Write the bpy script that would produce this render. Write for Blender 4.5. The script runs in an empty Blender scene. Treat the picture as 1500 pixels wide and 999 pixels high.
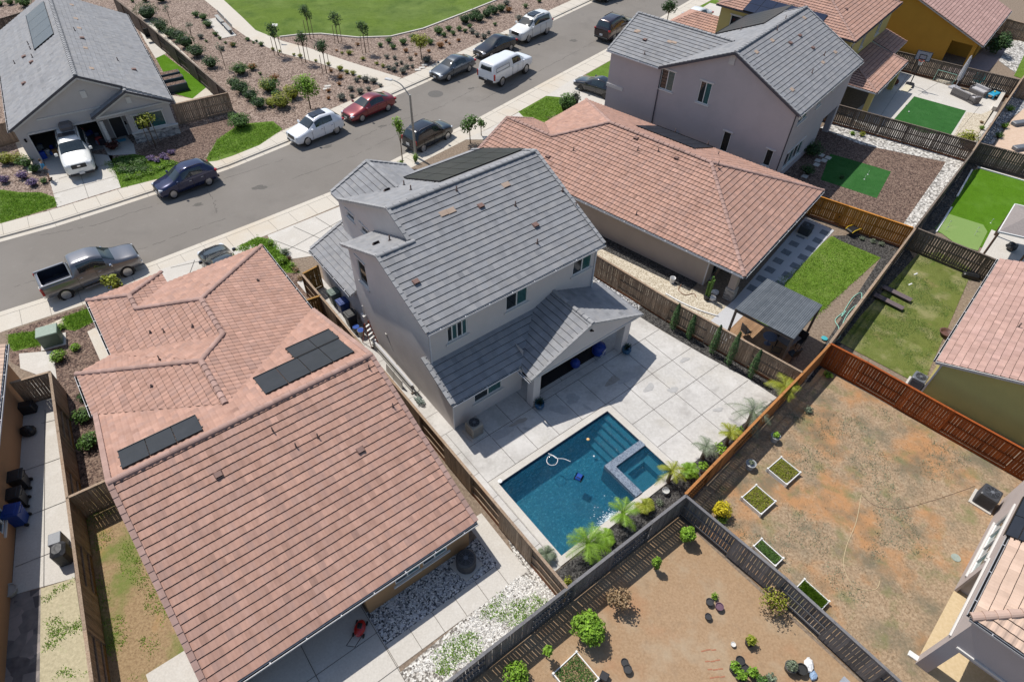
import bpy, bmesh, math, random
from mathutils import Vector, Matrix
from mathutils.geometry import tessellate_polygon
random.seed(7)
R=math.radians
sc=bpy.context.scene
col=sc.collection
V3=Vector
# ------------------------------------------------------------ camera model
CF=933.4; CP=R(46.17); CR=R(-1.95); CH=28.0
_f=V3((0,math.cos(CP),-math.sin(CP))); _r=V3((1,0,0)); _d=_f.cross(_r)
_r2=_r*math.cos(CR)+_d*math.sin(CR); _d2=_d*math.cos(CR)-_r*math.sin(CR)
def raydir(px,py): return _r2*(px-750)+_d2*(py-499.5)+_f*CF
def at(px,py,z=0.0):
    d=raydir(px,py); t=(z-CH)/d.z
    return V3((d.x*t,d.y*t,z))
cam_d=bpy.data.cameras.new('camera'); cam=bpy.data.objects.new('camera',cam_d); col.objects.link(cam)
cam_d.sensor_width=36; cam_d.lens=CF/1500*36; cam_d.clip_end=2000; cam_d.clip_start=.5
m=Matrix((( _r2.x,-_d2.x,-_f.x),(_r2.y,-_d2.y,-_f.y),(_r2.z,-_d2.z,-_f.z)))
cam.matrix_world=Matrix.Translation((0,0,CH))@m.to_4x4()
sc.camera=cam
# ------------------------------------------------------------ light
w=bpy.data.worlds.new("World"); sc.world=w; w.use_nodes=True
nt=w.node_tree; bg=nt.nodes['Background']; sky=nt.nodes.new('ShaderNodeTexSky'); sky.sky_type='NISHITA'; sky.sun_disc=False
SE=R(58.5); SA=R(-42.3)
sky.sun_elevation=SE; sky.sun_rotation=R(-47.5); sky.air_density=1.2; sky.dust_density=1.0
nt.links.new(sky.outputs[0],bg.inputs[0]); bg.inputs[1].default_value=.112
sl=bpy.data.lights.new('sun','SUN'); so=bpy.data.objects.new('sun',sl); col.objects.link(so)
sl.energy=4.75; sl.angle=R(.53); sl.color=(1,.955,.88)
so.rotation_euler=V3((math.cos(SA)*math.cos(SE),math.sin(SA)*math.cos(SE),-math.sin(SE))).to_track_quat('-Z','Y').to_euler()
so.location=(0,0,60)
sc.view_settings.view_transform='Standard'; sc.view_settings.look='None'; sc.view_settings.exposure=0; sc.view_settings.gamma=1
# ------------------------------------------------------------ materials
MATS={}
def surf(name,cols,scale=6,detail=8,rough=.9,bump=.25,bscale=None,bigs=(),vor=0,vorjit=.5,metal=0,tint=False,spec=.3,dist=0.0,bdist=.03,wave=None,stretch=None,emis=None):
    if name in MATS: return MATS[name]
    m=bpy.data.materials.new(name); m.use_nodes=True; nt=m.node_tree; N=nt.nodes.new; L=nt.links.new
    b=nt.nodes['Principled BSDF']; b.inputs['Roughness'].default_value=rough; b.inputs['Metallic'].default_value=metal
    b.inputs['Specular IOR Level'].default_value=spec
    tc=N('ShaderNodeTexCoord'); co=tc.outputs['Object']
    if stretch:
        mp=N('ShaderNodeMapping'); mp.inputs['Scale'].default_value=stretch; L(co,mp.inputs[0]); cs=mp.outputs[0]
    else: cs=co
    if vor:
        v=N('ShaderNodeTexVoronoi'); v.inputs['Scale'].default_value=vor; L(cs,v.inputs['Vector'])
        bw=N('ShaderNodeRGBToBW'); L(v.outputs['Color'],bw.inputs[0])
        n=N('ShaderNodeTexNoise'); n.inputs['Scale'].default_value=scale; n.inputs['Detail'].default_value=detail; L(cs,n.inputs['Vector'])
        mx=N('ShaderNodeMix'); mx.data_type='FLOAT'; mx.inputs[0].default_value=vorjit; L(n.outputs[0],mx.inputs[2]); L(bw.outputs[0],mx.inputs[3]); fac=mx.outputs[0]; hb=v.outputs['Distance']
    else:
        n=N('ShaderNodeTexNoise'); n.inputs['Scale'].default_value=scale; n.inputs['Detail'].default_value=detail; n.inputs['Roughness'].default_value=.65; n.inputs['Distortion'].default_value=dist; L(cs,n.inputs['Vector']); fac=n.outputs[0]; hb=None
    r=N('ShaderNodeValToRGB'); L(fac,r.inputs[0]); el=r.color_ramp.elements
    k=len(cols)
    while len(el)<k: el.new(.5)
    for i,c in enumerate(cols):
        el[i].position=.3+.4*i/max(1,k-1); el[i].color=(*c,1)
    out=r.outputs[0]
    for (c,s,lo,hi,amt) in bigs:
        n2=N('ShaderNodeTexNoise'); n2.inputs['Scale'].default_value=s; n2.inputs['Detail'].default_value=5; n2.inputs['Roughness'].default_value=.6; L(co,n2.inputs['Vector'])
        mr=N('ShaderNodeMapRange'); mr.inputs[1].default_value=lo; mr.inputs[2].default_value=hi; mr.inputs[4].default_value=amt; L(n2.outputs[0],mr.inputs[0])
        mx=N('ShaderNodeMix'); mx.data_type='RGBA'; L(mr.outputs[0],mx.inputs[0]); L(out,mx.inputs[6]); mx.inputs[7].default_value=(*c,1); out=mx.outputs[2]
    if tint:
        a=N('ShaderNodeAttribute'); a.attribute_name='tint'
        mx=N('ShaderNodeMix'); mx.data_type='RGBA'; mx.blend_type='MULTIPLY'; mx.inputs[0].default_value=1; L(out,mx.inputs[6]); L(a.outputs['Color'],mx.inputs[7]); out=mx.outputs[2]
    L(out,b.inputs['Base Color'])
    if emis: L(out,b.inputs['Emission Color']); b.inputs['Emission Strength'].default_value=emis
    if bump:
        bp=N('ShaderNodeBump'); bp.inputs['Strength'].default_value=bump; bp.inputs['Distance'].default_value=bdist
        if hb is None or bscale:
            n3=N('ShaderNodeTexNoise'); n3.inputs['Scale'].default_value=bscale or scale*3; n3.inputs['Detail'].default_value=4; L(cs,n3.inputs['Vector']); hb=n3.outputs[0]
        L(hb,bp.inputs['Height']); L(bp.outputs[0],b.inputs['Normal'])
    MATS[name]=m; return m
def flat(name,c,rough=.5,metal=0,spec=.5,var=.12,scale=9,coat=0,bump=0,tint=False):
    lo=tuple(x*(1-var) for x in c); hi=tuple(min(1,x*(1+var)) for x in c)
    m=surf(name,[lo,hi],scale=scale,detail=4,rough=rough,bump=bump,metal=metal,spec=spec,tint=tint)
    if coat: m.node_tree.nodes['Principled BSDF'].inputs['Coat Weight'].default_value=coat; m.node_tree.nodes['Principled BSDF'].inputs['Coat Roughness'].default_value=.03
    return m
def leaf(name,c,c2,trans=.25):
    m=surf(name,[c,c2],scale=3,detail=3,rough=.55,bump=0,tint=True,spec=.35)
    nt=m.node_tree; b=nt.nodes['Principled BSDF']; out=nt.nodes['Material Output']
    t=nt.nodes.new('ShaderNodeBsdfTranslucent'); mx=nt.nodes.new('ShaderNodeMixShader'); mx.inputs[0].default_value=trans
    src=b.inputs['Base Color'].links[0].from_socket; nt.links.new(src,t.inputs[0])
    nt.links.new(b.outputs[0],mx.inputs[1]); nt.links.new(t.outputs[0],mx.inputs[2]); nt.links.new(mx.outputs[0],out.inputs[0]); return m
# ------------------------------------------------------------ mesh builder
class MB:
    def __init__(s): s.v=[];s.f=[];s.t=[];s.m=[]
    def add(s,vs,fs,tint=1.0,mi=0):
        o=len(s.v); s.v+= [tuple(q) for q in vs]
        for f in fs: s.f.append([i+o for i in f]); s.t.append(tint); s.m.append(mi)
    def poly(s,vs,tint=1.0,mi=0): s.add(vs,[list(range(len(vs)))],tint,mi)
    def box(s,c,sz,rz=0,tint=1.0,mi=0,rx=0,ry=0):
        M=Matrix.Translation(V3(c))@Matrix.Rotation(rz,4,'Z')@Matrix.Rotation(ry,4,'Y')@Matrix.Rotation(rx,4,'X')
        x,y,z=sz[0]/2,sz[1]/2,sz[2]/2
        vs=[M@V3(q) for q in ((-x,-y,-z),(x,-y,-z),(x,y,-z),(-x,y,-z),(-x,-y,z),(x,-y,z),(x,y,z),(-x,y,z))]
        s.add(vs,[(0,3,2,1),(4,5,6,7),(0,1,5,4),(1,2,6,5),(2,3,7,6),(3,0,4,7)],tint,mi)
    def bbox(s,c,sz,rz=0,tint=1.0,mi=0,b=.02):   # box with bevelled top & vertical edges
        M=Matrix.Translation(V3(c))@Matrix.Rotation(rz,4,'Z'); x,y,z=sz[0]/2,sz[1]/2,sz[2]/2
        def ring(xx,yy,zz,cc): return [(-xx+cc,-yy,zz),(xx-cc,-yy,zz),(xx,-yy+cc,zz),(xx,yy-cc,zz),(xx-cc,yy,zz),(-xx+cc,yy,zz),(-xx,yy-cc,zz),(-xx,-yy+cc,zz)]
        vs=[M@V3(q) for q in ring(x,y,-z,b)+ring(x,y,z-b,b)+ring(x-b,y-b,z,b)]
        fs=[[7,6,5,4,3,2,1,0],[16+i for i in range(8)]]
        for k in (0,8): fs+=[(k+i,k+(i+1)%8,k+8+(i+1)%8,k+8+i) for i in range(8)]
        s.add(vs,fs,tint,mi)
    def beam(s,p,q,w,h,tint=1.0,mi=0,up=None):
        p=V3(p);q=V3(q);d=(q-p); L=d.length
        if L<1e-6: return
        d.normalize(); up=V3(up) if up else V3((0,0,1))
        sd=d.cross(up)
        if sd.length<1e-4: sd=V3((1,0,0))
        sd.normalize(); u2=sd.cross(d)
        vs=[]
        for c in (p,q):
            for a,b in ((-1,-1),(1,-1),(1,1),(-1,1)): vs.append(c+sd*(a*w/2)+u2*(b*h/2))
        s.add(vs,[(0,1,2,3),(7,6,5,4),(0,4,5,1),(1,5,6,2),(2,6,7,3),(3,7,4,0)],tint,mi)
    def tube(s,pts,rs,n=8,tint=1.0,mi=0,cap=True):
        pts=[V3(p) for p in pts]
        if not isinstance(rs,(list,tuple)): rs=[rs]*len(pts)
        rings=[];prev=None
        for i,p in enumerate(pts):
            d=(pts[min(i+1,len(pts)-1)]-pts[max(i-1,0)]).normalized()
            a=prev if prev is not None else (V3((1,0,0)) if abs(d.x)<.9 else V3((0,1,0)))
            a=(a-d*a.dot(d))
            if a.length<1e-4: a=V3((0,1,0))-d*d.y
            a.normalize(); prev=a; b=d.cross(a)
            rings.append([p+(a*math.cos(2*math.pi*k/n)+b*math.sin(2*math.pi*k/n))*rs[i] for k in range(n)])
        vs=[q for r in rings for q in r]; fs=[]
        for i in range(len(pts)-1):
            for k in range(n): fs.append((i*n+k,i*n+(k+1)%n,(i+1)*n+(k+1)%n,(i+1)*n+k))
        if cap: fs.append(list(range(n))[::-1]); fs.append([(len(pts)-1)*n+k for k in range(n)])
        s.add(vs,fs,tint,mi)
    def lathe(s,c,prof,n=16,tint=1.0,mi=0,axis=None):
        c=V3(c); vs=[];fs=[]
        M=Matrix.Identity(3)
        if axis is not None: M=V3(axis).normalized().to_track_quat('Z','Y').to_matrix()
        for (r,z) in prof:
            for k in range(n): vs.append(c+M@V3((r*math.cos(2*math.pi*k/n),r*math.sin(2*math.pi*k/n),z)))
        for i in range(len(prof)-1):
            for k in range(n): fs.append((i*n+k,i*n+(k+1)%n,(i+1)*n+(k+1)%n,(i+1)*n+k))
        if prof[0][0]>1e-4: fs.append(list(range(n))[::-1])
        if prof[-1][0]>1e-4: fs.append([(len(prof)-1)*n+k for k in range(n)])
        s.add(vs,fs,tint,mi)
    def ell(s,c,r,n=12,m=7,tint=1.0,mi=0,jit=0):
        prof=[]
        c=V3(c); vs=[];fs=[]
        for i in range(m+1):
            th=math.pi*i/m
            for k in range(n):
                j=1+random.uniform(-jit,jit)
                vs.append(c+V3((r[0]*math.sin(th)*math.cos(2*math.pi*k/n)*j,r[1]*math.sin(th)*math.sin(2*math.pi*k/n)*j,-r[2]*math.cos(th)*j)))
        for i in range(m):
            for k in range(n): fs.append((i*n+k,i*n+(k+1)%n,(i+1)*n+(k+1)%n,(i+1)*n+k))
        s.add(vs,fs,tint,mi)
    def build(s,name,mats,parent=None,smooth=False,loc=None):
        me=bpy.data.meshes.new(name); me.from_pydata(s.v,[],s.f)
        if not isinstance(mats,(list,tuple)): mats=[mats]
        for q in mats: me.materials.append(q)
        if s.f:
            me.polygons.foreach_set('material_index',s.m)
            a=me.attributes.new('tint','FLOAT','FACE'); a.data.foreach_set('value',s.t)
            if smooth: me.polygons.foreach_set('use_smooth',[True]*len(s.f))
        me.update()
        o=bpy.data.objects.new(name,me); col.objects.link(o)
        if loc is not None: o.location=loc
        if parent: o.parent=parent
        return o
def tag(o,label=None,cat=None,group=None,kind=None):
    if label: o['label']=label
    if cat: o['category']=cat
    if group: o['group']=group
    if kind: o['kind']=kind
    return o
def thing(name,label,cat,loc=(0,0,0),rz=0,group=None):
    o=bpy.data.objects.new(name,None); col.objects.link(o); o.location=loc; o.rotation_euler=(0,0,rz); o.empty_display_size=.2
    return tag(o,label,cat,group)
def copy_tree(o,parent=None):
    c=o.copy(); col.objects.link(c); c.parent=parent
    for ch in list(o.children): copy_tree(ch,c)
    return c
def tess(outer,holes=()):
    loops=[[V3((x,y,0)) for x,y in outer]]+[[V3((x,y,0)) for x,y in h] for h in holes]
    pts=[p for l in loops for p in l]; return pts,tessellate_polygon(loops)
def area2(P): return sum(P[i][0]*P[(i+1)%len(P)][1]-P[(i+1)%len(P)][0]*P[i][1] for i in range(len(P)))
SHN=[0]
def sheet(name,pts,mat,z,label=None,holes=(),skirt=0,kind='structure'):
    SHN[0]+=1
    if z>0 and not holes: z+=SHN[0]*.00023
    P=[(p[0],p[1]) for p in pts]
    if area2(P)<0: P=P[::-1]
    hs=[[(p[0],p[1]) for p in h] for h in holes]
    vs,tr=tess(P,hs); mb=MB()
    for t in tr:
        q=[vs[i] for i in t]
        if (q[1]-q[0]).cross(q[2]-q[0]).z<0: q=q[::-1]
        mb.poly([(a.x,a.y,z) for a in q])
    if skirt:
        for l in [P]+hs:
            for i in range(len(l)):
                a,b=l[i],l[(i+1)%len(l)]; mb.poly([(a[0],a[1],z),(a[0],a[1],z-skirt),(b[0],b[1],z-skirt),(b[0],b[1],z)])
    o=mb.build(name,mat); o['kind']=kind
    return o
def pxs(L,z=0): return [at(x,y,z) for x,y in L]
# ------------------------------------------------------------ frames
class Fr:
    def __init__(s,px,py,yaw,z=0,sh=(0,0)):
        s.yaw=R(yaw); s.s=V3((math.cos(s.yaw),math.sin(s.yaw),0)); s.d=V3((-math.sin(s.yaw),math.cos(s.yaw),0))
        o=at(px,py,z); s.O=V3((o.x,o.y,0))-s.s*sh[0]-s.d*sh[1]
    def P(s,u,v,z=0): return s.O+s.s*u+s.d*v+V3((0,0,z))
    def loc(s,p): q=p-s.O; return V3((q.dot(s.s),q.dot(s.d),p.z))
    def z(s,px,py,z=0): return s.loc(at(px,py,z))
    def hit(s,px,py,axis,val):
        d=raydir(px,py); o=V3((0,0,CH)); a=s.s if axis=='u' else s.d
        t=(val-(o-s.O).dot(a))/d.dot(a); return s.loc(o+d*t)
A=Fr(664.5,629,39.54); B=Fr(687.4,798.4,38.72); C=Fr(1041.5,424.5,51.34); D=Fr(1171.5,169.5,50.9,6.3,(-.25,-.35)); E=Fr(64,237.7,33)
# ------------------------------------------------------------ roofs
def clip_poly(bm,poly,n):
    k=len(poly)
    for i in range(k):
        a,b=poly[i],poly[(i+1)%k]; e=(b-a)
        if e.length<1e-4: continue
        nn=e.cross(n).normalized()
        bmesh.ops.bisect_plane(bm,geom=bm.verts[:]+bm.edges[:]+bm.faces[:],plane_co=a,plane_no=nn,clear_outer=True,dist=1e-5)
def newell(P):
    n=V3((0,0,0))
    for i in range(len(P)):
        a,b=P[i],P[(i+1)%len(P)]; n+=V3(((a.y-b.y)*(a.z+b.z),(a.z-b.z)*(a.x+b.x),(a.x-b.x)*(a.y+b.y)))
    return n.normalized()
class Roof:
    def __init__(s): s.vs=[];s.bm=bmesh.new(); s.lay=s.bm.faces.layers.float.new('tint'); s.under=MB(); s.rs=[]; s.rk=[]
    def slope(s,poly,style='flat',course=.36,thick=.13):
        P=[V3(p) for p in poly]; n=newell(P)
        if n.z<0: P=P[::-1]; n=-n
        vd=(V3((0,0,1))-n*n.z).normalized(); ud=vd.cross(n)
        lo=min(P,key=lambda p:p.z); O=lo-ud*lo.dot(ud)
        cu=[(p-O).dot(ud) for p in P]; cv=[(p-O).dot(vd) for p in P]
        u0,u1,v1=min(cu),max(cu),max(cv)
        if style=='flat': step=.3; per=1
        else: step=.07; per=4
        u0=math.floor(u0/(step*per))*step*per-step*per; nu=int((u1-u0)/step)+per+1
        nv=int(v1/course)+1
        bm=bmesh.new(); lay=bm.faces.layers.float.new('tint')
        def pt(u,v,h): return O+ud*u+vd*v+n*h
        amp=0 if style=='flat' else .030; shadew=.02 if style=='flat' else .028
        ph=[0,.9,1.0,.15]
        for i in range(-1,nv+1):
            off=(step*.5 if (i%2 and style=='flat') else 0); va=i*course; vb=va+course
            base=random.gauss(0,.02); ti=1
            A0=[];B0=[];C0=[]
            hj=[0]*(nu+2)
            for j in range(nu+1):
                u=u0+j*step-off; c=amp*ph[j%4] if amp else 0
                w=.008*math.sin(u*1.7+i*2.1)+.004*math.sin(u*5.3+i) 
                A0.append(bm.verts.new(pt(u,va+w,.042+c))); B0.append(bm.verts.new(pt(u,vb+.03,.004+c*.8))); C0.append(bm.verts.new(pt(u,va+w-shadew,.007+c*.8)))
            for j in range(nu):
                if j%per==0: ti=max(.6,1+base+random.gauss(0,.05 if style=='flat' else .07)+(random.random()<.03)*random.uniform(-.16,.12))
                f=bm.faces.new((A0[j],A0[j+1],B0[j+1],B0[j])); f[lay]=ti; f.material_index=0
                if style=='flat': pass
                f=bm.faces.new((C0[j],C0[j+1],A0[j+1],A0[j])); f[lay]=.8; f.material_index=1  # leaning near-black strip paints a shadow line below each course
        clip_poly(bm,P,n)
        me=bpy.data.meshes.new('t'); bm.to_mesh(me); bm.free(); s.bm.from_mesh(me); bpy.data.meshes.remove(me)
        dn=V3((0,0,-thick)); k=len(P); pr=[p-n*.012 for p in P]; lw=[p+dn for p in P]
        s.under.poly(pr,mi=1); s.under.poly(lw[::-1],mi=0)
        for i in range(k): s.under.poly([pr[i],lw[i],lw[(i+1)%k],pr[(i+1)%k]],mi=0)
    def cap(s,p,q,r=.13,seg=.4):
        mb=MB(); s.rs.append(mb)
        p=V3(p);q=V3(q);d=q-p;L=d.length
        if q.z<p.z-.01: p,q=q,p; d=q-p
        d.normalize(); sd=d.cross(V3((0,0,1))).normalized(); up=sd.cross(d); n=max(1,int(L/seg)); st=L/n
        for i in range(n):
            a=p+d*(i*st-.02); b=p+d*((i+1)*st+.03); ti=random.gauss(1,.06); vs=[]
            for c,rr,h in ((a,r,.035),(b,r*.86,.012)):
                for k in range(7):
                    th=math.pi*k/6; vs.append(c+sd*(rr*math.cos(th))+up*(rr*.75*math.sin(th)+h-.03))
            mb.add(vs,[(k,k+1,8+k,7+k)[::1] for k in range(6)]+[tuple(range(7))[::-1]],ti)
    def rake(s,p,q,w=.2,h=.09,course=.36):
        mb=MB(); s.rk.append(mb)
        p=V3(p);q=V3(q)
        if q.z<p.z: p,q=q,p
        d=q-p;L=d.length;d.normalize(); n=max(1,int(L/course)); st=L/n
        for i in range(n):
            a=p+d*(i*st)+V3((0,0,.075)); b=p+d*((i+1)*st+.02)+V3((0,0,.045)); mb.beam(a,b,w,h,tint=random.gauss(.97,.05))
    def build(s,parent,mt,dark,capm,under,name='roof'):
        me=bpy.data.meshes.new(name); s.bm.to_mesh(me); s.bm.free(); me.materials.append(mt); me.materials.append(dark)
        o=bpy.data.objects.new(name,me); col.objects.link(o); o.parent=parent
        for q in s.rs: q.build('ridge_tiles',capm,o)
        for q in s.rk: q.build('rake_tiles',capm,o)
        s.under.build('fascia',[under,dark],o)
        return o
def gutter(parent,p,q,mat,r=.06,straps=True):
    p=V3(p);q=V3(q); mb=MB(); d=(q-p); L=d.length; d.normalize(); sd=d.cross(V3((0,0,1)))
    mb.beam(p-V3((0,0,.07)),q-V3((0,0,.07)),.1,.012,mi=0); mb.beam(p+sd*.05-V3((0,0,.03)),q+sd*.05-V3((0,0,.03)),.014,.09); mb.beam(p-sd*.05-V3((0,0,.03)),q-sd*.05-V3((0,0,.03)),.014,.09)
    mb.beam(p-V3((0,0,.045)),q-V3((0,0,.045)),.08,.012,mi=1)
    n=int(L/1.6)
    for i in range(n+1): c=p+d*(L*(i+.5)/(n+1)); mb.beam(c-sd*.06,c+sd*.06,.035,.02)
    return mb.build('gutter',[mat,M_dark],parent)
def pipe(parent,p,r=.04,h=.35,name='vent_pipe'):
    mb=MB(); p=V3(p); mb.lathe(p,[(r*2.6,0),(r*2.2,.03),(r,.09),(r,h),(r*.7,h),(r*.7,h-.05)],8); return mb.build(name,M_vent,parent,True)
def boxvent(parent,p,n,ud,mat,name='roof_vent',sz=(.36,.3,.1)):
    p=V3(p); n=V3(n).normalized(); ud=V3(ud).normalized(); vd=n.cross(ud)
    mb=MB(); 
    def c(a,b,h): return p+ud*(a*sz[0]/2)+vd*(b*sz[1]/2)+n*h
    vs=[c(-1,-1,.03),c(1,-1,.03),c(1,1,.03),c(-1,1,.03),c(-.8,-.9,sz[2]+.05),c(.8,-.9,sz[2]+.05),c(.75,.6,sz[2]*.7+.03),c(-.75,.6,sz[2]*.7+.03)]
    mb.add(vs,[(4,5,6,7),(0,1,5,4),(1,2,6,5),(2,3,7,6),(3,0,4,7)],mi=0)
    mb.poly([c(-.7,-1.0,.05),c(.7,-1.0,.05),c(.65,-.96,sz[2]+.02),c(-.65,-.96,sz[2]+.02)],mi=1)
    return mb.build(name,[mat,M_dark],parent)
# ------------------------------------------------------------ walls
def wall(parent,a,b,z0,top,mat,wins=(),name='wall',doors=()):
    """a,b local (u,v); outward side is to the right of a->b; top = list of (t,z); wins = (t0,t1,z0,z1,style)"""
    a=V3((a[0],a[1],0)); b=V3((b[0],b[1],0)); d=(b-a); L=d.length; d.normalize(); out=V3((d.y,-d.x,0))
    if not isinstance(top,(list,tuple)): top=[(0,top),(L,top)]
    outer=[(0,z0),(L,z0)]+[(t if t>=0 else L+t,z) for t,z in top[::-1]]
    holes=[[(t0,y0),(t0,y1),(t1,y1),(t1,y0)] for (t0,t1,y0,y1,*_) in wins]
    pts,tr=tess(outer,holes); mb=MB()
    def W(t,z,o=0): return a+d*t+out*o+V3((0,0,z))
    for t in tr:
        q=[pts[i] for i in t]; Q=[W(p.x,p.y) for p in q]
        if (Q[1]-Q[0]).cross(Q[2]-Q[0]).dot(out)<0: Q=Q[::-1]
        mb.poly(Q)
    for (t0,t1,y0,y1,*_) in wins:
        for (p,q) in (((t0,y0),(t1,y0)),((t1,y0),(t1,y1)),((t1,y1),(t0,y1)),((t0,y1),(t0,y0))):
            mb.poly([W(*p),W(*q),W(*q,-.1),W(*p,-.1)])
    wo=mb.build(name,mat,parent)
    for (t0,t1,y0,y1,*st) in wins:
        st=st[0] if st else 'slide'
        if st=='open': continue
        fr=MB(); fw=.05
        fr.beam(W(t0,y0+fw/2,-.05),W(t1,y0+fw/2,-.05),.06,fw); fr.beam(W(t0,y1-fw/2,-.05),W(t1,y1-fw/2,-.05),.06,fw)
        fr.beam(W(t0+fw/2,y0,-.05),W(t0+fw/2,y1,-.05),fw,.06,up=d.cross(V3((0,0,1)))); fr.beam(W(t1-fw/2,y0,-.05),W(t1-fw/2,y1,-.05),fw,.06,up=d.cross(V3((0,0,1))))
        nm=1
        if st in('slide','slide_h'): nm=2
        if st=='quad': nm=4
        if st=='hung': fr.beam(W(t0,(y0+y1)/2,-.05),W(t1,(y0+y1)/2,-.05),.06,.05)
        for k in range(1,nm): t=t0+(t1-t0)*k/nm; fr.beam(W(t,y0,-.045),W(t,y1,-.045),.055,.06,up=d.cross(V3((0,0,1))))
        w_=fr.build('window',M_white,parent)
        p_=MB()
        if st=='hung':
            ym=(y0+y1)/2; p_.poly([W(t0,y0,-.07),W(t1,y0,-.07),W(t1,ym,-.07),W(t0,ym,-.07)],mi=0); p_.poly([W(t0,ym,-.07),W(t1,ym,-.07),W(t1,y1,-.07),W(t0,y1,-.07)],mi=1)
        else:
            for k in range(nm): ta=t0+(t1-t0)*k/nm; tb=t0+(t1-t0)*(k+1)/nm; p_.poly([W(ta,y0,-.07),W(tb,y0,-.07),W(tb,y1,-.07),W(ta,y1,-.07)],mi=(k%2))
        p_.build('pane',[M_paneD,M_paneT],w_)
        s_=MB(); s_.beam(W(t0-.12,y0-.06,.03),W(t1+.12,y0-.06,.03),.09,.1)
        s_.build('sill',M_trim,w_); s_=None
        if st in('slide_h','hung_h','quad'):
            s_=MB(); s_.beam(W(t0-.12,y1+.06,.03),W(t1+.12,y1+.06,.03),.07,.1)
            s_.build('lintel',M_trim,w_)
    return wo
# shared materials
M_dark=flat('dark_gap',(.012,.012,.013),rough=.9,spec=.1)
M_white=flat('white_vinyl',(.72,.72,.7),rough=.45,var=.05)
M_trim=surf('trim_stucco',[(.55,.53,.51),(.63,.61,.59)],scale=30,bump=.15)
M_paneD=flat('glass_dark',(.012,.018,.02),rough=.04,spec=.9,var=.3)
M_paneT=flat('glass_teal',(.03,.1,.1),rough=.05,spec=.9,var=.3)
M_vent=flat('vent_metal',(.12,.08,.07),rough=.6)
M_gut=flat('gutter_white',(.6,.6,.62),rough=.4,var=.05)
M_gutg=flat('gutter_grey',(.42,.42,.44),rough=.4,var=.05)
def stucco(name,c): 
    c=V3(c); return surf(name,[tuple(c*.92),tuple(c*1.04)],scale=25,detail=6,rough=.95,bump=.25,bscale=90,bdist=.01,bigs=((tuple(c*.8),.7,.45,.75,.45),(tuple(c*1.1),2.3,.55,.8,.3)),spec=.15)
M_stA=stucco('stucco_greige',(.60,.56,.54)); M_stB=stucco('stucco_orange',(.40,.245,.13)); M_stC=stucco('stucco_taupe',(.46,.385,.335)); M_stD=stucco('stucco_mauve',(.46,.42,.43))
M_stE=stucco('stucco_grey',(.48,.45,.44)); M_stF=stucco('stucco_yellow',(.5,.42,.17)); M_stG=stucco('stucco_amber',(.5,.27,.045)); M_stI=stucco('stucco_olive',(.54,.49,.19)); M_stJ=stucco('stucco_light',(.44,.38,.36))
def tilemat(name,c,c2,bigc=None,alt=None,am=.45):
    m=surf(name,[c,c2],scale=2.2,detail=9,rough=.88,bump=.2,bscale=40,bdist=.008,tint=True,bigs=((bigc or c,.6,.45,.75,.4),(tuple(x*.7 for x in c),5,.56,.8,.4),(tuple(x*.8 for x in c),.35,.5,.7,.35)),spec=.2)
    nt=m.node_tree; b=nt.nodes['Principled BSDF']; src=b.inputs['Base Color'].links[0].from_socket
    a=nt.nodes.new('ShaderNodeAttribute'); a.attribute_name='tint'; mu=nt.nodes.new('ShaderNodeMath'); mu.operation='MULTIPLY'; mu.inputs[1].default_value=53.7; nt.links.new(a.outputs['Fac'],mu.inputs[0]); fr=nt.nodes.new('ShaderNodeMath'); fr.operation='FRACT'; nt.links.new(mu.outputs[0],fr.inputs[0]); pw=nt.nodes.new('ShaderNodeMath'); pw.operation='POWER'; pw.inputs[1].default_value=2.2; nt.links.new(fr.outputs[0],pw.inputs[0]); ml=nt.nodes.new('ShaderNodeMath'); ml.operation='MULTIPLY'; ml.inputs[1].default_value=am; nt.links.new(pw.outputs[0],ml.inputs[0])
    mx=nt.nodes.new('ShaderNodeMix'); mx.data_type='RGBA'; nt.links.new(ml.outputs[0],mx.inputs[0]); nt.links.new(src,mx.inputs[6]); al=alt or tuple(x*.8 for x in c); mx.inputs[7].default_value=(*al,1); nt.links.new(mx.outputs[2],b.inputs['Base Color']); return m
M_tg=tilemat('grey_tile',(.205,.208,.222),(.28,.284,.298),(.24,.246,.262),(.31,.30,.295)); M_tgcap=tilemat('grey_cap',(.27,.27,.28),(.36,.36,.365))
M_tp=tilemat('pink_tile',(.37,.215,.165),(.45,.275,.217),(.405,.238,.18),(.30,.21,.19),.36); M_tpcap=tilemat('pink_cap',(.33,.215,.18),(.42,.28,.245))
M_tt=tilemat('tan_tile',(.50,.36,.28),(.58,.43,.34)); M_buttshade=surf('tile_butt_shade',[(.022,.014,.012),(.045,.03,.026)],scale=10,bump=0,rough=.95,tint=True)  # butt colour near black: shade under the tile edge painted in
M_buttshadeg=surf('tile_butt_shade_grey',[(.02,.02,.024),(.04,.04,.045)],scale=10,bump=0,rough=.95,tint=True)
M_fasc=flat('fascia_white',(.5,.49,.48),rough=.6); M_fascd=flat('fascia_dark',(.06,.06,.075),rough=.6)
M_solar=surf('solar_glass',[(.018,.021,.028),(.028,.031,.04)],scale=1.5,bump=0,rough=.32,spec=.35); M_solarf=flat('solar_frame',(.02,.02,.022),rough=.4,metal=.5)
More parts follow.
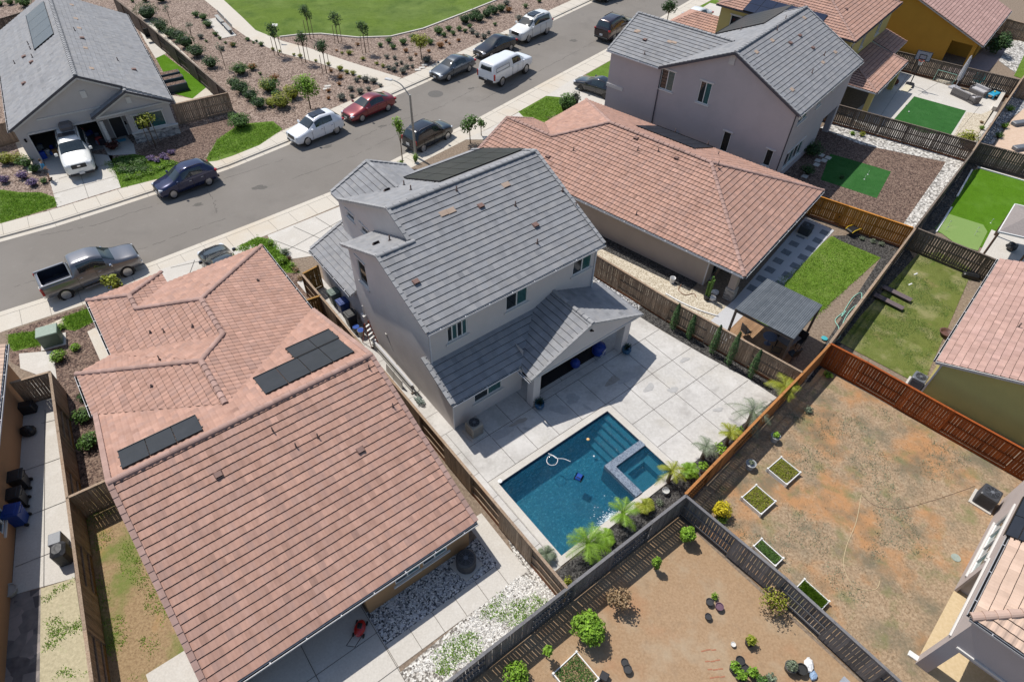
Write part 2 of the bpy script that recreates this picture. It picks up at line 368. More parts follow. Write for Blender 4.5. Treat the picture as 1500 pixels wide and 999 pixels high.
def solar(parent,p0,ud,vd,n,nu,nv,w=1.0,h=1.65,gap=.02,lift=.12,light=None):
    """array of nu x nv modules; p0 lower-left corner on the roof"""
    p0=V3(p0);ud=V3(ud).normalized();vd=V3(vd).normalized();n=V3(n).normalized()
    for j in range(nv):
        for i in range(nu):
            o=p0+ud*(i*(w+gap))+vd*(j*(h+gap))+n*lift; mb=MB()
            c=[o,o+ud*w,o+ud*w+vd*h,o+vd*h]; lo=[q-n*.045 for q in c]
            mb.poly(c,mi=1); mb.poly(lo[::-1],mi=1)
            for k in range(4): mb.poly([lo[k],lo[(k+1)%4],c[(k+1)%4],c[k]],mi=1)
            e=.012; g=[o+ud*e+vd*e,o+ud*(w-e)+vd*e,o+ud*(w-e)+vd*(h-e),o+ud*e+vd*(h-e)]
            mb.poly([q+n*.003 for q in g],mi=0)
            mb.build('solar_panel',[light or M_solar,M_solarf],parent)
    mb=MB()
    for j in range(nv):
        for t in (.25,.75):
            a=p0+vd*(j*(h+gap)+h*t)+n*.05-ud*.06; mb.beam(a,a+ud*(nu*(w+gap)+.1),.04,.06)
    for s in (0,): mb.beam(p0+n*.09-vd*.03,p0+n*.09-vd*.03+ud*nu*(w+gap),.02,.14)
    mb.build('mounting_rail',M_solarf,parent)
def pn(poly):
    P=[V3(p) for p in poly]; n=newell(P)
    if n.z<0: n=-n
    vd=(V3((0,0,1))-n*n.z).normalized(); return n,vd.cross(n),vd
ROADZ=-.13
M_asph=surf('asphalt',[(.15,.135,.12),(.215,.195,.175)],scale=60,detail=8,bump=.35,bscale=220,bdist=.01,bigs=((( .235,.215,.195),.12,.42,.7,.6),((.12,.11,.10),.45,.55,.8,.45),((.26,.24,.22),1.9,.62,.8,.35),((.10,.095,.09),3.5,.68,.78,.4)))
M_conc=surf('concrete',[(.46,.43,.39),(.56,.53,.485)],scale=12,detail=9,bump=.15,bscale=120,bdist=.006,bigs=(((.42,.38,.33),.35,.5,.8,.5),((.66,.64,.61),.9,.55,.8,.5)))
M_walk=surf('sidewalk',[(.46,.42,.36),(.58,.53,.46)],scale=14,detail=9,bump=.15,bscale=120,bdist=.006,bigs=(((.5,.39,.26),.22,.52,.75,.5),((.6,.57,.52),.8,.55,.8,.5)))
M_patio=surf('patio_concrete',[(.42,.40,.375),(.53,.51,.485)],scale=7,detail=12,bump=.12,bscale=120,bdist=.006,bigs=(((.33,.31,.29),.75,.52,.66,.6),((.66,.64,.62),.4,.5,.7,.5),((.28,.265,.25),2.1,.6,.74,.5),((.5,.46,.38),.3,.55,.75,.4)))
M_joint=flat('joint_dark',(.13,.12,.11),rough=.95,spec=.1)
M_dirt=surf('dirt',[(.25,.15,.085),(.36,.23,.135),(.43,.29,.17)],scale=4,detail=12,bump=.5,bscale=30,bdist=.03,bigs=(((.40,.22,.11),.5,.45,.7,.6),((.30,.24,.17),1.4,.5,.7,.6),((.46,.33,.2),.25,.5,.75,.6)))
M_dry=surf('dry_yard',[(.18,.13,.08),(.33,.235,.15),(.45,.34,.23)],scale=9,detail=14,bump=.7,bscale=38,bdist=.04,bigs=(((.43,.22,.095),.33,.48,.62,.85),((.14,.13,.09),.55,.48,.66,.75),((.17,.175,.075),.9,.53,.70,.75),((.5,.4,.28),1.7,.58,.78,.5)))
M_dryP=surf('dry_soil',[(.27,.175,.10),(.385,.262,.16)],scale=10,detail=12,bump=.4,bscale=45,bdist=.02,bigs=(((.36,.19,.10),.28,.52,.7,.75),((.38,.31,.22),.6,.5,.7,.6),((.24,.17,.11),1.6,.55,.75,.55)))
M_mulch=surf('wood_chip_mulch',[(.08,.054,.042),(.225,.162,.128),(.38,.295,.245)],vor=11,scale=3,vorjit=.6,bump=.9,bdist=.03,bigs=(((.13,.085,.065),.6,.5,.75,.4),))
M_mulch2=surf('brown_mulch',[(.05,.032,.026),(.14,.09,.07),(.24,.17,.13)],vor=13,scale=3,vorjit=.6,bump=.8,bdist=.03)
M_blackm=surf('black_mulch',[(.018,.017,.017),(.05,.047,.045),(.1,.095,.09)],vor=14,scale=5,vorjit=.6,bump=.9,bdist=.03)
M_gravel=surf('white_gravel',[(.14,.125,.11),(.42,.39,.35),(.68,.66,.62)],vor=13,scale=4,vorjit=.75,bump=1,bdist=.03)
M_gravelG=surf('grey_gravel',[(.05,.05,.052),(.24,.24,.25),(.55,.55,.56)],vor=12,scale=4,vorjit=.8,bump=1,bdist=.03)
M_pea=surf('tan_gravel',[(.3,.25,.18),(.5,.44,.34),(.62,.56,.46)],vor=18,scale=4,vorjit=.6,bump=.7,bdist=.02)
M_cobble=surf('cobbles',[(.18,.17,.16),(.42,.40,.37),(.6,.58,.55)],vor=6,scale=4,vorjit=.8,bump=1,bdist=.06)
def lawnmat(name,c1,c2,c3,bigs=()):
    bigs=tuple(bigs)+((tuple(x*.7 for x in c1),1.7,.5,.75,.45),(tuple(min(1,x*1.15+.02) for x in c3),.35,.5,.75,.5))
    return surf(name,[c1,c2,c3],scale=28,detail=10,bump=.9,bscale=90,bdist=.04,bigs=bigs,spec=.1,rough=1)
M_lawn=lawnmat('lawn',(.06,.105,.012),(.11,.19,.025),(.17,.26,.05),(((.15,.2,.05),.5,.5,.75,.5),))
M_park=lawnmat('park_lawn',(.075,.12,.018),(.115,.175,.03),(.16,.22,.05),(((.12,.17,.05),.12,.42,.62,.7),((.045,.09,.02),.4,.5,.7,.6),((.15,.19,.07),1.3,.58,.75,.5)))
M_turf=lawnmat('artificial_turf',(.02,.09,.02),(.035,.125,.03),(.05,.15,.04))
M_turf2=lawnmat('bright_turf',(.06,.15,.005),(.085,.195,.01),(.11,.23,.02))
M_putt=surf('putting_green',[(.16,.25,.07),(.2,.3,.09)],scale=20,bump=.1,bigs=(((.3,.36,.15),.6,.55,.8,.4),))
M_dlawn=lawnmat('patchy_lawn',(.085,.11,.02),(.15,.18,.045),(.25,.26,.09),(((.3,.27,.14),.7,.5,.66,.75),((.08,.16,.02),1.3,.55,.75,.6),((.37,.27,.14),.4,.62,.74,.7)))
M_clawn=lawnmat('green_lawn',(.07,.13,.015),(.13,.21,.03),(.2,.27,.06),(((.2,.24,.06),.9,.5,.72,.6),((.28,.27,.11),.35,.6,.75,.5)))
# pool hole
pool=[A.P(-.1,-4.12),A.P(7.45,-4.12),A.P(7.45,-8.88),A.P(-.1,-8.88)]
ph=[(p.x,p.y) for p in pool]
big=[(-700,-250),(700,-250),(700,1300),(-700,1300)]
sheet('ground',big,M_dirt,-.2,holes=[ph])
# road edges (asphalt/gutter line)
farE=[(-340,452),(-160,400),(0,355),(80,333),(165,306),(232,284),(340,246.7),(428,210.7),(505,174.7),(633,117.3),(806.7,33),(870.7,2.7),(940,-32),(1010,-68)]
nearE=[(-420,620),(-200,530),(0,457),(110,422),(218.7,385),(380,322.7),(484,281.3),(600,222),(700,173.3),(800,119),(890.7,70.7),(1012,0),(1080,-38),(1150,-78)]
fe=[at(x,y,ROADZ) for x,y in farE]; ne=[at(x,y,ROADZ) for x,y in nearE]
def off(L,d):
    o=[]
    for i,p in enumerate(L):
        a=L[max(0,i-1)]; b=L[min(len(L)-1,i+1)]; t=(b-a).normalized(); n=V3((-t.y,t.x,0)); o.append(p+n*d)
    return o
def strip(name,a,b,mat,za,zb=None,kind='structure'):
    mb=MB(); zb=za if zb is None else zb
    for i in range(len(a)-1):
        mb.poly([(a[i].x,a[i].y,za),(a[i+1].x,a[i+1].y,za),(b[i+1].x,b[i+1].y,zb),(b[i].x,b[i].y,zb)])
    o=mb.build(name,mat); o['kind']=kind; 
    for p in o.data.polygons: pass
    return o
def ribbon(mb,a,b,za,zb,tint=1.0):
    for i in range(len(a)-1):
        q=[V3((a[i].x,a[i].y,za)),V3((a[i+1].x,a[i+1].y,za)),V3((b[i+1].x,b[i+1].y,zb)),V3((b[i].x,b[i].y,zb))]
        n=(q[1]-q[0]).cross(q[2]-q[0])
        if n.z<-1e-6: q=q[::-1]
        mb.poly(q,tint)
strip('road',ne,fe,M_asph,ROADZ)
SW=1.55
mb=MB(); ribbon(mb,fe,off(fe,.42),ROADZ+.008,ROADZ+.02); ribbon(mb,ne,off(ne,-.42),ROADZ+.008,ROADZ+.02); g=mb.build('gutter_pan',M_walk); g['kind']='structure'
mb=MB(); 
for L,s in ((fe,1),(ne,-1)):
    ribbon(mb,off(L,.42*s),off(L,.47*s),ROADZ+.02,0.0); ribbon(mb,off(L,.47*s),off(L,.63*s),0.0,.004)
g=mb.build('kerb',M_walk); g['kind']='structure'
mb=MB(); ribbon(mb,off(fe,.63),off(fe,.64+SW),.006,.006); ribbon(mb,off(ne,-.63),off(ne,-.64-SW),.006,.006); g=mb.build('sidewalk',M_walk); g['kind']='structure'
# sidewalk joints and kerb line
mb=MB()
for L,s in ((fe,1),(ne,-1)):
    a=off(L,.42*s); b=off(L,(.64+SW)*s)
    for off_ in (.635,):
        q=off(L,off_*s)
        for i in range(len(q)-1): mb.beam(V3((q[i].x,q[i].y,.008)),V3((q[i+1].x,q[i+1].y,.008)),.02,.004)
    acc=0
    for i in range(len(L)-1):
        seg=(L[i+1]-L[i]).length; t=(L[i+1]-L[i]).normalized(); n=V3((-t.y,t.x,0))*s; k=-acc
        while k+1.6<seg:
            k+=1.6; p=L[i]+t*k; p0=p+n*.63; p1=p+n*(.63+SW); mb.beam((p0.x,p0.y,.009),(p1.x,p1.y,.009),.018,.004)
            if int(k*7)%3==0: p2=p+n*.0; p3=p+n*.42; mb.beam((p2.x,p2.y,ROADZ+.02),(p3.x,p3.y,ROADZ+.026),.015,.004)
        acc=seg-k if seg>k else 0; acc=min(acc,1.5)
g=mb.build('pavement_joint',M_joint); g['kind']='structure'
# lots
far_lot=[p for p in off(fe,.5)]+[V3((300,900,0)),V3((-600,900,0)),V3((-600,60,0))]
near_lot=[p for p in off(ne,-.5)]+[V3((500,600,0)),V3((500,-200,0)),V3((-400,-200,0))]
sheet('lot_ground',far_lot,M_mulch,0,skirt=.12); M_soil=surf('brown_soil',[(.12,.09,.065),(.21,.16,.12),(.3,.24,.18)],scale=7,detail=12,bump=.5)
sheet('lot_ground',near_lot,M_soil,0,holes=[ph],skirt=.12)
# park
path_l=[(290,-40),(280,-20),(298.7,0),(317,15),(340,40),(367,58.7),(406.7,77),(468,93),(566.7,128)]; path_r=[(318,-40),(312,-20),(327,0),(340,12),(356,26.7),(374.7,45),(414.7,61),(452,70.7),(510.7,90.7),(588,114.7)]
def pg(name,L,mat,z=.006,**k): return sheet(name,pxs(L),mat,z,**k)
lawn=[(312,-20),(327,0),(340,12),(356,26.7),(374.7,45),(400,56),(420,52.5),(470,50),(525,56),(572,54.5),(620,43),(680,20),(730,0),(800,-40),(760,-120),(300,-120)]
pg('park_lawn',lawn,M_park); pg('path',path_l+path_r[::-1],M_walk,.012)
cl=pxs([(410,55),(440,51.5),(470,50.5),(525,56),(572,54.5),(620,43),(680,20),(730,0),(800,-40)])
mb=MB()
for i in range(len(cl)-1): mb.beam(cl[i]+V3((0,0,.04)),cl[i+1]+V3((0,0,.04)),.2,.12)
g=mb.build('lawn_kerb',M_conc); g['kind']='structure'
pg('grass_verge',[(300,238),(318,205),(335,190),(352,182),(400,178),(414,190),(380,213),(340,229),(318,236)],M_lawn)
# opposite house front
pg('front_soil',[(200,222),(262,196),(330,172),(345,186),(318,205),(296,236),(232,262)],M_mulch2)
pg('driveway',[(52,220),(65,237),(84,304),(177,275),(165,240),(150,212),(168,206),(182,196),(196,212),(199,226),(165,228)],M_conc,.010)
pg('grass_verge',[(0,278),(30,282),(60,282),(82,290),(83,303),(40,316),(0,328)],M_lawn); pg('side_slab',[(22,208),(48,205),(62,250),(42,254)],M_walk,.010)
pg('grass_verge',[(150,236),(196,226),(262,238),(255,262),(229,263),(178,276)],M_lawn,.008)
pg('side_grass',[(228,85),(240,80),(303,128),(282,145),(256,138)],M_turf2); pg('side_patio',[(195,25),(215,45),(245,78),(228,86),(212,60)],M_conc,.008); pg('side_gravel',[(200,15),(240,50),(330,135),(256,152),(250,140),(282,145),(303,128),(245,78)],M_walk,.004)
# far street side, behind the kerb by the cars: fronts on the near side
pg('driveway',[(392,345),(497,303),(520,330),(466,374),(425,380),(400,362)],M_conc,.010)
pg('front_lawn',[(342,364),(378,347),(402,352),(412,368),(425,385),(440,400),(420,400),(395,375),(385,360)],M_lawn)
pg('front_soil',[(400,375),(425,385),(450,420),(470,450),(440,430)],M_mulch2,.004)
pg('driveway',[(232,396),(342,362),(385,358),(233,420),(238,410)],M_conc,.010)
pg('front_lawn',[(758,165),(800,141),(822,143),(828,170),(800,182),(770,176)],M_lawn); pg('driveway',[(800,141),(850,110),(900,150),(895,175),(835,160),(822,143)],M_conc,.010)
pg('front_lawn',[(858,110),(893,90),(905,110),(880,118)],M_lawn); pg('driveway',[(680,205),(714,190),(760,165),(775,180),(740,205)],M_conc,.010); pg('driveway',[(985,40),(1040,5),(1062,10),(1040,45),(1000,60)],M_conc,.01); pg('front_lawn',[(1000,22),(1048,-2),(1058,8),(1010,28)],M_lawn)
pg('front_soil',[(800,172),(830,165),(850,185),(820,195)],M_mulch2,.010)
# left front yard
pg('front_lawn',[(12,490),(60,484),(62,505),(20,515),(12,505)],M_lawn); pg('front_lawn',[(90,466),(128,452),(140,470),(110,485),(92,482)],M_lawn)
pg('front_soil',[(12,486),(128,448),(165,520),(165,700),(100,728),(74,560),(15,530)],M_mulch2,.003)
pg('rock_bed',[(55,482),(95,465),(92,482),(64,492)],M_pea,.010); pg('walkway',[(128,486),(140,480),(166,520),(148,531)],M_walk,.012); pg('walkway',[(28,518),(78,514),(84,560),(30,540)],M_conc,.010)
# left neighbour side yard
pg('side_patio',[(30,560),(75,562),(103,735),(110,846),(60,860),(17,872),(27,740)],M_conc,.012); pg('paver_patio',[(-30,880),(17,872),(60,862),(58,1040),(-40,1060)],surf('pavers',[(.1,.09,.09),(.2,.18,.17),(.3,.26,.24)],vor=2.2,scale=3,vorjit=.6,bump=.4),.010)
pg('side_soil',[(60,862),(110,846),(132,999),(138,1060),(58,1050)],surf('pale_soil',[(.33,.29,.19),(.5,.44,.3)],scale=8,detail=12,bump=.4,bigs=(((.2,.25,.08),1.2,.62,.76,.7),)),.010)
pg('side_yard',[(105,735),(170,700),(345,1040),(150,1060),(134,999)],surf('weedy_soil',[(.17,.11,.06),(.29,.20,.11),(.36,.26,.15)],scale=10,detail=14,bump=.6,bigs=(((.12,.17,.03),.5,.5,.66,.8),((.42,.24,.1),.45,.6,.75,.7)),),.006)
# left house back yard
def loc(F_,L): return [F_.P(u,v) for u,v in L]
def fl(name,F_,L,mat,z,**k): return sheet(name,loc(F_,L),mat,z,**k)
fl('back_walk',B,[(-13.5,-4.6),(-13.5,3.2),(-5.3,3.2),(-5.3,0),(-5.3,-1.55),(0.5,-1.55),(.5,1.0),(1.4,1.0),(1.4,-2.6),(-5.3,-2.6),(-5.6,-4.6)],M_conc,.010)
fl('gravel_bed',B,[(-5.3,0.1),(-5.3,-1.55),(.5,-1.55),(.5,.1)],M_gravelG,.008)
pg('gravel_yard',[(556,1010),(760,838),(735,760),(700,715),(560,520),(580,520),(700,690),(826,862),(655,1010)],M_gravel,.005)
# joints on walk
mb=MB()
for k in range(7): p=B.P(-5.3-.0+k*1.13,-1.55,.034); q=B.P(-5.3+k*1.13,-2.6,.034); mb.beam(p,q,.02,.004)
for v in (-2.6,-.9,1.2): mb.beam(B.P(-13,v,.034),B.P(-5.3,v,.034),.02,.004)
for u in (-5.35,-8.1,-10.8): mb.beam(B.P(u,-4.5,.034),B.P(u,3.1,.034),.025,.004)
mb.build('pavement_joint',M_joint)['kind']='structure'
# centre patio
PZ=.03
fl('patio',A,[(-1.5,16),(-1.5,-9.25),(15.85,-9.25),(15.7,-7.5),(15.06,-4.54),(14.58,-1.65),(14.3,.6),(13.2,2.2),(4.6,2.2),(4.6,0),(0,0),(0,16)],M_patio,PZ,holes=[ph],skirt=.05)
mb=MB(); J=PZ+.003
def jl(u0,v0,u1,v1,w=.028): mb.beam(A.P(u0,v0,J),A.P(u1,v1,J),w,.004)
for v in (-1.45,): jl(0,v,14.5,v)
for v in (-3.72,): jl(-.5,v,14.9,v)
for v in (-5.6,-7.45): jl(7.9,v,15.6,v)
for v in (1.5,3.2,4.9,6.6,8.3,10,11.7,0,-1.45,-3.0,-4.6,-6.2,-7.8): jl(-1.45,v,-.02 if v>=0 else -.5,v,.02)
for u in (1.3,2.8,4.3,5.95,7.7,9.6,11.45,13.2): jl(u,-.0 if u<4.5 else -1.45,u,-3.72 if u<7.6 else -9.2)
jl(-.5,0,-.5,-9.2,.02); jl(7.9,-3.72,7.9,-9.2,.02); jl(4.65,-.95,11.4,-.95,.02); jl(9.6,-.95,9.6,1.7); jl(6.9,-.95,6.9,1.7)
for u in (1.2,2.7,4.2,5.8): jl(u,-3.72,u,-4.1,.018)
for v in (-5.2,-6.8,-8.2): jl(-.5,v,-.1,v,.018)
mb.build('pavement_joint',M_joint)['kind']='structure'
fl('planter_bed',A,[(-1.5,-9.3),(-1.5,-10.5),(5.7,-10.6),(8,-10.4),(16.7,-9.55),(15.9,-9.25)],M_blackm,.012); fl('planter_bed',A,[(15.9,-9.25),(16.7,-9.5),(15.4,-1),(14.9,4.6),(13.1,4.6),(14.3,.6),(15.06,-4.54)],M_blackm,.012)
fl('side_gravel',A,[(11.3,1.9),(14.2,1.9),(14.3,.6),(15.3,.6),(14.8,4.7),(14.2,14),(11.3,14)],M_gravelG,.014)
# right pink house side and back yard
fl('side_gravel',C,[(-2.7,-5.6),(-.75,-2.4),(-.75,0.5),(-.1,12),(-4.2,12),(-3.3,2)],M_pea,.008); fl('side_soil',C,[(-1.1,1),(0,1),(0,12),(-1.4,12)],M_blackm,.012)

# damp stains on the patio
random.seed(77)
def blob(cx,cy,rx,ry,z,rot=0):
    o=[];ph=[random.uniform(0,6.28) for _ in range(4)]
    for k in range(40):
        a=k*math.pi/20; q=1+.22*math.sin(2*a+ph[0])+.14*math.sin(3*a+ph[1])+.09*math.sin(5*a+ph[2])+.06*math.sin(8*a+ph[3]); x=rx*q*math.cos(a); y=ry*q*math.sin(a); c=at(cx,cy,z); o.append((c.x+x*math.cos(rot)-y*math.sin(rot),c.y+x*math.sin(rot)+y*math.cos(rot)))
    return o
M_damp=surf('damp_concrete',[(.34,.33,.32),(.42,.41,.40)],scale=5,bump=0,rough=.6); M_damp2=surf('brown_damp',[(.26,.235,.2),(.36,.33,.3)],scale=5,bump=0,rough=.5)
for (x,y,a,b,r_,m_) in ((839,584,.45,.3,.3,0),(920,553,.6,.3,.5,0),(897,558,.42,.26,.6,1),(860,597,.3,.1,-.8,0),(820,600,.5,.3,.2,0),(951,568,.35,.22,.6,0),(741,631,.8,.3,.65,0),(760,618,.5,.14,.65,1),(986,571,.3,.2,0,0),(1003,527,.3,.15,.4,0),(1052,600,.3,.12,.5,0),(771,628,.2,.1,.2,0)): sheet('damp_stain',blob(x,y,a,b,PZ,r_),(M_damp,M_damp2)[m_],PZ+.0018)

M_seal=surf('crack_seal',[(.05,.047,.043),(.09,.083,.076)],scale=9,bump=0); random.seed(9); mb=MB()
for L in (((60,345),(140,330),(230,300),(330,262),(420,232)),((20,420),(90,400),(170,378),(260,345),(330,320)),((520,205),(575,180),(640,160),(700,128)),((430,262),(520,228),(585,196)),((700,150),(780,110),(840,78),(900,45)),((300,275),(312,292),(318,312))):
    P=[at(x,y,ROADZ+.003) for x,y in L]
    for i in range(len(P)-1):
        n=14; q0=None
        for k in range(n+1):
            q=P[i].lerp(P[i+1],k/n)+V3((random.gauss(0,.05),random.gauss(0,.05),0))
            if q0 is not None and random.random()<.85: mb.beam(q0,q,random.uniform(.012,.035),.002)
            q0=q
mb.build('crack_seal',M_seal)['kind']='structure'
M_oil=surf('oil_stain',[(.10,.092,.084),(.14,.13,.118)],scale=6,bump=0)
for (x,y,a,b) in ((150,385,.5,.25),(290,300,.4,.2),(480,215,.45,.2),(560,185,.35,.2),(690,130,.3,.2),(380,275,.6,.3),(840,60,.5,.3)): sheet('oil_stain',blob(x,y,a,b,ROADZ,.5),M_oil,ROADZ+.0015)

mb=MB()
def seg(a,b,z=.036,w=.022): mb.beam(at(*a,z),at(*b,z),w,.004)
for a,b in (((410,372),(508,318)),((402,352),(460,374)),((430,332),(492,360)),((462,318),(514,350)),((86,262),(158,240)),((75,285),(170,258)),((112,238),(130,291)),((250,392),(340,372)),((285,381),(276,405)),((825,150),(893,172)),((850,128),(842,160)),((60,620),(100,610)),((34,690),(104,665)),((30,760),(105,730)),((22,830),(110,795)),((66,600),(64,860)),((1290,170),(1330,110)),((1345,140),(1395,108)),((1360,115),(1440,145)),((1395,205),(1440,150))): seg(a,b)
mb.build('pavement_joint',M_joint)['kind']='structure'
def root(F_,name,label,cat='house',z=0): return thing(name,label,cat,F_.P(0,0,z),F_.yaw)
def T(F_,px,py,pl): # pixel -> local point on plane through p0 with normal n (local)
    p0,n=pl; d=raydir(px,py); o=V3((0,0,CH))-F_.O
    lo=V3((o.dot(F_.s),o.dot(F_.d),o.z)); ld=V3((d.dot(F_.s),d.dot(F_.d),d.z)); t=(V3(p0)-lo).dot(n)/ld.dot(n); return lo+ld*t
def plane(poly): n,u,v=pn(poly); return (V3(poly[0]),n)
def winpx(F_,axis,val,a0,sgn,bl,tr,style):
    p=F_.hit(*bl,axis,val); q=F_.hit(*tr,axis,val); k=1 if axis=='u' else 0   # along coordinate
    t0,t1=sorted(((p[k]-a0)*sgn,(q[k]-a0)*sgn)); z0,z1=sorted((p.z,q.z)); return (t0,t1,z0,z1,style)
# ================= centre house
hA=root(A,'house','two storey grey tiled house with covered patio in front of the swimming pool')
r=Roof()
zA=lambda v:6.3+.45*(v-1.4)
r.slope([(-.25,1.4,6.3),(1.62,1.4,6.3),(1.62,5.65,zA(5.65)),(-.25,5.65,zA(5.65))])
r.slope([(1.62,1.4,6.3),(11.45,1.4,6.3),(11.45,7.65,9.11),(1.62,7.65,9.11)])
P1=[(-.25,10.05,6.23),(-.25,5.65,8.21),(1.9,5.65,8.21),(1.9,10.05,6.23)]; r.slope(P1)
zf=lambda v:9.11-.45*(v-7.65)
PF=[(1.62,14.0,zf(14.0)),(1.62,7.65,9.11),(11.45,7.65,9.11),(11.45,14.0,zf(14.0))]; r.slope(PF)
# street gable
gz=7.4; vb=7.65+(9.11-gz)/.45
r.slope([(1.65,15.0,6.2),(1.65,13.95,6.2),(4.33,vb,gz),(4.33,15.0,gz)]); r.slope([(7.0,13.95,6.2),(7.0,15.0,6.2),(4.33,15.0,gz),(4.33,vb,gz)])
r.cap((-.25,5.65,8.24),(1.9,5.65,8.24)); r.cap((1.62,7.65,9.15),(11.45,7.65,9.15)); r.cap((4.33,15,7.43),(4.33,vb,7.43))
r.rake((-.22,1.4,6.3),(-.22,5.65,8.21)); r.rake((1.66,5.75,8.25),(1.66,7.65,9.11)); r.rake((11.42,1.4,6.3),(11.42,7.65,9.11)); r.rake((-.22,10.05,6.23),(-.22,5.65,8.21)); r.rake((1.66,14,zf(14)),(1.66,7.65,9.11)); r.rake((11.42,14,zf(14)),(11.42,7.65,9.11))
r.rake((1.7,15,6.2),(4.33,15,7.4)); r.rake((6.95,15,6.2),(4.33,15,7.4))
# lower roofs
LT=[(-.25,-.35,2.6),(4.24,-.35,2.6),(6.83,1.82,3.68),(-.25,1.82,3.68)]; r.slope(LT)
r.slope([(-.25,1.8,3.67),(0,1.8,3.67),(0,2.2,3.87),(-.25,2.2,3.87)])
r.slope([(4.0,-1.45,2.5),(8.2,-1.45,4.25),(8.2,1.82,4.25),(6.83,1.82,3.68),(4.24,-.35,2.6)])
r.slope([(8.2,-1.45,4.25),(12.4,-1.45,2.5),(12.4,2.1,2.5),(8.2,2.1,4.25)])
r.cap((8.2,-1.45,4.29),(8.2,1.82,4.29)); r.rake((-.2,-.35,2.6),(-.2,2.2,3.87)); r.rake((4.03,-1.42,2.5),(8.2,-1.42,4.25),w=.14,h=.05); r.rake((12.37,-1.42,2.5),(8.2,-1.42,4.25),w=.14,h=.05)
GR=[(-.35,9.9,2.65),(-.35,15.3,2.65),(3.0,15.3,4.1),(3.0,9.9,4.1)]; r.slope(GR); r.slope([(3.0,13.7,4.1),(3.0,15.3,4.1),(6.35,15.3,2.65),(6.35,13.7,2.65)]); r.cap((3,13.7,4.14),(3,15.3,4.14)); r.rake((-.3,15.27,2.65),(3,15.27,4.1))
ro=r.build(hA,M_tg,M_buttshadeg,M_tgcap,M_fasc)
for p,q in (((-.25,1.33,6.27),(11.45,1.33,6.27)),((-.25,-.42,2.57),(4.1,-.42,2.57)),((-.42,9.9,2.62),(-.42,15.3,2.62)),((12.47,-1.45,2.47),(12.47,2.1,2.47)),((3.94,-1.5,2.47),(3.94,-.5,2.47))): gutter(hA,p,q,M_gut)
zt=lambda v:zA(v)-.12
# walls upper (right side out)
def WA(px,py,v): return A.hit(px,py,'v',v)
w1=winpx(A,'v',1.8,0,1,(656,503),(684,465),'quad'); w2=winpx(A,'v',1.8,0,1,(741,457),(773.5,419),'slide'); w3=winpx(A,'v',1.8,0,1,(838,405),(868,370),'slide')
wall(hA,(0,1.8),(11.25,1.8),0,zt(1.8),M_stA,[w1,w2,w3])
w4=winpx(A,'v',0,0,1,(695,591),(735,552),'slide')
wall(hA,(0,0),(4.65,0),0,2.62,M_stA,[w4])
wall(hA,(4.65,0),(4.65,1.8),0,3.2,M_stA)
wall(hA,(0,9.75),(0,0),0,[(0,zA(5.65)-.45*4.1-.12),(4.1,zA(5.65)-.12),(7.95,zt(1.8)),(7.951,3.55),(9.75,2.63)],M_stA,[winpx(A,'u',0,9.75,-1,(528,411),(533.5,388),'hung_h')])
wall(hA,(1.87,9.75),(0,9.75),0,zA(5.65)-.45*4.1-.12,M_stA)
wl=[]
for (x,y) in ((511.5,308),(533,330)):
    c=A.hit(x,y,'u',1.87); wl.append((14.6-c.y-.45,14.6-c.y+.45,max(3.6,c.z-.65),min(5.7,c.z+.65),'hung_h'))
wall(hA,(1.87,14.6),(1.87,5.6),3.0,[(0,6.05),(.9,6.1),(6.95,zf(7.65)-.12),(9.0,zA(5.65)-.1)],M_stA,wl)
wall(hA,(6.8,14.6),(1.87,14.6),0,[(0,6.1),(2.47,7.3),(4.93,6.1)],M_stA); wall(hA,(6.8,13.7),(6.8,14.6),0,6.1,M_stA)
wall(hA,(11.25,13.7),(6.8,13.7),0,6.2,M_stA); wall(hA,(11.25,1.8),(11.25,13.7),0,[(0,zt(1.8)),(5.85,zA(7.65)-.12),(11.9,6.2)],M_stA)
wall(hA,(0,15.0),(0,9.75),0,2.75,M_stA); wall(hA,(6,15.0),(0,15.0),0,[(0,2.75),(3,4.0),(6,2.75)],M_stA)
# patio gable and posts
mb=MB(); mb.poly([(4.15,-1.35,2.35),(12.25,-1.35,2.35),(12.25,-1.35,2.5),(8.2,-1.35,4.13),(4.15,-1.35,2.5)]); mb.poly([(4.15,-1.2,2.35),(4.15,-1.2,2.5),(8.2,-1.2,4.13),(12.25,-1.2,2.5),(12.25,-1.2,2.35)]); mb.poly([(4.15,-1.35,2.35),(4.15,-1.2,2.35),(12.25,-1.2,2.35),(12.25,-1.35,2.35)]); mb.build('gable_wall',M_stA,hA)
mb=MB(); mb.beam((4.1,-1.37,2.38),(12.3,-1.37,2.38),.05,.1); mb.build('beam_trim',M_trim,hA)
mb=MB(); mb.poly([(4.15,-1.2,2.4),(12.2,-1.2,2.4),(12.2,1.8,2.4),(4.15,1.8,2.4)]); mb.build('patio_ceiling',M_fasc,hA)
for u in (4.55,11.35):
    mb=MB(); mb.bbox((u,-1.15,1.18),(.5,.5,2.36),b=.01); mb.build('post',M_stA,hA)
wall(hA,(12.0,-.9),(12.0,1.8),1.9,2.4,M_stA)
mb=MB(); mb.box((7.6,1.78,1.05),(2.4,.04,2.1)); d_=mb.build('sliding_door',M_paneD,hA); mb=MB()
for t in (6.4,7.6,8.8): mb.box((t,1.74,1.05),(.06,.06,2.1))
mb.build('door_frame',M_white,d_)
mb=MB(); mb.box((8.2,-1.42,3.72),(.14,.1,.08)); mb.ell((8.28,-1.47,3.68),(.05,.05,.05),8,5); mb.build('security_light',M_dark,hA)
